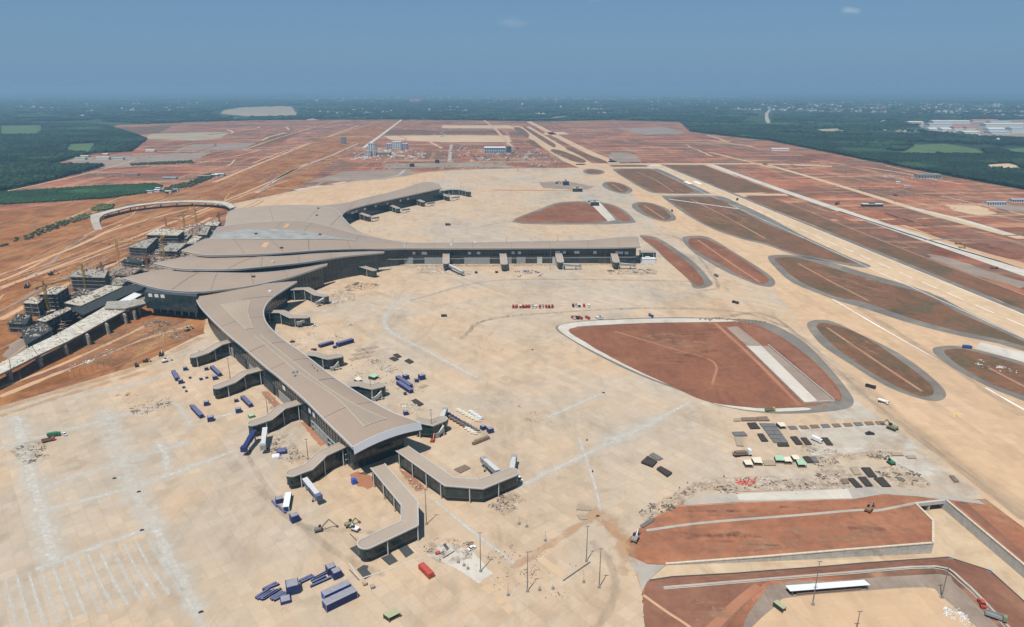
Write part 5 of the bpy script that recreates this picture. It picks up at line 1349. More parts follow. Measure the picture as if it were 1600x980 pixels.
# ================================================================== far towns: reads as one mass of tiny houses
def town_mat(name, cols):
    m, t, b = new_mat(name); b.inputs['Roughness'].default_value = .8
    g = t.nodes.new('ShaderNodeNewGeometry')
    t.links.new(ramp(t, g.outputs['Random Per Island'], [(k / len(cols), c) for k, c in enumerate(cols)], 'CONSTANT'), b.inputs['Base Color'])
    return m
town_mat('town_walls', [(.42, .41, .40), (.46, .42, .37), (.28, .28, .30), (.36, .20, .15), (.45, .45, .45), (.24, .28, .33), (.42, .34, .27), (.12, .14, .12)])
def town(label, px, n, size=(8, 26), h=(4, 11), dens=None):
    poly = [G(*p)[:2] for p in px]
    xs = [p[0] for p in poly]; ys = [p[1] for p in poly]
    mb = MB(); c = 0
    # street clusters
    ctr = []
    for k in range(4000):
        X = np.array([rng.uniform(min(xs), max(xs))]); Y = np.array([rng.uniform(min(ys), max(ys))])
        if inside(poly, X, Y)[0]: ctr.append((X[0], Y[0]))
        if len(ctr) > n // 12: break
    spread = (max(ys) - min(ys)) * .035
    while c < n:
        p = ctr[int(rng.integers(len(ctr)))]
        x, y = p[0] + rng.normal(0, spread), p[1] + rng.normal(0, spread * .8)
        sx, sy = rng.uniform(*size) * .75, rng.uniform(*size) * .75; hh = rng.uniform(*h) * (2.2 if rng.random() < .04 else 1)
        # house with a ridge roof
        vs = [(x - sx, y - sy, 0), (x + sx, y - sy, 0), (x + sx, y + sy, 0), (x - sx, y + sy, 0)]
        vs += [(a, b, hh) for a, b, _ in vs] + [(x - sx, y, hh * 1.4), (x + sx, y, hh * 1.4)]
        mb.add(vs, [(0, 1, 5, 4), (1, 2, 6, 5), (2, 3, 7, 6), (3, 0, 4, 7), (4, 5, 9, 8), (6, 7, 8, 9), (5, 6, 9), (7, 4, 8)])
        c += 1
    return tag(mb.build('far_town', 'town_walls'), label, kind='stuff')
town('pale houses of the western town by the horizon', [(0, 176), (180, 176), (340, 170), (360, 162), (200, 155), (0, 156)], 700, (8, 24))
town('dense pale town along the northern horizon', [(480, 160), (700, 160), (950, 166), (1150, 168), (1200, 160), (1150, 148), (850, 145), (600, 146), (480, 150)], 2600, (9, 30), (5, 16))
town('pale houses of the eastern town', [(1180, 172), (1320, 176), (1480, 176), (1600, 182), (1600, 165), (1400, 160), (1250, 158)], 1300, (8, 24), (4, 13))
town('scattered farmhouses in the northern forest belt', [(480, 178), (800, 178), (1050, 184), (1100, 174), (900, 168), (500, 168)], 260, (8, 20))
town('scattered houses east of the plantation', [(1300, 200), (1420, 205), (1600, 230), (1600, 218), (1440, 195), (1300, 188)], 160, (6, 14), (3, 6))
# ================================================================== landside works: frames, cranes, viaducts
flat('raw_concrete', (.27, .25, .215), .9, var=.35, scale=.3)
flat('raw_concrete_pale', (.40, .36, .29), .9, var=.35, scale=.25)
flat('deck_concrete', (.43, .39, .325), .9, var=.35, scale=.15)
flat('mat_base', (.20, .14, .10), .9, var=.3, scale=.4)
flat('net_green', (.018, .05, .042), .9, var=.35, scale=.4)
flat('net_dark', (.030, .036, .036), .9, var=.4, scale=.4)
flat('scaffold_steel', (.11, .105, .10), .6, var=.3)
flat('crane_yellow', (.46, .27, .05), .6, var=.15)
flat('crane_rust', (.30, .13, .06), .6, var=.15)
town_mat('site_clutter', [(.42, .36, .28), (.16, .10, .07), (.30, .25, .2), (.09, .08, .08), (.5, .47, .42), (.22, .12, .08), (.35, .22, .14)])
town_mat('dark_clutter', [(.13, .11, .09), (.22, .17, .12), (.09, .085, .08), (.32, .26, .2), (.17, .12, .09)])
town_mat('pale_clutter', [(.6, .58, .54), (.5, .47, .42), (.66, .65, .63), (.4, .36, .3), (.3, .27, .24)])
town_mat('red_clutter', [(.55, .06, .035), (.62, .09, .05), (.48, .05, .03), (.6, .12, .08)])
town_mat('blue_clutter', [(.03, .045, .22), (.05, .07, .30), (.4, .4, .42), (.02, .03, .12), (.3, .12, .1)])

def clutter_into(mb, pts, smin, smax, hmin=.3, hmax=1.2, org=Vector((0, 0, 0))):
    for x, y, z in pts:
        L = random.uniform(smin, smax) * (2.2 if random.random() < .2 else 1); W = random.uniform(smin, smax) * .6; Hh = random.uniform(hmin, hmax)
        a = random.uniform(0, math.pi); c, s = math.cos(a), math.sin(a)
        q = [(-L / 2, -W / 2), (L / 2, -W / 2), (L / 2, W / 2), (-L / 2, W / 2)]
        j = [random.uniform(.6, 1.0) for _ in range(4)]
        vs = [(x - org.x + u * c - v * s, y - org.y + u * s + v * c, z - org.z) for u, v in q] + [(x - org.x + (u * c - v * s) * .85, y - org.y + (u * s + v * c) * .85, z - org.z + Hh * j[k]) for k, (u, v) in enumerate(q)]
        mb.add(vs, [(4, 5, 6, 7), (0, 1, 5, 4), (1, 2, 6, 5), (2, 3, 7, 6), (3, 0, 4, 7)])

def scatter_pts(px, n, z=0.05):
    """heaped scatter: a few dense piles, a thin spread between them"""
    poly = [G(*p) for p in px]; P2 = [(p.x, p.y) for p in poly]
    xs = [p[0] for p in P2]; ys = [p[1] for p in P2]; out = []
    def draw(k):
        r = []
        while len(r) < k:
            X = rng.uniform(min(xs), max(xs), 60); Y = rng.uniform(min(ys), max(ys), 60)
            m = inside(P2, X, Y); r += list(zip(X[m], Y[m]))
        return r[:k]
    ctr = draw(max(3, n // 14)); sp = .045 * math.hypot(max(xs) - min(xs), max(ys) - min(ys))
    for k in range(n):
        if k % 4 == 0: x, y = draw(1)[0]
        else:
            c = ctr[int(rng.integers(len(ctr)) * rng.random())]; x, y = c[0] + rng.normal(0, sp * .6), c[1] + rng.normal(0, sp * .6)
        out.append((x, y, z))
    return out

DZ = [.082]
def debris(label, px, n, smin, smax, mat='site_clutter', hmin=.3, hmax=1.2, name='debris'):
    if min(p[1] for p in px) > 390 and not any(w_ in label for w_ in ('litter', 'by the masts', 'apron centre', 'branch', 'strewn north', 'barriers', 'plastic')):   # trodden dirt the pieces lie in
        cx, cy_ = sum(p[0] for p in px) / len(px), sum(p[1] for p in px) / len(px); DZ[0] += .0006
        sheet('dirt_patch', [(cx + (p[0] - cx) * 1.12, cy_ + (p[1] - cy_) * 1.12) for p in px], 'mark', 'dirt_stain', z=DZ[0], jag=.9, uvstrip=True, label='trodden dirt under the ' + label)
    mb = MB(); clutter_into(mb, scatter_pts(px, n), smin * .6, smax * .62, hmin * .6, hmax * .6)
    return tag(mb.build(name, mat), label, kind='stuff')

def frame_block(label, quad, z, floors=3, net='net_dark', top='raw_concrete', clutter=30, bar=True):
    """unfinished concrete building: floor slabs, corner-to-corner columns, scaffold with netting, clutter on the top slab"""
    c = [G(p[0], p[1], z) for p in quad]
    ctr = sum(c, Vector()) / 4; ctr.z = 0
    root = empty('unfinished_building', ctr, label=label, cat='building', group='unfinished concrete blocks on the landside')
    lc = [Vector((p.x - ctr.x, p.y - ctr.y, 0)) for p in c]
    P2 = [(p.x, p.y) for p in lc]
    fh = z / floors
    for f in range(1, floors + 1):
        k = 1.0 if f < floors else 1.02
        MB().prism([(x * k, y * k) for x, y in P2], f * fh - .5, f * fh, 0).build('floor_slab', 'raw_concrete' if f < floors else top, root)
    # columns per storey on a grid
    def bil(u, v): return lc[0].lerp(lc[1], u).lerp(lc[3].lerp(lc[2], u), v)
    nu = max(2, int((lc[1] - lc[0]).length / 9)); nv = max(2, int((lc[3] - lc[0]).length / 9)); nu = min(nu, 7); nv = min(nv, 5)
    for i in range(nu + 1):
        for j in range(nv + 1):
            if 0 < i < nu and 0 < j < nv: continue
            p = bil(.04 + .92 * i / nu, .04 + .92 * j / nv)
            MB().box(p.x - .45, p.x + .45, p.y - .45, p.y + .45, 0, z - .5).build('column', 'raw_concrete', root)
    # netting set back behind the slab edges on each storey, with gaps
    nb = MB()
    for f in range(floors):
        for a, b in zip(lc, lc[1:] + lc[:1]):
            n = max(2, int((b - a).length / 6))
            for k in range(n):
                if random.random() < .22: continue
                p, q = a.lerp(b, k / n) * .95, a.lerp(b, (k + 1) / n) * .95
                z0, z1 = f * fh + .2, (f + 1) * fh - .6
                nb.add([(p.x, p.y, z0), (q.x, q.y, z0), (q.x, q.y, z1 - random.uniform(0, .6)), (p.x, p.y, z1)], [(0, 1, 2, 3)])
    o = nb.build('netting', net, root); o['kind'] = 'stuff'
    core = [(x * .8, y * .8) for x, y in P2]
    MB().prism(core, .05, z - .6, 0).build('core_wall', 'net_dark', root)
    sc = MB()
    for a, b in zip(lc, lc[1:] + lc[:1]):
        n = max(2, int((b - a).length / 4))
        for k in range(n + 1):
            p = a.lerp(b, k / n) * 1.04
            sc.bar((p.x, p.y, 0), (p.x, p.y, z + random.uniform(.5, 2.2)), .16)
        for f in range(floors * 2 + 1):
            zz = f * fh / 2 + .4
            sc.bar((a.x * 1.04, a.y * 1.04, zz), (b.x * 1.04, b.y * 1.04, zz), .14)
    s_ = sc.build('scaffold', 'scaffold_steel', root); s_['kind'] = 'stuff'
    if clutter:
        mb = MB(); pts = []
        for _ in range(clutter):
            p = bil(random.uniform(.05, .95), random.uniform(.05, .95)); pts.append((p.x, p.y, z))
        clutter_into(mb, pts, .8, 3.2, .3, 1.4)
        q = mb.build('roof_clutter', 'site_clutter', root); q['kind'] = 'stuff'
    return root
frame_block('tall unfinished block with cream top beside the big crane', [(60, 460), (81.6, 448), (107, 448), (88, 460)], 19, 4, top='raw_concrete_pale')
frame_block('stepped unfinished block left of the big crane', [(35.7, 473.5), (49, 464), (70, 464), (59, 475)], 15, 3, top='raw_concrete_pale')
frame_block('lowest dark scaffold block at the left end', [(12, 506), (26.5, 491), (49, 491), (41, 507)], 9, 2, top='net_dark')
frame_block('wide four-storey scaffold block behind the twin cranes', [(108, 432.6), (122, 422), (169, 420), (163, 434)], 19, 4, top='raw_concrete')
frame_block('long low slab with cream deck beside the viaduct', [(101, 473), (167, 446), (192, 448), (126.5, 478)], 10, 2, top='raw_concrete_pale', clutter=70)
frame_block('narrow unfinished slab between viaduct and big crane', [(57, 500), (104, 480.6), (114, 482), (71, 503)], 9, 2, top='raw_concrete_pale', clutter=50)
frame_block('dark scaffold mass beneath the viaduct end', [(33, 514), (67, 503), (82, 515), (42, 538)], 8, 2, top='net_dark', clutter=60)
frame_block('green-netted block with pale roof beyond the petals', [(227.6, 367), (246, 357), (288, 360), (277.5, 368)], 16, 3, net='net_green', top='raw_concrete_pale', clutter=60)
frame_block('green-netted stepped block left of the pale roof', [(199.6, 386), (221.5, 376.5), (246, 371), (229, 388)], 13, 3, net='net_green', top='raw_concrete')
frame_block('low unfinished slab by the upper petal tip', [(290.6, 381), (302, 369), (316, 370), (305.5, 380)], 9, 2, top='raw_concrete_pale')
frame_block('furthest small unfinished slab near the ramp', [(309, 366.5), (318, 354), (329, 354), (323, 367)], 9, 2, top='raw_concrete')
frame_block('dark low frame between the two crane pairs', [(190, 408), (204, 398), (234, 400), (218, 412)], 8, 2, top='net_dark')
frame_block('dark blue-grey frame behind the main petal tip', [(250, 392), (266, 380), (292, 380), (276, 393)], 9, 2, top='raw_concrete')
frame_block('small grey frame under the furthest petal', [(318, 352), (326, 346), (345, 346), (340, 353)], 8, 2, top='raw_concrete_pale')
frame_block('low dark frame between the cream deck and twin cranes', [(100, 466), (128, 452), (150, 452), (122, 467)], 7, 2, top='net_dark', clutter=60)
frame_block('low grey frame right of the rust-brown crane', [(165, 445), (182, 434), (204, 434), (190, 446)], 7, 2, top='raw_concrete', clutter=60)
frame_block('brown frame before the first petal tip', [(178, 430), (196, 418), (222, 419), (206, 431)], 8, 2, top='mat_base', clutter=70)
frame_block('low frame below the slim far crane', [(262, 372), (270, 364), (300, 365), (292, 373)], 6, 2, top='raw_concrete', clutter=60)
debris('dark steel and timber stock between the blocks', [(110, 470), (190, 435), (240, 420), (240, 400), (200, 415), (130, 448)], 320, 1, 4, 'dark_clutter', .5, 3)
debris('mixed building stock at the petal tips', [(180, 425), (260, 408), (290, 395), (250, 388), (200, 402)], 380, 1, 4.5, 'site_clutter', .5, 2.5)
debris('building stock strewn beyond the green blocks', [(250, 372), (340, 350), (350, 340), (300, 350), (240, 362)], 260, 1, 4.5, 'pale_clutter', .5, 2.5)
debris('spoil and stock beside the viaduct columns', [(120, 545), (200, 510), (260, 500), (310, 515), (280, 530), (150, 575)], 260, .6, 2.6, 'site_clutter')
debris('dark steel heap by the landside columns', [(222, 503), (240, 499), (268, 503), (262, 511), (228, 511)], 160, .8, 3, 'dark_clutter', .6, 2.4)
debris('small stock along the western haul roads', [(0, 440), (100, 400), (200, 370), (260, 350), (180, 400), (60, 470), (0, 500)], 220, .8, 3.5, 'site_clutter', .4, 2)
debris('pale plates by the western earthworks', [(95, 575), (170, 545), (180, 550), (110, 582)], 60, .8, 3, 'pale_clutter', .2, .8)

sc_ = MB()
for x, y, _ in scatter_pts([(20, 535), (90, 480), (190, 425), (250, 375), (330, 348), (345, 360), (285, 400), (225, 440), (190, 470), (90, 530)], 520):
    h_ = random.uniform(2, 9); sc_.bar((x, y, 0), (x, y, h_), .3)
    if random.random() < .6:
        a_ = random.uniform(0, 3.14); l_ = random.uniform(3, 10); sc_.bar((x, y, h_ * .8), (x + math.cos(a_) * l_, y + math.sin(a_) * l_, h_ * .8), .28, .4)
    if random.random() < .35: sc_.box(x - 2.5, x + 2.5, y - 2, y + 2, h_ * .5, h_ * .5 + .25)
tag(sc_.build('scaffold_poles', 'site_clutter'), 'dense scaffolding and props among the unfinished blocks', kind='stuff')
def crane(label, base, top, jib_az, jib=34, rust=False):
    b = G(*base)
    # height so that the mast top projects at the given pixel row
    lo, hi = 5.0, 90.0
    def row(h):
        d = b.x * SYAW + b.y * CYAW; hh = h - CAM_H
        return CY - F_PX * (d * SP + hh * CP) / (d * CP - hh * SP)
    for _ in range(40):
        m = (lo + hi) / 2
        if row(m) > top[1]: lo = m
        else: hi = m
    H_ = lo
    root = empty('tower_crane', b, math.radians(jib_az), label=label, cat='crane', group='tower cranes on the landside')
    mt = 'crane_rust' if rust else 'crane_yellow'
    def lattice(name, a, b_, w, n, mat, parent=root, diag=True, t=.34):
        mb = MB(); a = Vector(a); b_ = Vector(b_); d = (b_ - a); L = d.length; d.normalize()
        up = Vector((0, 0, 1)) if abs(d.z) < .9 else Vector((1, 0, 0))
        x = d.cross(up).normalized() * w / 2; y = x.cross(d).normalized() * w / 2
        cs = [x + y, x - y, -x - y, -x + y]
        for c in cs: mb.bar(a + c, b_ + c, t)
        for k in range(n):
            p = a + d * (L * k / n); q = a + d * (L * (k + 1) / n)
            for i in range(4):
                c, e = cs[i], cs[(i + 1) % 4]
                mb.bar(p + c, q + e, t * .6)
                mb.bar(p + c, p + e, t * .6)
        return mb.build(name, mat, parent)
    lattice('mast', (0, 0, 0), (0, 0, H_ - 5), 2.2, max(5, int(H_ / 3)), mt)
    lattice('jib', (1, 0, H_ - 4), (jib, 0, H_ - 3.4), 1.3, 13, mt)
    lattice('counter_jib', (-1, 0, H_ - 4), (-jib * .33, 0, H_ - 4), 1.4, 4, mt)
    lattice('apex', (0, 0, H_ - 4), (0, 0, H_ + 2.0), 1.2, 3, mt)
    MB().box(-jib * .33 - 1, -jib * .33 + 2, -1, 1, H_ - 6.4, H_ - 3.6).build('counterweight', 'raw_concrete', root)
    cb = MB().box(.4, 2.4, -1.8, -.2, H_ - 6.4, H_ - 4).build('cab', 'panel_grey', root)
    t_ = MB(); t_.bar((0, 0, H_ + 2), (jib * .65, 0, H_ - 2.8), .15); t_.bar((0, 0, H_ + 2), (-jib * .3, 0, H_ - 3.5), .15); t_.bar((jib * .5, 0, H_ - 4.4), (jib * .5, 0, H_ - 14), .15)
    t_.build('cables', 'scaffold_steel', root)
    MB().box(-2.6, 2.6, -2.6, 2.6, 0, 1.2).build('base_block', 'raw_concrete', root)
    return root
crane('big yellow tower crane at the left end', (77.5, 488), (70, 441), 60, 26)
crane('yellow tower crane before the four-storey block', (136, 456), (130, 415), 150, 22)
crane('rust-brown tower crane right of the four-storey block', (164, 445), (160, 411), 70, 24, True)
crane('yellow tower crane by the haul road', (187, 411), (184, 376), 20, 30)
crane('short rusty crane before the petal tips', (231, 421), (229, 398), 165, 34, True)
crane('yellow crane in front of the green blocks', (257, 405), (254, 369), 100, 26)
crane('yellow crane behind the pale-roofed block', (289, 357), (287, 333), 40, 28)
crane('tallest yellow crane near the curved ramp', (308, 353), (306, 323), 130, 28)
crane('dark slim crane next to the far petal', (343.7, 353), (343, 333), 75, 24, True)
crane('slim crane on the far left of the green blocks', (260, 355), (259, 341), 10, 26, True)

# ---- elevated forecourt viaduct
VZ = 12.5
near_e = [(-90, 626), (0, 585), (55, 557), (98, 537), (131, 520), (167, 500), (196, 484.5), (226, 474)]
far_e = [(-90, 606), (0, 569), (45, 543), (81.6, 526.5), (106, 512), (140, 493), (167, 477), (212, 467)]
ne = resample([G(p[0], p[1], VZ) for p in near_e], 9); fe = resample([G(p[0], p[1], VZ) for p in far_e], 9)
VD = empty('viaduct', (ne[4].x, ne[4].y, 0), label='unfinished elevated road viaduct on concrete columns before the terminal', cat='viaduct')
VO = Vector(VD.location)
for i in range(8):
    a, b, c, d = ne[i] - VO, ne[i + 1] - VO, fe[i + 1] - VO, fe[i] - VO
    g = .012
    a, b, c, d = a.lerp(b, g), b.lerp(a, g), c.lerp(d, g), d.lerp(c, g)
    q = [(a.x, a.y), (b.x, b.y), (c.x, c.y), (d.x, d.y)]
    sp = MB().prism(q, VZ - .7, VZ + random.uniform(-.05, .05), 0).build('deck_span', 'deck_concrete', VD)
    gm = MB()
    for k in range(6):
        s = .08 + .168 * k
        gm.bar(a.lerp(d, s) + Vector((0, 0, -1.6)), b.lerp(c, s) + Vector((0, 0, -1.6)), .7, 1.8)
    gm.build('girder', 'raw_concrete', sp)
    mb = MB(); pts = []
    for _ in range(34):
        p = a.lerp(b, random.random()).lerp(d.lerp(c, random.random()), random.uniform(.03, .97)); pts.append((p.x, p.y, VZ + .05))
    clutter_into(mb, pts, .5, 2.6, .15, .9)
    q_ = mb.build('deck_clutter', 'pale_clutter', sp); q_['kind'] = 'stuff'
for px, py in ((65, 573.5), (105, 555), (140, 539), (170, 521.4), (198, 506), (212, 500), (219, 493), (18, 594)):
    p = G(px, py) - VO
    cl = MB().tube((p.x, p.y, 0), (p.x, p.y, VZ - 3.4), 1.7, 1.6, 12).build('column', 'raw_concrete', VD)
    d = (fe[4] - ne[4]); d.z = 0; d.normalize()
    MB().bar((p.x, p.y, VZ - 3.0), tuple(Vector((p.x, p.y, VZ - 3.0)) + d * 12), 2.4, 1.6).build('crosshead', 'raw_concrete', VD)
    q = Vector((p.x, p.y, 0)) + d * 14
    MB().tube((q.x, q.y, 0), (q.x, q.y, VZ - 3.4), 1.7, 1.6, 12).build('column', 'raw_concrete', VD)
sh = [(163, 481.5), (167, 471), (224, 468), (228, 474), (196, 482)]
MB().prism([((G(p[0], p[1], 15) - VO).x, (G(p[0], p[1], 15) - VO).y) for p in sh], 13.6, 15, 0).build('upper_deck', 'raw_concrete', VD)
tarp = [G(p[0], p[1], 13) - VO for p in [(186, 470), (210, 457), (226, 458), (204, 470)]]
MB().prism([(p.x, p.y) for p in tarp], 12.5, 13.0, 0).build('white_tarpaulin', 'board_white', VD)
side = [(110, 482), (190, 448), (233, 440), (236, 448), (200, 460), (130, 492)]
MB().prism([((G(p[0], p[1], 9) - VO).x, (G(p[0], p[1], 9) - VO).y) for p in side], 7.6, 9, 0).build('lower_deck', 'net_dark', VD)

# ---- curved approach ramp
oe = [(141, 336, 8.5), (172, 328, 9), (207, 320.5, 9.5), (251, 315.5, 10), (295, 313.2, 10), (339, 314.2, 10), (357, 317, 10), (369, 323, 10)]
ie = [(162, 335.5, 8.5), (185, 329, 9), (210, 323.2, 9.5), (251, 318.2, 10), (295, 316, 10), (332, 317.5, 10), (350, 320.5, 10), (360, 326, 10)]
oa = resample(smooth_open(P3(oe)), 37); ia = resample(smooth_open(P3(ie)), 37)
RD = empty('approach_ramp', (oa[18].x, oa[18].y, 0), label='pale curved elevated ramp on columns beyond the landside', cat='ramp')
RO = Vector(RD.location)
for s in range(12):
    mb = MB()
    idx = range(s * 3, s * 3 + 4)
    for i in idx:
        for q, z in ((oa[i], 0), (ia[i], 0), (oa[i], -1.6), (ia[i], -1.6)): mb.v.append(tuple(q - RO + Vector((0, 0, z))))
    for k in range(3):
        b = 4 * k; e = b + 4
        for f in ((b, e, e + 1, b + 1), (b + 2, b + 3, e + 3, e + 2), (b, b + 2, e + 2, e), (b + 1, e + 1, e + 3, b + 3)): mb.f.append(f); mb.m.append(0)
    sp = mb.build('deck_span', 'deck_concrete', RD)
    for E_ in (oa, ia):
        pr_ = MB()
        for k in range(3):
            i = s * 3 + k
            pr_.bar(E_[i] - RO + Vector((0, 0, .4)), E_[i + 1] - RO + Vector((0, 0, .4)), .35, .9)
        pr_.build('parapet', 'raw_concrete_pale', sp)
    m = (oa[s * 3] + ia[s * 3]) / 2 - RO
    MB().tube((m.x, m.y, 0), (m.x, m.y, m.z - 1.5), 1.2, n=10).build('column', 'raw_concrete', RD)
fo_ = [G(141, 336, 8.5), G(162, 335.5, 8.5), G(150, 346, 4), G(156, 347, 4), G(146, 359, .1), G(160, 359, .1)]
mb = MB(); L_ = [G(141, 336, 8.5), G(142, 345, 4.5), G(147, 359, .1)]; R_ = [G(162, 335.5, 8.5), G(155, 343, 4.5), G(160, 359, .1)]
for p, q in zip(smooth_open(L_, 6), smooth_open(R_, 6)):
    mb.v += [tuple(p - RO), tuple(q - RO), (p.x - RO.x, p.y - RO.y, 0), (q.x - RO.x, q.y - RO.y, 0)]
n = len(mb.v) // 4
for k in range(n - 1):
    b = 4 * k; e = b + 4
    for f in ((b, b + 1, e + 1, e), (b, e, e + 2, b + 2), (b + 1, b + 3, e + 3, e + 1)): mb.f.append(f); mb.m.append(0)
mb.build('down_ramp', 'grey_road', RD)
# site fence on the apron edge
fr_ = empty('site_fence', G(140, 580), label='row of thin rusty fence posts along the apron edge', cat='fence'); fo2 = Vector(fr_.location)
for k in range(8):
    p = G(107 + k * 9.3, 593 - k * 3.1) - fo2
    MB().tube((p.x, p.y, 0), (p.x, p.y, 6.2), .16, n=6).build('post', 'crane_rust', fr_)
p0 = G(107, 593) - fo2; p1 = G(172, 571) - fo2
MB().bar((p0.x, p0.y, 5.4), (p1.x, p1.y, 5.4), .1).build('rail', 'crane_rust', fr_)

# ================================================================== buildings of the far site and factories
flat('tower_white', (.55, .56, .55), .7, var=.06)
flat('tower_glass', (.06, .09, .12), .2, var=.1)
flat('shed_blue', (.30, .38, .46), .5, var=.06)
flat('shed_white', (.60, .60, .58), .5, var=.06)
flat('shed_cream', (.55, .50, .40), .6, var=.06)
flat('shed_red', (.40, .16, .11), .7, var=.06)
flat('shed_green', (.30, .42, .30), .6, var=.06)
def far_block(label, x0, x1, ybase, ytop, depth, wall, roof, storeys=4, bays=6, pitched=False, cat='building', name='service_building', group=None, steps=None):
    a, b = G(x0, ybase), G(x1, ybase)
    W = (b - a).length
    d = a.x * SYAW + a.y * CYAW
    lo, hi = 1.0, 200.0
    for _ in range(40):
        m = (lo + hi) / 2; hh = m - CAM_H
        if CY - F_PX * (d * SP + hh * CP) / (d * CP - hh * SP) > ytop: lo = m
        else: hi = m
    Hh = lo
    root = empty(name, (a + b) / 2, math.atan2(b.y - a.y, b.x - a.x), label=label, cat=cat, group=group)
    MB().box(-W / 2, W / 2, 0, depth, 0, Hh).build('wall', wall, root)
    if pitched:
        mb = MB(); e = W * .01 + .5
        mb.add([(-W / 2 - e, -1, Hh), (W / 2 + e, -1, Hh), (W / 2 + e, depth + 1, Hh), (-W / 2 - e, depth + 1, Hh), (-W / 2 - e, depth / 2, Hh + depth * .10), (W / 2 + e, depth / 2, Hh + depth * .10)],
               [(0, 1, 5, 4), (2, 3, 4, 5), (0, 4, 3), (1, 2, 5), (3, 2, 1, 0)])
        mb.build('roof', roof, root)
    else:
        r = MB().box(-W / 2 - .4, W / 2 + .4, -.4, depth + .4, Hh, Hh + .8).build('roof', roof, root)
        MB().box(-W * .18, W * .12, depth * .3, depth * .6, Hh + .8, Hh + 3).build('plant_room', wall, r)
    if storeys:
        me = None
        sx = W / bays * .3; sz = Hh / storeys * .28
        me = MB().box(-sx, sx, -.12, 0.02, -sz, sz).mesh('window', ['tower_glass'])
        for i in range(bays):
            for k in range(storeys):
                link('window', me, root, (-W / 2 + W * (i + .5) / bays, -.02, Hh * (k + .5) / storeys))
    return root
far_block('slim white tower block on the far site', 576, 587, 243, 225, 26, 'tower_white', 'raw_concrete', 9, 3)
far_block('low white annex at the foot of the slim tower', 570, 579, 244, 237, 30, 'tower_white', 'raw_concrete', 3, 4)
far_block('wide grey block with arched middle on the far site', 604, 616, 233, 225, 30, 'shed_blue', 'tower_white', 4, 4)
far_block('raised middle of the wide grey block', 613, 627, 235, 222, 34, 'tower_white', 'tower_white', 4, 5)
far_block('right wing of the wide grey block', 626, 636, 233, 225, 30, 'shed_blue', 'tower_white', 4, 4)
far_block('long pale shed with white roof beside the far road', 757, 789, 240, 231, 34, 'shed_blue', 'shed_white', 2, 9, True)
far_block('dark glazed block beside the pale shed', 791, 799, 240, 229, 24, 'tower_glass', 'raw_concrete', 5, 3)
far_block('low unfinished frame between the two far buildings', 589, 610, 243, 238.5, 24, 'raw_concrete', 'raw_concrete_pale', 2, 7)
far_block('grey batching plant by the western road', 533, 540, 225, 215, 16, 'panel_grey', 'raw_concrete', 4, 2)
far_block('small dark hut on the gravel yard', 640, 647, 261, 256, 10, 'net_dark', 'raw_concrete', 0, 1)
far_block('dark pump house on the gravel yard', 680, 686, 255, 250, 10, 'net_dark', 'raw_concrete', 0, 1)
far_block('white roofed hut at the western camp', 227, 241, 237.5, 235, 22, 'shed_white', 'shed_white', 0, 1, True)
for k, (x0, x1, yb, yt, rf) in enumerate(((117, 133, 250, 246.5, 'shed_green'), (150, 170, 250, 246, 'shed_white'), (176, 192, 250, 247, 'shed_blue'), (160, 168, 243, 240.5, 'shed_white'), (125, 138, 246, 243.5, 'shed_cream'))):
    far_block('camp shed in the west, ' + ('green roof nearest the forest', 'wide white roof in the middle', 'bluish roof towards the road', 'tiny white roof at the back', 'cream roof at the back')[k], x0, x1, yb, yt, 16, 'shed_cream', rf, 0, 1, True, group='sheds of the western camp', name='shed')
for k, (x0, x1, yb) in enumerate(((229, 238, 301.5), (240, 249, 300), (250, 256, 299), (258, 267, 302), (270, 278, 299), (243, 250, 297))):
    far_block(('leftmost', 'second', 'third', 'fourth', 'rightmost', 'rear')[k] + ' white hut of the cluster above the curved ramp', x0, x1, yb, yb - 3.2, 9, 'shed_white', 'shed_white' if k % 2 else 'shed_blue', 0, 1, True, group='white huts above the ramp', name='hut')
for k, (x0, x1, yb, yt) in enumerate(((310, 328, 279, 275), (330, 340, 276, 273), (336, 350, 275, 272), (254, 275, 280, 277.5), (193, 215, 275, 272.5))):
    far_block(('long grey', 'short grey', 'pale', 'flat blue-grey', 'brown')[k] + ' barrack by the western terrace', x0, x1, yb, yt, 12, 'panel_grey', ('raw_concrete', 'shed_white', 'shed_white', 'shed_blue', 'shed_red')[k], 0, 1, True, group='barracks on the terrace', name='barrack')
# factories in the east
fl_ = [(1420, 1443, 195.5, 191, 'shed_cream', 'cream factory hall left of the estate road'), (1452, 1487, 200, 194, 'shed_blue', 'large blue-roofed factory hall'), (1458, 1515, 194, 189.5, 'shed_cream', 'long cream hall behind the blue roof'),
       (1452, 1465, 205, 201.5, 'shed_white', 'small white hall in front of the blue roof'), (1472, 1487, 205.5, 201.5, 'shed_white', 'second white hall in front of the blue roof'), (1491, 1505, 204, 199.5, 'shed_red', 'red-brown hall with white gable, left one'),
       (1510, 1524, 203.5, 199.5, 'shed_red', 'red-brown hall with white gable, right one'), (1506, 1530, 211, 206.5, 'shed_cream', 'tan hall on the near side of the estate'), (1540, 1600, 199, 194, 'shed_cream', 'very long yellowish hall'),
       (1548, 1580, 195, 190.5, 'shed_blue', 'grey-blue hall behind the yellowish hall'), (1545, 1573, 205, 201.5, 'shed_white', 'long low white hall'), (1548, 1578, 210, 206.5, 'shed_blue', 'low blue hall at the near edge'), (1580, 1600, 209, 201, 'shed_blue', 'blue hall cut by the frame edge'),
       (1520, 1560, 190.5, 188, 'shed_red', 'reddish hall at the back of the estate')]
for x0, x1, yb, yt, rf, lab in fl_:
    far_block(lab, x0, x1, yb, yt, 60, 'shed_white', rf, 0, 1, True, cat='factory', name='factory_hall', group='factory halls in the eastern estate')
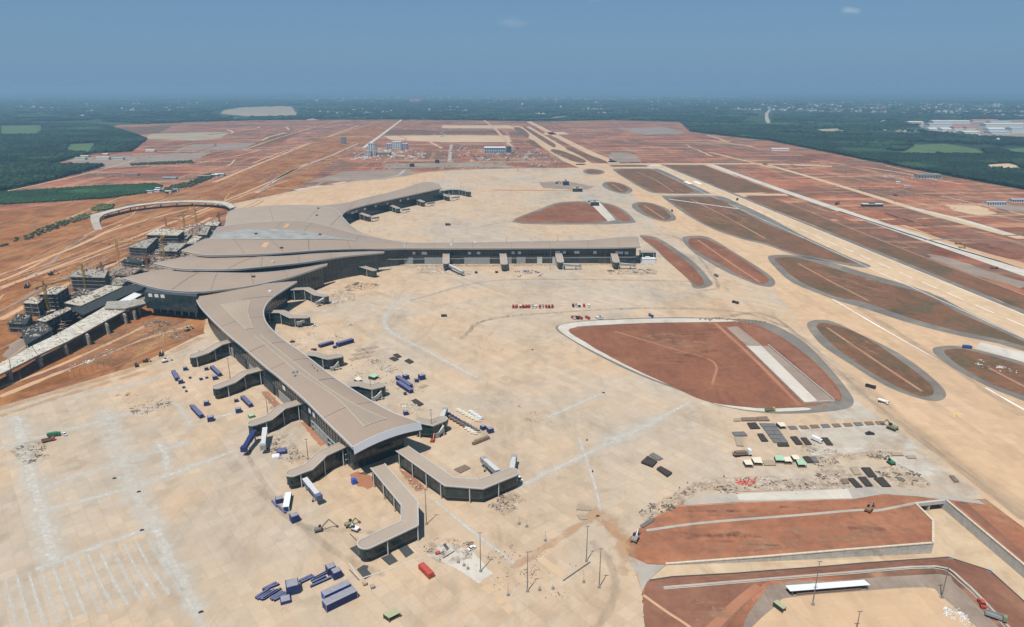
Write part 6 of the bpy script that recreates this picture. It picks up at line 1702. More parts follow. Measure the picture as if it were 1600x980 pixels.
for k, x in enumerate((1552, 1557.5)): far_block(('left', 'right')[k] + ' of the twin white towers on the eastern horizon', x, x + 3.6, 169, 162, 30, 'tower_white', 'tower_white', 0, 1, name='tower_block')
far_block('lone white tower on the northern horizon', 517, 518.6, 142, 135.5, 40, 'tower_white', 'tower_white', 0, 1, name='tower_block')
far_block('red-roofed hall in the northern forest belt', 640, 657, 161, 157, 120, 'shed_red', 'shed_red', 0, 1, True, name='hall')
far_block('blue-roofed site office at the eastern edge', 1542, 1572, 322, 316, 12, 'shed_white', 'shed_blue', 1, 8, True, name='site_office')
far_block('second blue-roofed site office cut by the frame', 1581, 1610, 317, 312, 12, 'shed_white', 'shed_blue', 1, 8, True, name='site_office')
far_block('grey workshop below the plantation edge', 1434, 1470, 279, 273, 22, 'panel_grey', 'raw_concrete', 1, 8, name='workshop')
far_block('small white store left of the workshop', 1400, 1406, 287, 284, 9, 'shed_white', 'shed_white', 0, 1, True, name='store')
far_block('white roofed store in the red field', 1412, 1422, 293, 290, 8, 'shed_cream', 'shed_cream', 0, 1, True, name='store')
far_block('long open shelter beside the second runway', 1348, 1380, 323, 319.5, 9, 'net_dark', 'shed_white', 0, 1, name='shelter')
far_block('white yard building near the plantation corner', 1205, 1233, 236, 232.5, 18, 'shed_white', 'shed_white', 0, 1, True, name='yard_building')
far_block('blue canopy by the culvert north of the half-moon field', 880, 889, 290, 283.5, 16, 'net_dark', 'shed_blue', 0, 1, name='canopy')
far_block('tan gatehouse over the culvert', 895, 910, 300, 294.5, 8, 'net_dark', 'shed_cream', 0, 1, name='gatehouse')
far_block('flat concrete culvert headwall at the half-moon field', 923, 936, 322, 316, 6, 'net_dark', 'shed_white', 0, 1, name='culvert_head')
debris('scattered stock in the far service yards', [(590, 250), (700, 240), (840, 245), (880, 262), (700, 264), (590, 263)], 420, 2, 9, 'site_clutter', .6, 3)
debris('pale huts and stock round the slim far tower', [(545, 236), (600, 232), (660, 236), (670, 250), (560, 250)], 260, 4, 16, 'pale_clutter', 2, 8)
debris('huts and stock round the long far shed', [(700, 232), (830, 232), (840, 252), (700, 252)], 300, 4, 16, 'site_clutter', 2, 8)
debris('yard stock by the taxiway works', [(800, 235), (870, 232), (890, 258), (810, 258)], 260, 2, 8, 'pale_clutter', .6, 3)
debris('small rocks and stock on the eastern red field', [(1210, 240), (1400, 270), (1560, 310), (1600, 360), (1450, 330), (1300, 290)], 420, 1, 5, 'dark_clutter', .5, 2.5)
debris('rubble near the workshop in the east', [(1360, 272), (1440, 276), (1490, 285), (1420, 286)], 160, 1.5, 5, 'pale_clutter', .5, 2.5)
debris('scattered stock over the western plain', [(60, 260), (230, 240), (420, 225), (520, 235), (400, 270), (250, 290)], 320, 2, 8, 'dark_clutter', .6, 3)
# white pipe over the infield
a, b = G(1045, 312), G(1155, 327.5)
pw = empty('pipe_line', a, label='long white pipe lying across the brown infield', cat='pipe')
for k in range(10):
    p, q = a.lerp(b, k / 10) - a, a.lerp(b, (k + .94) / 10) - a
    MB().tube(p + Vector((0, 0, .9)), q + Vector((0, 0, .9)), .9, n=8).build('pipe_section', 'board_white', pw)
# ================================================================== boarding tunnels, containers, stock, vehicles on the apron
flat('tarp_blue', (.018, .030, .115), .6, var=.25, scale=.5)
flat('tarp_bright', (.03, .09, .42), .5, var=.15, scale=.5)
flat('tarp_grey', (.24, .235, .26), .7, var=.15, scale=.5)
flat('tarp_violet', (.105, .115, .20), .7, var=.2, scale=.5)
flat('container_red', (.38, .065, .045), .6, var=.2, scale=.6)
flat('olive_roof', (.32, .33, .19), .8, var=.1)
flat('green_roof', (.30, .45, .31), .8, var=.1)
flat('cream_roof', (.60, .54, .42), .8, var=.1)
flat('mat_dark', (.042, .036, .032), .9, var=.3, scale=.8)
flat('mat_grey', (.13, .125, .12), .9, var=.2, scale=.8)
flat('mat_brown', (.17, .12, .09), .9, var=.2, scale=.8)
flat('mat_light', (.30, .235, .175), .9, var=.15, scale=.8)
flat('timber', (.42, .31, .19), .9, var=.15)
flat('tyre', (.02, .02, .02), .9, var=0)
flat('car_white', (.68, .68, .66), .35, var=.04)
flat('car_red', (.42, .06, .04), .4, var=.06)
flat('car_dark', (.035, .035, .04), .35, var=.05)
flat('car_blue', (.04, .09, .26), .4, var=.06)
flat('car_yellow', (.50, .33, .05), .5, var=.08)
flat('car_olive', (.20, .21, .13), .5, var=.08)
flat('car_brown', (.22, .13, .07), .6, var=.1)
flat('car_green', (.04, .16, .08), .5, var=.1)
flat('window_dark', (.02, .025, .03), .15, var=0)
flat('mast_grey', (.22, .215, .20), .5, .4, var=.06)

def axis(p0, p1, z=0.0):
    a, b = G(p0[0], p0[1], z), G(p1[0], p1[1], z); d = b - a
    return (a + b) / 2, d.length, math.atan2(d.y, d.x)

MESHC = {}
def cmesh(key, fn, mats):
    k = (key, tuple(mats))
    if k not in MESHC: MESHC[k] = fn().mesh(key[0], list(mats))
    return MESHC[k]

def corr_box(L, W, H_, rib=.6, d=.12):
    mb = MB(); mb.box(-L / 2, L / 2, -W / 2, W / 2, .15, H_)
    n = int(L / rib)
    for k in range(n):
        x = -L / 2 + (k + .5) * L / n
        for s in (-1, 1):
            y0, y1 = sorted((s * (W / 2 - .01), s * (W / 2 + d)))
            mb.box(x - rib * .25, x + rib * .25, y0, y1, .35, H_ - .2)
    return mb

def container(label, p0, p1, W=2.6, H_=2.8, body='container_red', top=None, group=None, cat='container', name='shipping_container', L=None):
    c, l, a = axis(p0, p1, H_ * .5); L = L or max(2.0, l)
    root = empty(name, (c.x, c.y, 0), a, label, cat, group)
    link('body', corr_box(L, W, H_).mesh('body', [body]), root)
    MB().box(-L / 2 - .05, L / 2 + .05, -W / 2 - .14, W / 2 + .14, H_, H_ + .14).build('roof', top or body, root)
    dm = MB().box(L / 2, L / 2 + .12, .04, W / 2 - .08, .3, H_ - .15).mesh('door', [body])
    link('door', dm, root); o = link('door', dm, root); o.location = (0, -W / 2 + .04, 0)
    fr = MB()
    for y in (-W / 2, W / 2):
        for x in (-L / 2, L / 2): fr.box(x - .16, x + .16, y - .16, y + .16, 0, H_ + .05)
    fr.build('corner_post', top or body, root)['kind'] = 'stuff'
    return root

def crate(label, px, py, s=3.6, h=None, body='tarp_blue', top='tarp_grey', rz=None, group='blue wrapped crates', sx=None, cat='crate', name='wrapped_crate'):
    h = h or s * .85; sx = sx or s
    p = G(px, py, h * .5)
    root = empty(name, (p.x, p.y, 0), rz if rz is not None else math.radians(random.uniform(15, 40)), label, cat, group)
    mb = MB()
    k = .96
    vs = [(-sx / 2, -s / 2, .15), (sx / 2, -s / 2, .15), (sx / 2, s / 2, .15), (-sx / 2, s / 2, .15)] + [(-sx / 2 * k, -s / 2 * k, h * .97), (sx / 2 * k, -s / 2 * k, h), (sx / 2 * k, s / 2 * k, h * .96), (-sx / 2 * k, s / 2 * k, h)]
    mb.add(vs, [(3, 2, 1, 0), (4, 5, 6, 7), (0, 1, 5, 4), (1, 2, 6, 5), (2, 3, 7, 6), (3, 0, 4, 7)]); mb.build('wrapping', body, root)
    MB().box(-sx * .42, sx * .42, -s * .42, s * .42, h * .93, h + .12).build('top_sheet', top, root)
    sk = MB()
    for y in (-s * .35, s * .35): sk.box(-sx / 2 - .1, sx / 2 + .1, y - .15, y + .15, 0, .15)
    sk.build('skid', 'timber', root)['kind'] = 'stuff'
    return root

def beam(label, p0, p1, group, w_=1.15, h=1.2, mat='tarp_blue', z=0.0):
    c, L, a = axis(p0, p1, .4 + z)
    mb = MB().box(-L / 2, L / 2, -w_ / 2, w_ / 2, .1, .28).box(-L / 2, L / 2, -.12, .12, .28, h - .18).box(-L / 2, L / 2, -w_ / 2, w_ / 2, h - .18, h, 1)
    o = mb.build('wrapped_beam', [mat, 'tarp_violet']); o.location = (c.x, c.y, z); o.rotation_euler = (0, 0, a)
    return tag(o, label, 'beam', group)

def tunnel(label, p0, z0, p1, z1, W=3.2, body='panel_grey', top='column_white', wheels=True):
    """telescopic boarding tunnel from a pod to its drive bogie"""
    a, b = G(p0[0], p0[1], z0), G(p1[0], p1[1], z1); d = b - a; L = d.length; dh = Vector((d.x, d.y, 0)).length
    root = empty('boarding_tunnel', (a.x, a.y, 0), math.atan2(d.y, d.x), label, 'boarding tunnel', 'telescopic boarding tunnels')
    s = (z1 - z0) / max(.1, dh)
    def seg(x0, x1, w_, hgt, mat, name):
        vs = []
        for x in (x0, x1):
            z = z0 + s * x
            vs += [(x, -w_ / 2, z - hgt), (x, w_ / 2, z - hgt), (x, w_ / 2, z), (x, -w_ / 2, z)]
        return MB().add(vs, [(0, 3, 2, 1), (4, 5, 6, 7), (0, 1, 5, 4), (1, 2, 6, 5), (2, 3, 7, 6), (3, 0, 4, 7)]).build(name, mat, root)
    seg(0, dh * .55, W, 3.0, body, 'outer_tunnel'); seg(dh * .5, dh, W * .86, 2.7, body, 'inner_tunnel')
    for x0, x1, w_ in ((0, dh * .55, W), (dh * .551, dh, W * .86)):
        vs = []
        for x in (x0, x1):
            z = z0 + s * x
            vs += [(x, -w_ / 2 - .1, z + .01), (x, w_ / 2 + .1, z + .01), (x, w_ / 2 + .1, z + .2), (x, -w_ / 2 - .1, z + .2)]
        MB().add(vs, [(0, 3, 2, 1), (4, 5, 6, 7), (0, 1, 5, 4), (1, 2, 6, 5), (2, 3, 7, 6), (3, 0, 4, 7)]).build('roof', top, root)
    MB().box(dh - .3, dh + 3.0, -W * .6, W * .6, z1 - 3.2, z1 + .4).build('cab', body, root)
    if wheels:
        xb = dh * .8
        MB().box(xb - .3, xb + .3, -W * .55, -W * .42, 1.0, z1 - 2.8).build('lift_column', 'steel_grey', root); MB().box(xb - .3, xb + .3, W * .42, W * .55, 1.0, z1 - 2.8).build('lift_column', 'steel_grey', root)
        for sy in (-1, 1): MB().tube((xb, sy * W * .6 - .35, .65), (xb, sy * W * .6 + .35, .65), .65, n=12).build('wheel', 'tyre', root)
    MB().tube((0, 0, 0), (0, 0, z0 - 3), .6, n=10).build('support_column', 'column_white', root)
    return root
tunnel('blue boarding tunnel lying at the third landside bridge', (397, 672), 9, (382, 697), 6.5, body='tarp_blue', top='tarp_blue')
tunnel('pale boarding tunnel beside the blue one at the third landside bridge', (414, 668), 9, (411, 694), 6.5)
tunnel('violet and white boarding tunnel under the fourth landside bridge', (476, 747), 9, (496, 772), 6.5, body='tarp_violet')
tunnel('white boarding tunnel in the yard of the long bent bridge', (778, 735), 9.5, (757, 717), 7, top='column_white')
tunnel('white boarding tunnel at the tip of the long bent bridge', (800, 731), 10, (803, 714), 7, top='column_white')
tunnel('white boarding tunnel by the airside corner bridge', (690, 652), 9, (695, 640), 7, top='column_white')
tunnel('sloping white service stair tunnel right of the airside corner bridge', (693, 665), 8, (685, 676), 3.5, W=2, top='column_white')
tunnel('white stair tunnel at the airside bridge behind the shelters', (596, 611), 8, (586, 621), 3, W=2, top='column_white')
tunnel('white stair tunnel at the airside bridge by the containers', (529, 565), 8, (521, 574), 3, W=2, top='column_white')
tunnel('grey boarding tunnel at the leftmost right-pier bridge', (700, 412), 9, (722, 424), 6.5)
tunnel('grey boarding tunnel at the third right-pier bridge', (880, 412), 9, (905, 414), 6.5)
tunnel('grey boarding tunnel at the rightmost right-pier bridge', (967, 411), 9, (990, 413), 6.5)
tunnel('grey boarding tunnel at the inner-corner bridge', (508, 464), 9, (497, 471), 6, W=2.4)
tunnel('grey boarding tunnel at the inner-curve bridge', (479, 497), 9, (468, 503), 6, W=2.4)
for k, (x, y) in enumerate(((580, 340), (628, 327), (667, 317), (706, 308))):
    tunnel('small grey boarding tunnel on the far pier, ' + ('nearest the hall', 'second from the hall', 'third from the hall', 'farthest from the hall')[k], (x, y), 9, (x + 10, y - 1), 6.5)

# ---- wrapped blue stock at the bottom
container('longest blue-wrapped tunnel section at the bottom', (507, 948), (555, 925), 4.6, 4.2, 'tarp_blue', 'tarp_grey', cat='tunnel section', name='wrapped_tunnel_section')
container('bright blue wrapped section with a pale top, behind the longest one', (505, 933), (546, 914), 4.0, 4.0, 'tarp_bright', 'tarp_grey', cat='tunnel section', name='wrapped_tunnel_section')
container('white-topped blue section standing beside the fourth landside bridge', (447, 796), (451, 773), 3.4, 3.4, 'tarp_blue', 'board_white', cat='tunnel section', name='wrapped_tunnel_section')
crate('big open blue crate beside the beam bundles', 457, 917, 6.4, 5.0, 'tarp_blue', 'tarp_grey')
crate('upper of two blue cubes right of the beams', 517, 889, 4.6, 4.2)
crate('lower of two blue cubes right of the beams', 525.5, 896, 4.6, 4.2)
crate('small stack of blue slats below the big open crate', 446, 937, 5.0, 1.6)
crate('blue crate beside the white-topped section', 436, 781, 4.4, 3.0)
crate('lone blue cube below the fourth landside bridge', 460, 809, 4.6, 4.4)
bl = [((399, 935), (420, 921)), ((402, 937), (424, 924)), ((406, 937), (429, 922)), ((409, 938), (434, 922)), ((412, 937), (439, 920)), ((422, 936), (442, 925)), ((424, 938), (446, 926)), ((410, 922), (432, 911)), ((414, 922), (436, 913)), ((428, 939), (448, 929))]
NTH = ['first', 'second', 'third', 'fourth', 'fifth', 'sixth', 'seventh', 'eighth', 'ninth', 'tenth', 'eleventh', 'twelfth', 'thirteenth', 'fourteenth', 'fifteenth', 'sixteenth', 'seventeenth', 'eighteenth', 'nineteenth', 'twentieth']
for k, (a, b) in enumerate(bl): beam(f'blue-wrapped steel beam, {NTH[k]} in the bundle left of the big crate', a, b, 'left bundle of blue beams')
for k, (a, b) in enumerate([((467, 909), (488, 899)), ((470, 911), (491, 901)), ((486, 908), (511, 895)), ((488, 911), (509, 901)), ((485, 917), (517, 903)), ((490, 905), (512, 893))]):
    beam(f'blue-wrapped steel beam, {NTH[k]} in the bundle below the two blue cubes', a, b, 'right bundle of blue beams')
for k, (a, b) in enumerate([((425, 783), (433, 792)), ((434, 791), (446, 802))]): beam(('upper', 'lower')[k] + ' violet beam lying by the white-topped section', a, b, 'violet beams', mat='tarp_violet')
container('weathered red shipping container on the lower apron', (658, 884), (674, 900), 3.0, 3.0, 'container_red')
# ---- blue stock on the landside apron
for k, (p0, p1) in enumerate((((271, 581), (277, 593)), ((301, 636), (315, 651)), ((331, 574), (344, 586)), ((379, 621), (392, 634)))):
    container(('long violet-blue tunnel section nearest the earthworks', 'long violet-blue tunnel section beside the lowest blue cube', 'violet-blue section before the first landside bridge', 'violet-blue section before the second landside bridge')[k], p0, p1, 3.0, 3.0, 'tarp_blue', 'tarp_violet', cat='tunnel section', name='wrapped_tunnel_section')
for px, py, s, lab in ((282.5, 596, 4, 'blue cube below the section nearest the earthworks'), (289.5, 576, 3.6, 'blue cube left of the first landside bridge'), (322.5, 576, 3.2, 'blue cube right under the first landside bridge'), (336, 590, 4, 'blue cube beside the section before the first bridge'),
                       (314, 592, 2.4, 'small violet box between the first two bridges'), (323, 590, 2.0, 'smallest violet box between the first two bridges'), (329, 654, 4.4, 'lowest blue cube on the landside apron'), (322.5, 630, 4.0, 'blue cube above the long section'),
                       (372.5, 641, 4.2, 'blue cube before the third landside bridge'), (369, 625.5, 3.0, 'small blue box by the second bridge tip'), (297, 590, 2.0, 'tiny violet box near the earthworks'), (287, 605, 2.0, 'tiny violet box below the blue cube'), (291, 611, 1.8, 'lowest tiny violet box below the blue cube'), (299, 634, 2.2, 'small dark box at the end of the long section')):
    crate(lab, px, py, s)
crate('green tarpaulin heap before the third landside bridge', 393, 650, 4.5, 1.6, 'car_green', 'green_roof', group='tarpaulin heaps')
crate('violet tarpaulin heap between the third and fourth bridges', 440, 705, 6.5, 2.0, 'tarp_blue', 'tarp_violet', group='tarpaulin heaps')
crate('white tarpaulin heap between the third and fourth bridges', 431, 713, 5.0, 1.4, 'board_white', 'board_white', group='tarpaulin heaps')
crate('blue water tank under the pier end', 553, 752, 3.0, 3.4, 'tarp_bright', 'tarp_bright', group='tarpaulin heaps')
# ---- airside blue stock
container('front long blue tube section on the airside apron', (622, 598), (643, 612), 3.4, 3.2, 'tarp_blue', 'tarp_violet', cat='tunnel section', name='wrapped_tunnel_section')
container('rear long blue tube section on the airside apron', (621, 590), (642, 604), 3.4, 3.2, 'tarp_blue', 'tarp_violet', cat='tunnel section', name='wrapped_tunnel_section')
container('large blue section right of the airside bridge', (527, 539), (551, 532), 4.2, 4.0, 'tarp_blue', 'tarp_violet', cat='tunnel section', name='wrapped_tunnel_section')
container('shorter blue section left of the large one', (499, 541), (520, 535), 3.6, 3.2, 'tarp_blue', 'tarp_violet', cat='tunnel section', name='wrapped_tunnel_section')
for px, py, s, lab in ((634, 589, 4.6, 'blue cube behind the two tube sections'), (659, 589, 5, 'pointed blue tarpaulin heap right of the tube sections'), (651, 594, 3.4, 'low blue heap right of the tube sections'), (492, 546, 2.6, 'small blue box beside the red drum'), (523, 542, 3.0, 'blue box between the two large sections'),
                       (634, 645, 3.6, 'blue box behind the pier end roof'), (755, 668, 3.6, 'bright blue box at the row of parked trailers'), (766, 672, 4.2, 'larger bright blue box at the end of the trailers'), (776, 425, 3.2, 'teal box before the right pier'), (744, 425.5, 3.4, 'turquoise skip by the leftmost right-pier bridge')):
    crate(lab, px, py, s)
debris('blue plastic-wrapped stock before the right pier', [(805, 424), (825, 420), (852, 426), (850, 432), (808, 433)], 90, 1.2, 4.5, 'blue_clutter', .8, 2.6)
debris('brown drums and stock before the rightmost bridge', [(950, 422), (985, 421), (1023, 422), (1022, 429), (955, 429)], 150, 1, 3.2, 'dark_clutter', .8, 2.4)
debris('mixed stock at the leftmost right-pier bridge', [(655, 420), (700, 418), (735, 424), (732, 430), (660, 427)], 120, 1, 3.5, 'pale_clutter', .6, 2.2)
debris('orange spoil along the foot of the right pier', [(650, 415), (1000, 411.5), (1000, 414), (650, 418)], 260, .6, 2.4, 'site_clutter', .3, 1.0)
debris('stock in the inner corner of the hall', [(538, 448), (560, 442), (592, 444), (588, 450), (545, 455)], 150, .8, 3, 'dark_clutter', .5, 2.0)
debris('pale stock heaps by the inner-corner bridge', [(515, 462), (530, 455), (556, 460), (552, 470), (525, 475), (508, 470)], 150, .8, 3, 'pale_clutter', .5, 2.0)
debris('litter on the inner apron below the curve', [(440, 520), (470, 500), (530, 505), (560, 530), (500, 545), (455, 540)], 150, .5, 2.0, 'site_clutter', .2, .8)
debris('litter and timber behind the airside bridges', [(545, 570), (600, 560), (660, 600), (650, 640), (600, 625), (560, 600)], 240, .5, 2.4, 'site_clutter', .2, .9)
debris('pale scrap pile right of the shelters', [(594, 576), (606, 571), (616, 578), (610, 585), (598, 582)], 60, .6, 2.2, 'pale_clutter', .3, 1.2)
debris('grey scrap pile by the pier end', [(626, 632), (645, 625), (660, 640), (640, 648)], 90, .6, 2.4, 'pale_clutter', .3, 1.4)
debris('timber stacks between the third and fourth bridges', [(420, 700), (428, 680), (450, 682), (475, 715), (455, 722), (425, 712)], 170, .6, 2.4, 'site_clutter', .3, 1.4)
debris('orange earth clods along the landside flank', [(410, 615), (436, 630), (440, 636), (425, 640)], 60, .5, 1.8, 'site_clutter', .2, .9)
debris('dried branch heap on the western apron', [(200, 638), (225, 627), (265, 622), (272, 632), (235, 645), (205, 648)], 340, .3, 1.9, 'dark_clutter', .1, .7)
debris('scrap strewn north of the branch heap', [(178, 620), (205, 610), (225, 612), (215, 632), (190, 632)], 60, .4, 1.8, 'dark_clutter', .1, .6)
debris('brown rubble heap at the left edge', [(18, 705), (45, 688), (72, 690), (68, 715), (40, 725)], 130, .5, 2.2, 'dark_clutter', .2, 1.2)
debris('rubble and stock on the lower apron by the masts', [(740, 880), (800, 850), (900, 880), (940, 920), (860, 945), (780, 930)], 200, .3, 1.5, 'site_clutter', .15, .7)
debris('pipes and tools round the white work pad', [(660, 855), (690, 840), (740, 850), (735, 872), (690, 880)], 120, .4, 1.8, 'dark_clutter', .2, .9)
debris('stone kerb rubble along the plateau edge', [(1005, 800), (1040, 778), (1085, 755), (1100, 762), (1060, 790), (1012, 812)], 130, .6, 2.6, 'dark_clutter', .3, 1.6)
debris('brown scrap band above the service lane', [(1085, 765), (1110, 748), (1200, 745), (1290, 752), (1330, 758), (1290, 764), (1150, 767)], 220, .6, 2.6, 'site_clutter', .3, 1.4)
debris('mixed scrap between the shelters and mats', [(1270, 715), (1300, 715), (1330, 745), (1325, 760), (1280, 755)], 170, .6, 2.6, 'site_clutter', .3, 1.4)
debris('brown stone heaps right of the dark mats', [(1370, 735), (1400, 725), (1430, 740), (1452, 758), (1420, 765), (1385, 752)], 160, .6, 2.4, 'dark_clutter', .4, 1.8)
debris('scrap along the seam of the storage yard', [(1255, 690), (1320, 708), (1390, 706), (1400, 712), (1330, 718), (1260, 705)], 110, .5, 2.2, 'dark_clutter', .3, 1.2)
debris('bright red plastic barriers heaped together', [(1149, 748), (1165, 751), (1181, 747), (1180, 756), (1166, 761), (1155, 757)], 220, .5, 1.5, 'red_clutter', .5, 1.3)
debris('white plastic rubbish at the yard corner', [(1475, 948), (1490, 945), (1512, 962), (1522, 985), (1500, 975), (1480, 965)], 220, .6, 2.2, 'pale_clutter', .2, 1.0)
debris('white litter on the edge infield', [(1515, 560), (1535, 563), (1600, 582), (1600, 592), (1540, 578)], 60, .8, 3, 'pale_clutter', .2, .8)
debris('rubble by the long bent bridge tip', [(765, 790), (790, 770), (812, 775), (820, 785), (790, 805)], 160, .5, 2.4, 'site_clutter', .3, 1.4)
debris('spoil at the pier foot between the end bridges', [(625, 735), (650, 748), (665, 768), (640, 760)], 90, .5, 2.0, 'site_clutter', .2, 1.0)
debris('machines and stock along the top of the big field', [(1070, 497), (1110, 496), (1190, 502), (1188, 508), (1100, 501)], 80, .8, 3, 'dark_clutter', .6, 2)
debris('stones strewn over the apron centre', [(800, 625), (835, 640), (870, 660), (860, 672), (810, 650)], 110, .3, 1.3, 'dark_clutter', .1, .4)
sheet('earth_patch', [(545, 742), (560, 737), (590, 748), (600, 756), (575, 764), (552, 757)], 'mark', 'red_track', z=.08, label='orange earth patch under the pier end', jag=1.0)
sheet('earth_patch', [(408, 612), (420, 612), (442, 636), (432, 642)], 'mark', 'red_track', z=.08, label='orange earth along the landside flank', jag=.5)
sheet('earth_patch', [(470, 660), (482, 660), (514, 692), (500, 697)], 'mark', 'red_track', z=.08, label='orange earth between third and fourth bridges', jag=.5)
sheet('earth_patch', [(624, 735), (640, 738), (668, 766), (650, 768)], 'mark', 'red_track', z=.08, label='orange earth between the end bridges', jag=.5)
sheet('work_pad', [(668, 868), (690, 848), (735, 858), (770, 897), (748, 912), (715, 890)], 'mark', 'pale_concrete', z=.08, label='whitened concrete work pad by the masts', jag=.4)
for lab, q in (('fresh pale slab row in the storage yard', [(1245, 668), (1390, 662), (1440, 702), (1270, 712)]), ('pale slab strip at the yard edge', [(1375, 712), (1430, 705), (1535, 770), (1505, 778), (1400, 730)]), ('white dusty slab by the drain end', [(1288, 640), (1335, 624), (1378, 655), (1300, 657)])):
    sheet('yard', q, 'mark', 'yard_slab', z=.075, label=lab, jag=.8)
for lab, q in (('dark asphalt square left of the bent bridge pod', [(546, 857), (560, 851), (569, 861), (569, 872), (563, 873)]), ('dark asphalt square right of the bent bridge pod', [(622, 857), (637, 852), (647, 864), (634, 872)]),
               ('dark asphalt square in front of the pod', [(595, 872), (611, 865), (622, 877), (608, 884)]), ('dark asphalt piece below the pod', [(557, 890), (568, 883), (576, 884), (574, 890), (582, 899), (570, 906)]), ('dark apron hatch cover by the work pad', [(692, 851), (696, 849), (702, 858), (698, 861)])):
    sheet('paving_square', q, 'mark', 'asphalt_and_shade', z=.10, label=lab)
ribbon('kerb_line', [(546, 880), (562, 905), (660, 872), (640, 855)], .8, 'mark', 'pale_concrete', z=.12, sm=0, label='pale kerb round the bent bridge pod')
for lab, q in (('tan timber decking square by the masts', [(750, 918), (764, 912), (775, 924), (762, 931)]), ('second tan decking square', [(769, 934), (782, 929), (792, 940), (780, 946)]), ('third tan decking square', [(783, 949), (797, 944), (804, 953), (795, 960)]), ('long tan decking strip up the apron', [(836, 873), (848, 869), (885, 898), (878, 906)])):
    sheet('paving_square', q, 'mark', 'tan_pad', z=.10, label=lab)

# ---- flat mats and panel stacks in the storage yard: stacked sheets, slightly fanned
def mat_stack(label, quad, mat='mat_dark', h=.9, layers=4, group='stacked mats in the storage yard', name='panel_stack'):
    c = [G(p[0], p[1], h) for p in quad]; ctr = sum(c, Vector()) / len(c); ctr.z = 0
    root = empty(name, ctr, label=label, cat='stack', group=group)
    for k in range(layers):
        o = Vector((random.uniform(-.25, .25), random.uniform(-.25, .25), 0))
        P2 = [(p.x - ctr.x + o.x, p.y - ctr.y + o.y) for p in c]
        MB().prism(P2, h * k / layers + .04, h * (k + 1) / layers, 0).build('panel', mat, root)
    return root
def Q(l): return [(1130 + x / 5.3333, 640 + y / 5.3333) for x, y in l]
for lab, q, m_ in (('hexagon-like dark mat left of the grey panel grid', [(200, 110), (270, 105), (310, 155), (230, 157)], 'mat_dark'), ('wide dark mat at the left of the storage yard', [(75, 187), (175, 182), (205, 215), (100, 217)], 'mat_grey'), ('pale brown mat below the wide dark mat', [(95, 225), (152, 225), (170, 302), (115, 297)], 'mat_light'),
                   ('dark mat between the pale mat and the panel grid', [(285, 200), (332, 200), (376, 260), (320, 260)], 'mat_dark'), ('narrow dark mat below the panel grid', [(450, 280), (540, 280), (552, 302), (460, 302)], 'mat_dark'), ('dark mat touching the seam, leftmost of three', [(560, 225), (610, 222), (662, 285), (610, 287)], 'mat_dark'),
                   ('dark mat by the white truck, middle of three', [(645, 232), (690, 230), (738, 287), (690, 287)], 'mat_dark'), ('dark mat right of the white truck', [(818, 232), (866, 230), (914, 292), (866, 292)], 'mat_dark'), ('brown mat at the top left of the yard', [(150, 66), (270, 63), (286, 90), (152, 91)], 'mat_brown'),
                   ('second brown mat at the top of the yard', [(277, 60), (366, 55), (390, 90), (294, 91)], 'mat_brown'), ('small light mat at the top left corner', [(86, 75), (148, 69), (146, 92), (88, 93)], 'mat_light'), ('dark mat alone at the top of the lower group', [(1150, 480), (1222, 480), (1282, 557), (1215, 557)], 'mat_dark'),
                   ('lower left dark mat of the lower group', [(1038, 570), (1092, 570), (1162, 640), (1105, 642)], 'mat_dark'), ('lower middle dark mat of the lower group', [(1125, 558), (1187, 558), (1247, 632), (1190, 632)], 'mat_dark'), ('lower right dark mat of the lower group', [(1258, 570), (1332, 560), (1402, 637), (1330, 637)], 'mat_dark'),
                   ('dark mat beside the green shelters', [(660, 390), (706, 386), (750, 437), (700, 437)], 'mat_dark'), ('olive mat beside the green shelters', [(720, 390), (770, 390), (802, 434), (758, 434)], 'mat_grey'), ('light brown mat right of the cream shelters', [(325, 420), (415, 420), (442, 460), (345, 462)], 'mat_light'),
                   ('brown mat left of the lower dark mats', [(985, 575), (1035, 570), (1050, 610), (1000, 615)], 'mat_brown'), ('light mat above the lower dark mats', [(1055, 480), (1115, 475), (1150, 535), (1095, 540)], 'mat_light'), ('light mat at the right seam', [(1395, 355), (1490, 355), (1505, 380), (1415, 380)], 'mat_light'),
                   ('light mat at the far right seam', [(1520, 382), (1600, 380), (1612, 402), (1545, 404)], 'mat_light'), ('dark mat far right beside the taxiway', [(1885, 548), (1920, 550), (1968, 600), (1930, 602)], 'mat_brown')):
    mat_stack(lab, Q(q), m_)
g0 = [(300, 110), (430, 112), (545, 275), (425, 275)]
for r in range(5):
    for c_ in range(2):
        def bq(u, v):
            a = (g0[0][0] + (g0[1][0] - g0[0][0]) * u, g0[0][1] + (g0[1][1] - g0[0][1]) * u); b = (g0[3][0] + (g0[2][0] - g0[3][0]) * u, g0[3][1] + (g0[2][1] - g0[3][1]) * u)
            return (a[0] + (b[0] - a[0]) * v, a[1] + (b[1] - a[1]) * v)
        u0, u1, v0, v1 = c_ * .5 + .01, c_ * .5 + .49, r * .2 + .01, r * .2 + .185
        mat_stack(f'grey panel stack in the panel grid, row {NTH[r]} from the back, ' + ('left' if c_ == 0 else 'right'), Q([bq(u0, v0), bq(u1, v0), bq(u1, v1), bq(u0, v1)]), 'mat_grey', .7, 3)
for k in range(9):
    x0 = 540 + k * 91; yc = 152 - k * 5.2
    mat_stack(f'brown square panel, {NTH[k]} from the left in the long row', Q([(x0, yc - 14), (x0 + 62, yc - 16), (x0 + 84, yc + 9), (x0 + 22, yc + 13)]), 'mat_brown' if k % 3 else 'mat_grey', .6, 2)
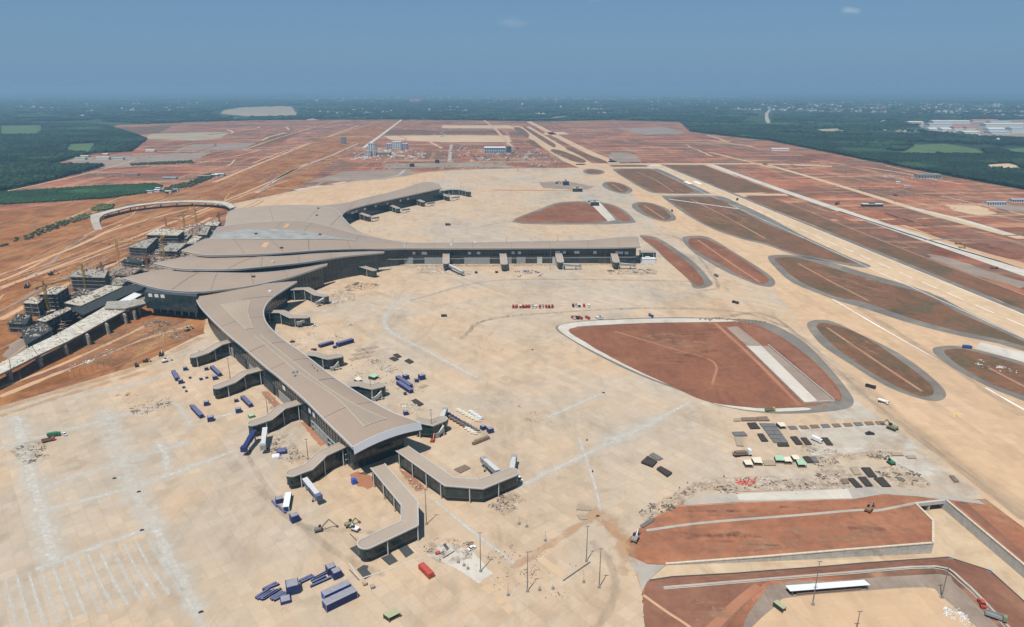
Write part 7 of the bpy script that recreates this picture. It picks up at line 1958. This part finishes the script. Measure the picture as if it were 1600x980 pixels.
for lab, q, m_, h in (('left dark block of the three black stacks on open apron', [(1002, 721), (1012, 712), (1027, 720), (1020, 728)], 'mat_dark', 1.6), ('rear grey-striped stack of the three on open apron', [(1015, 711), (1021, 707), (1036, 716), (1029, 719)], 'mat_grey', .7), ('right dark block of the three black stacks on open apron', [(1026, 731), (1032, 728), (1050, 738), (1043, 743)], 'mat_dark', 1.6),
                      ('brown mat inside the loop of the long bent bridge', [(709, 733), (726, 726), (735, 731), (719, 739)], 'mat_brown', .5), ('upper grey mat above the masts', [(900.6, 796), (902.7, 787), (923, 792), (923, 798)], 'mat_light', .5), ('lower grey mat above the masts', [(901, 804), (913, 803), (917, 811), (906, 812)], 'mat_light', .5),
                      ('left dark mat of the airside trio', [(608, 559.5), (615, 557), (623, 561), (616, 564)], 'mat_dark', .7), ('rear dark mat of the airside trio', [(614, 554), (621, 552), (628, 557), (621, 559)], 'mat_dark', .7), ('right dark mat of the airside trio', [(632, 563.5), (639, 560), (647, 565), (640, 568)], 'mat_dark', .7),
                      ('round black heap mat on the airside apron', [(643, 626), (650, 623), (662, 631), (655, 634)], 'mat_dark', .8), ('light mat near the blue tubes', [(654, 604), (664, 600.5), (669, 602), (659, 606.5)], 'mat_light', .4),
                      ('dark blue mat at the plateau corner', [(1000, 820), (1014, 811), (1023, 809), (1020, 814), (1004, 824)], 'mat_grey', .7)):
    mat_stack(lab, q, m_, h)
k = 0
for r in range(3):
    for c_ in range(3):
        x, y = 544 + c_ * 11 + r * 5, 561 - r * 7 - c_ * 2.2
        mat_stack(f'light brown ground mat, {NTH[r]} row, {NTH[c_]} from left, by the airside bridge', [(x, y), (x + 10, y - 3), (x + 16, y - .5), (x + 6, y + 3)], 'mat_light', .25, 2, group='light brown ground mats'); k += 1

# ---- shelters with thin roofs on posts
def shelter(label, quad, roof='green_roof', z=2.8, group='thin-roofed shelters', back=True):
    c = [G(p[0], p[1], z) for p in quad]; ctr = sum(c, Vector()) / len(c); ctr.z = 0
    root = empty('shelter', ctr, label=label, cat='shelter', group=group)
    l = [p - ctr for p in c]
    P2 = [(p.x, p.y) for p in l]
    MB().prism(P2, z - .12, z + .05, 0).build('roof', roof, root)
    for p in l: MB().box(p.x * .94 - .12, p.x * .94 + .12, p.y * .94 - .12, p.y * .94 + .12, 0, z - .12).build('post', 'scaffold_steel', root)
    mb = MB()
    for a, b in ((l[0], l[1]), (l[0], l[3])):
        mb.bar((a.x * .92, a.y * .92, z * .5), (b.x * .92, b.y * .92, z * .5), .1, z * .8)
    mb.build('screen', 'net_dark', root)
    MB().prism([(x * .8, y * .8) for x, y in P2], .02, .9, 0).build('stored_stock', 'mat_brown', root)
    return root
for lab, q, m_ in (('larger green-roofed shelter in the storage yard', [(425, 382), (495, 380), (515, 425), (440, 422)], 'green_roof'), ('pale shelter touching the larger green roof', [(502, 395), (556, 391), (580, 432), (517, 431)], 'cream_roof'), ('pale shelter behind the smaller green roof', [(562, 377), (620, 380), (645, 415), (590, 413)], 'cream_roof'),
                   ('smaller green-roofed shelter in the storage yard', [(607, 415), (666, 411), (700, 460), (627, 459)], 'green_roof'), ('bright cream shelter behind the flatbed truck', [(235, 400), (312, 396), (332, 445), (260, 441)], 'cream_roof'), ('olive-cream shelter left of the bright one', [(165, 421), (230, 416), (252, 460), (190, 459)], 'cream_roof'), ('cream shelter at the top of the storage yard', [(440, 106), (505, 106), (527, 137), (480, 141)], 'cream_roof')):
    shelter(lab, Q(q), m_)
shelter('olive-roofed shelter alone at the bottom of the apron', [(598, 959), (616, 950), (626, 957), (608, 966)], 'olive_roof')
shelter('long white canopy on the dirt lane', [(1227, 915), (1350, 906), (1360, 914), (1235, 924)], 'board_white', 3.2)
shelter('olive-roofed hut at the corner of the lower yard', [(1208, 940), (1215, 937), (1229, 948), (1224, 952)], 'olive_roof')
shelter('pale green shelter behind the airside bridges, left', [(553, 592), (560, 588), (566, 593), (559, 595)], 'cream_roof')
shelter('pale green shelter behind the airside bridges, right', [(575, 588), (583, 583), (592, 586), (585, 590)], 'green_roof')
far_block('low white building at the foot of the right pier tip', 1001, 1024, 412, 405, 8, 'board_white', 'board_white', 0, 1, name='plant_building')

# ---- light masts
def mast(label, base, top_y, heads=True, group='lighting masts', thick=.32):
    b = G(*base); d = b.x * SYAW + b.y * CYAW
    lo, hi = 1.0, 60.0
    for _ in range(40):
        m = (lo + hi) / 2; hh = m - CAM_H
        if CY - F_PX * (d * SP + hh * CP) / (d * CP - hh * SP) > top_y: lo = m
        else: hi = m
    h = min(lo, 30)
    root = empty('light_mast', b, 0, label, 'mast', group)
    MB().tube((0, 0, 0), (0, 0, h), thick, thick * .45, 10).build('pole', 'mast_grey', root)
    MB().box(-.8, .8, -.8, .8, 0, .5).build('base_block', 'raw_concrete', root)
    MB().box(-.5, .5, -.9, -.45, .5, 1.9).build('switch_box', 'panel_grey', root)
    if heads:
        mb = MB(); mb.bar((-1.1, 0, h - .3), (1.1, 0, h - .3), .18); hd = mb.build('head_frame', 'mast_grey', root)
        for x in (-.9, -.3, .3, .9): MB().box(x - .2, x + .2, -.35, .1, h - .2, h + .15).build('floodlight', 'panel_grey', hd)
    return root
for base, ty, lab in (((666.5, 819), 764, 'mast beside the bent bridge'), ((751, 893), 832, 'mast on the whitened work pad'), ((824, 924), 862, 'lowest mast in the middle of the lower apron'), ((916, 877), 822, 'mast left of the plateau corner'), ((936, 918), 857, 'mast by the curving haul track'),
                      ((1269.5, 945), 877, 'mast before the long white canopy'), ((1471, 934), 873, 'mast at the corner of the lower yard'), ((1338, 985), 955, 'mast at the bottom edge of the lower yard'), ((360, 592), 560, 'mast between the first two landside bridges'), ((418.6, 647), 620, 'mast between the second and third landside bridges'),
                      ((481.5, 718), 686, 'mast between the third and fourth landside bridges'), ((580, 620), 588, 'mast behind the airside bridges'), ((675, 684), 640, 'mast at the airside corner of the pier end'), ((682, 412), 388, 'mast before the leftmost right-pier bridge'), ((859.5, 421), 388, 'mast before the third right-pier bridge'), ((945, 412), 386, 'mast before the rightmost right-pier bridge'),
                      ((313, 560), 548, 'mast at the viaduct side of the first bridge'), ((647, 811), 790, 'short mast by the bent bridge elbow')):
    mast('tall grey lighting ' + lab, base, ty)
for k, (px, py, ty) in enumerate(((707, 378, 371), (791, 377, 369), (871, 376, 368), (830, 377, 370), (578, 363, 357), (622, 312, 305), (720, 293, 283), (745, 296, 286), (700, 290, 283), (569, 317, 309))):
    mast(f'thin distant light pole, {NTH[k]} of those behind the piers', (px, py), ty, False, 'distant light poles', .2)
for k, (px, py, ty) in enumerate(((811, 819, 806), (823, 823, 812), (852, 845, 830), (716, 879, 870), (725, 884, 873), (843, 922, 915), (864, 920, 913), (794, 930, 910), (912, 910, 896), (731, 889, 880))):
    mast(f'short work pole, {NTH[k]} of those on the lower apron', (px, py), ty, False, 'short work poles', .14)

# ---- vehicles
WHEEL = MB().tube((0, -.17, .5), (0, .17, .5), .5, n=10).mesh('wheel', ['tyre'])
def truck_parts(root, cab, bed, kind='dump'):
    L = 8.2
    MB().box(-L / 2, L / 2 - .3, -.5, .5, .7, 1.05).build('chassis', 'scaffold_steel', root)
    cb = MB().add([(2.4, -1.2, .8), (4.1, -1.2, .8), (4.1, 1.2, .8), (2.4, 1.2, .8), (2.4, -1.2, 2.9), (3.7, -1.1, 2.9), (3.7, 1.1, 2.9), (2.4, 1.2, 2.9)], [(3, 2, 1, 0), (4, 5, 6, 7), (0, 1, 5, 4), (1, 2, 6, 5), (2, 3, 7, 6), (3, 0, 4, 7)]).build('cab', cab, root)
    MB().add([(4.08, -1.0, 1.9), (4.08, 1.0, 1.9), (3.80, .98, 2.75), (3.80, -.98, 2.75)], [(0, 1, 2, 3)]).build('windscreen', 'window_dark', cb)
    if kind == 'dump':
        mb = MB().box(-4.1, 2.1, -1.25, 1.25, 1.1, 1.3)
        mb.box(-4.1, 2.1, -1.25, -1.1, 1.3, 2.5).box(-4.1, 2.1, 1.1, 1.25, 1.3, 2.5).box(1.95, 2.1, -1.1, 1.1, 1.3, 2.9).box(-4.1, -3.95, -1.1, 1.1, 1.3, 2.2)
        mb.build('bed', bed, root)
    elif kind == 'flat':
        MB().box(-4.1, 2.2, -1.25, 1.25, 1.1, 1.35).build('bed', bed, root)
        MB().box(-3.4, 1.6, -.9, .9, 1.35, 2.2).build('load', 'mat_brown', root)
    elif kind == 'tank':
        t = MB().tube((-4.0, 0, 2.1), (2.1, 0, 2.1), 1.1, n=12).build('tank', bed, root)
    else:
        MB().box(-4.1, 2.2, -1.25, 1.25, 1.1, 3.3).build('cargo_box', bed, root)
    for x in (3.2, -1.9, -3.1):
        for y in (-1.05, 1.05): link('wheel', WHEEL, root, (x, y, 0))
PROTO = {}
def truck(label, px, py, hd, cab='car_red', bed='car_red', kind='dump', group=None, scale=1.0, name='truck'):
    p = G(px, py)
    key = (cab, bed, kind)
    if key not in PROTO:
        root = empty(name, p, math.radians(hd), label, 'truck', group); truck_parts(root, cab, bed, kind); PROTO[key] = (root, [c for c in root.children_recursive])
    else:
        src, kids = PROTO[key]
        root = src.copy(); COL.objects.link(root); mp_ = {src: root}
        for c_ in kids:
            n_ = c_.copy(); COL.objects.link(n_); n_.parent = mp_[c_.parent]; mp_[c_] = n_
        root.location = p; root.rotation_euler = (0, 0, math.radians(hd)); tag(root, label, 'truck')
        if 'group' in root: del root['group']
        if group: root['group'] = group
    root.scale = (scale,) * 3
    return root
bpy.context.view_layer.update()
cols = ['car_red', 'car_red', 'car_red', 'car_dark', 'car_red', 'car_red', 'car_white', 'car_white', 'car_red', 'car_white', 'car_red', 'car_dark', 'car_red']
beds = ['car_red', 'car_red', 'car_white', 'car_red', 'car_red', 'car_red', 'car_brown', 'car_white', 'car_red', 'car_brown', 'car_red', 'car_red', 'car_dark']
xs_ = [802, 807, 813, 817.5, 822, 826.5, 832, 837, 843.5, 847.5, 853.5, 858, 863]
word = {'car_red': 'red', 'car_dark': 'dark', 'car_white': 'white', 'car_brown': 'brown', 'car_blue': 'blue', 'car_yellow': 'yellow', 'car_olive': 'olive'}
for k, x in enumerate(xs_): truck(f'{word[cols[k]]} dump truck, {NTH[k]} from the left in the long parked row', x, 480.5, -97 + random.uniform(-6, 6), cols[k], beds[k], group='trucks in the long parked row')
for k, (x, c1, c2) in enumerate(((895.5, 'car_dark', 'car_dark'), (900.5, 'car_white', 'car_dark'), (905, 'car_dark', 'car_white'), (912.5, 'car_red', 'car_red'), (920, 'car_white', 'car_white'))):
    truck(f'{word[c1]} truck, {NTH[k]} from the left in the short upper row', x, 479, -95, c1, c2, group='trucks in the short upper row')
for k, (x, c1, c2) in enumerate(((896, 'car_white', 'car_red'), (901, 'car_dark', 'car_dark'), (906.5, 'car_red', 'car_red'), (918, 'car_red', 'car_red'), (934, 'car_white', 'car_white'), (938.5, 'car_white', 'car_brown'))):
    truck(f'{word[c1]} truck, {NTH[k]} from the left in the short lower row', x, 498, -70, c1, c2, group='trucks in the short lower row')
truck('blue tank truck alone at the top edge of the big field', 1017, 495, -75, 'car_blue', 'car_blue', 'tank')
truck('white water truck on the worn taxiway lane', 1380, 630, -52, 'car_white', 'car_white', 'tank')
truck('dark truck further up the worn taxiway lane', 1360, 606, -50, 'car_dark', 'car_dark')
truck('flatbed truck left of the cream shelters', 1159.5, 712, 5, 'car_white', 'mat_brown', 'flat', scale=1.6)
truck('white box truck between the dark mats', 1276, 690, -60, 'car_white', 'car_white', 'box')
truck('yellow tipper at the top of the storage yard', 1203, 642.5, 5, 'car_yellow', 'car_olive')
truck('olive dump truck on the lane above the bottom right corner', 1556, 967, -38, 'car_olive', 'panel_grey', scale=1.1)
truck('blue truck on the shoulder of the edge infield', 1511, 544.5, -15, 'car_blue', 'car_blue', 'box')
truck('dark truck east of the long island', 1149, 474, 130, 'car_dark', 'car_dark')
truck('dark truck on the taxiway by the small island', 1119, 432, 100, 'car_dark', 'car_brown')
truck('long dark truck crossing the northern apron', 700, 352.5, 0, 'car_dark', 'car_dark', 'box', scale=1.2)
truck('dark box truck alone on the central apron', 694, 495, 5, 'car_dark', 'car_dark', 'box', scale=.8)
truck('green box truck by the rubble at the left edge', 85, 682, 20, 'car_green', 'car_green', 'box')
truck('red-brown truck beside the green box truck', 76, 690, 30, 'car_red', 'car_brown')
truck('red truck on the runway in the distance', 1152, 313, 60, 'car_red', 'car_dark', 'box', scale=1.4)
truck('dark truck on the northern taxiway', 1050, 330.5, 80, 'car_dark', 'car_dark', scale=1.2)
truck('brown truck on the second runway strip', 1497, 382, -30, 'car_brown', 'car_brown', scale=1.2)
truck('olive truck on the second runway strip', 1503, 388, -20, 'car_olive', 'car_yellow', scale=1.2)
truck('dark truck near the drain line in the east', 1553, 420, -20, 'car_dark', 'car_brown', scale=1.1)

def car_parts(root, body):
    b = MB().add([(-2.2, -.9, .35), (2.2, -.9, .35), (2.2, .9, .35), (-2.2, .9, .35), (-2.2, -.88, 1.0), (2.15, -.85, .9), (2.15, .85, .9), (-2.2, .88, 1.0)], [(3, 2, 1, 0), (4, 5, 6, 7), (0, 1, 5, 4), (1, 2, 6, 5), (2, 3, 7, 6), (3, 0, 4, 7)]).build('body', body, root)
    MB().add([(-1.3, -.8, .96), (1.2, -.8, .93), (1.2, .8, .93), (-1.3, .8, .96), (-1.0, -.7, 1.58), (.5, -.7, 1.6), (.5, .7, 1.6), (-1.0, .7, 1.58)], [(4, 5, 6, 7), (0, 1, 5, 4), (1, 2, 6, 5), (2, 3, 7, 6), (3, 0, 4, 7)]).build('cabin', 'window_dark', root)
    MB().box(-1.0, .5, -.71, .71, 1.58, 1.64).build('roof', body, root)
    for x in (-1.4, 1.4):
        for y in (-.85, .85):
            o = link('wheel', WHEEL, root, (x, y, 0)); o.scale = (.66, .8, .66)
def car(label, px, py, hd, body='car_white', group=None, scale=1.15):
    root = empty('car', G(px, py), math.radians(hd), label, 'car', group); car_parts(root, body); root.scale = (scale,) * 3
    return root
for lab, px, py, hd, b in (('white car beside the rubble at the left edge', 101, 680, -30, 'car_white'), ('white pickup near the tip of the long bent bridge', 811, 750, -60, 'car_white'), ('white car parked by the inner-curve bridge', 492, 510, 20, 'car_white'), ('dark car parked below the inner-curve bridge', 457, 535, 10, 'car_dark'),
                           ('small dark car on the dust line at the bottom left', 314, 957, 25, 'car_dark'), ('dark car on the western apron', 179, 748, 10, 'car_dark'), ('dark pickup on the pale yard slab', 1359, 679, 0, 'car_dark'), ('dark car by the survey line', 926, 737, 80, 'car_dark'), ('small dark roller on the short white dust line', 943, 614, 10, 'car_dark'),
                           ('tiny dark car at the head of the mats', 832, 547, 20, 'car_dark'), ('red loader on the lane at the bottom right', 1534, 945, 70, 'car_red'), ('white car at the work pad', 737, 858, 40, 'car_white'), ('dark car by the junction of dust lines', 934, 807, 10, 'car_dark'), ('white car behind the pier end', 548, 508, 20, 'car_white'),
                           ('dark car near the orange mud', 917, 688, 80, 'car_dark'), ('dark jeep on the lower left dust band', 222, 829, 20, 'car_dark'), ('black car on the white trail', 217, 769, 30, 'car_dark')):
    small = (px, py) in ((314, 957), (179, 748), (926, 737), (943, 614), (832, 547), (934, 807), (917, 688), (222, 829), (217, 769))
    o = car(lab.replace('car', 'cart').replace('jeep', 'cart').replace('roller', 'cart') if small else lab, px, py, hd, b, scale=.5 if small else 1.4 if 'pickup' in lab or 'loader' in lab else 1.15)
    if small: o.name = 'cart'; o['category'] = 'cart'

def machine(label, px, py, hd, body='car_yellow', boom=6.0, name='excavator', scale=1.0):
    root = empty(name, G(px, py), math.radians(hd), label, 'excavator' if name == 'excavator' else 'machine', None)
    for y in (-1.2, 1.2):
        MB().add([(-2.0, y - .35, .2), (2.0, y - .35, .2), (2.4, y - .35, .6), (2.0, y - .35, 1.0), (-2.0, y - .35, 1.0), (-2.4, y - .35, .6), (-2.0, y + .35, .2), (2.0, y + .35, .2), (2.4, y + .35, .6), (2.0, y + .35, 1.0), (-2.0, y + .35, 1.0), (-2.4, y + .35, .6)],
                 [(0, 1, 2, 3, 4, 5), (11, 10, 9, 8, 7, 6)] + [(k, (k + 1) % 6, 6 + (k + 1) % 6, 6 + k)[::-1] for k in range(6)]).build('track', 'tyre', root)
    MB().box(-2.1, 1.5, -1.3, 1.3, 1.1, 2.2).build('house', body, root)
    cb = MB().box(.2, 1.6, .2, 1.25, 2.2, 3.3).build('cab', 'window_dark', root)
    bm = MB(); bm.bar((1.2, -.3, 1.9), (1.2 + boom * .55, -.3, 1.9 + boom * .5), .5, .6); bm.build('boom', body, root)
    am = MB(); am.bar((1.2 + boom * .55, -.3, 1.9 + boom * .5), (1.2 + boom, -.3, .9), .4, .45); am.build('arm', body, root)
    MB().box(.8 + boom, 1.9 + boom, -.9, .3, .25, 1.1).build('bucket', 'scaffold_steel', root)
    root.scale = (scale,) * 3
    return root
for lab, px, py, hd, b, bo, s in (('boom lift with long arm below the fourth landside bridge', 498, 830, 20, 'mast_grey', 9, 1.0), ('dark telehandler left of the bent bridge', 546, 822, 30, 'car_olive', 4, 1.1), ('white mixer beside the dark telehandler', 556, 829, 150, 'car_white', 3, 1.0), ('bulky dark crawler at the yard edge', 1394, 671, 120, 'car_olive', 4, 1.5),
                                  ('teal digger beside the brown stone heaps', 1392, 725, 100, 'car_green', 4, 1.1), ('white digger at the edge of the western earthworks', 258, 566, 40, 'car_white', 4, 1.1), ('dark digger at the edge of the western earthworks', 252, 556, 100, 'car_dark', 4, 1.1), ('left dark roller on the western apron edge', 214, 573, 120, 'car_dark', 3, 1.0),
                                  ('right dark roller on the western apron edge', 228, 566, 10, 'car_dark', 3, 1.0), ('grey digger by the landside columns', 293, 517, 60, 'steel_grey', 4, 1.2), ('red crane lorry at the airside corner of the pier end', 676, 690, 80, 'car_red', 6, .9), ('digger on the red plateau', 1357, 799, 40, 'car_brown', 5, 1.1), ('digger in the spoil left of the red plateau', 992, 845, 60, 'steel_grey', 4, 1.2),
                                  ('excavator on the western haul road', 80, 430, 40, 'car_dark', 5, 1.4), ('excavator by the left edge haul road', 42, 450, 100, 'car_dark', 5, 1.4), ('excavator behind the far culvert', 870, 287, 10, 'car_dark', 5, 1.6), ('digger in the east by the white strip', 1307, 320, 30, 'car_dark', 5, 1.6), ('digger on the tan strip', 1398, 306, 30, 'car_brown', 5, 1.6)):
    machine(lab, px, py, hd, b, bo, 'excavator' if 'digger' in lab or 'excavator' in lab else 'work_machine', s)

# ---- parked trailers right of the pier end: one by one
def trailer(label, px, py, hd, body='car_white', load='mat_brown', L=5.0, group='parked trailers right of the pier end'):
    key = ('trailer', body, load, L)
    root = empty('trailer', G(px, py), math.radians(hd), label, 'trailer', group)
    link('bed', cmesh(('bed', L, 't'), lambda: MB().box(-L / 2, L / 2, -1.1, 1.1, .6, .9), (body,)), root)
    link('load', cmesh(('load', L, 't'), lambda: MB().add([(-L * .42, -.9, .9), (L * .42, -.9, .9), (L * .42, .9, .9), (-L * .42, .9, .9), (-L * .4, -.8, 1.9), (L * .38, -.85, 2.1), (L * .4, .8, 1.8), (-L * .4, .85, 2.0)], [(4, 5, 6, 7), (0, 1, 5, 4), (1, 2, 6, 5), (2, 3, 7, 6), (3, 0, 4, 7)]), (load,)), root)
    for x in (-L * .32, L * .32):
        for y in (-.95, .95):
            o = link('wheel', WHEEL, root, (x, y, 0)); o.scale = (.7, .8, .7)
    return root
def Z5(x, y): return (500 + x / 5, 640 + y / 5)
rows = [('white-loaded back', [(1180 + 18 * k, 25 + 12 * k) for k in range(5)], 'car_white', 'board_white', 4.2), ('pale second', [(1088 + 24 * k, 14 + 13 * k) for k in range(7)], 'car_white', 'cream_roof', 5.2), ('brown and blue third', [(1000 + 24 * k, 42 + 15 * k) for k in range(8)], 'car_brown', 'tarp_blue', 5.0),
        ('brown fourth', [(1010 + 26 * k, 66 + 15 * k) for k in range(6)], 'car_dark', 'mat_brown', 4.6), ('dark mixed fifth', [(1120 + 22 * k, 110 + 13 * k) for k in range(6)], 'car_white', 'mat_grey', 4.6), ('pale sixth', [(1155 + 24 * k, 158 + 16 * k) for k in range(3)], 'car_white', 'cream_roof', 5.6),
        ('brown front', [(1205 + 15 * k, 272 - 6 * k) for k in range(8)], 'car_brown', 'mat_brown', 3.2), ('pale brown second-front', [(1225 + 15 * k, 250 - 6 * k) for k in range(6)], 'car_brown', 'mat_light', 3.2)]
for nm, pl, b, l_, L in rows:
    for k, q in enumerate(pl): trailer(f'trailer in the {nm} row by the pier end, {NTH[k]} from the left', *Z5(*q), -25 if 'front' not in nm else 20, b, l_, L)
# drums and pipes: red drum, pipe pair on the lower apron
def drum(label, px, py, mat, r=.9, L=2.2):
    p = G(px, py); o = empty('drum', p, .4, label, 'drum')
    MB().tube((-L / 2, 0, r), (L / 2, 0, r), r, n=14).build('shell', mat, o)
    for x in (-L / 2 - .08, 0, L / 2 - .02): MB().tube((x, 0, r), (x + .1, 0, r), r + .1, n=14).build('hoop', mat, o)
drum('small red drum beside the airside blue stock', 488, 547, 'container_red'); drum('black cable drum on the airside apron', 633, 617, 'car_dark', 1.2, 2.0); drum('orange-red drum at the work pad', 684, 866, 'container_red', .9, 2.4); drum('timber cable drum below the bent bridge', 570, 914, 'timber', 1.1, 1.6); drum('grey cable drum below the bent bridge', 582, 919, 'steel_grey', 1.0, 1.6)
for lab, p0, p1 in (('thin dark pipe beside the bent bridge pod', (547, 835), (557, 845)), ('thin dark rail at the kerb of the pod', (546, 891), (561, 907)), ('long thin steel boom on the lower apron', (880, 908), (922, 879)), ('long thin rail at the work pad', (692, 873), (710, 862))):
    a, b = G(*p0), G(*p1); o = MB().tube((0, 0, .35), tuple(b - a + Vector((0, 0, .35))), .28, n=8).build('steel_rail', 'scaffold_steel'); o.location = a; tag(o, lab, 'rail')
# ================================================================== haze: one closed box of even air round everything
hm = bpy.data.materials.new('haze_air'); hm.use_nodes = True
ht = hm.node_tree; ht.nodes.clear()
hv = ht.nodes.new('ShaderNodeVolumePrincipled')
hv.inputs['Color'].default_value = (0.37, 0.62, 0.835, 1)
hv.inputs['Density'].default_value = HAZE_DENSITY
hv.inputs['Anisotropy'].default_value = 0.1
ho = ht.nodes.new('ShaderNodeOutputMaterial'); ht.links.new(hv.outputs[0], ho.inputs['Volume'])
MATS['haze_air'] = hm
hz = MB().box(-46500, 46500, -44500, 48500, -9.0, 262.0).build('haze', 'haze_air')
tag(hz, 'thin blue air over the whole plain', kind='stuff')
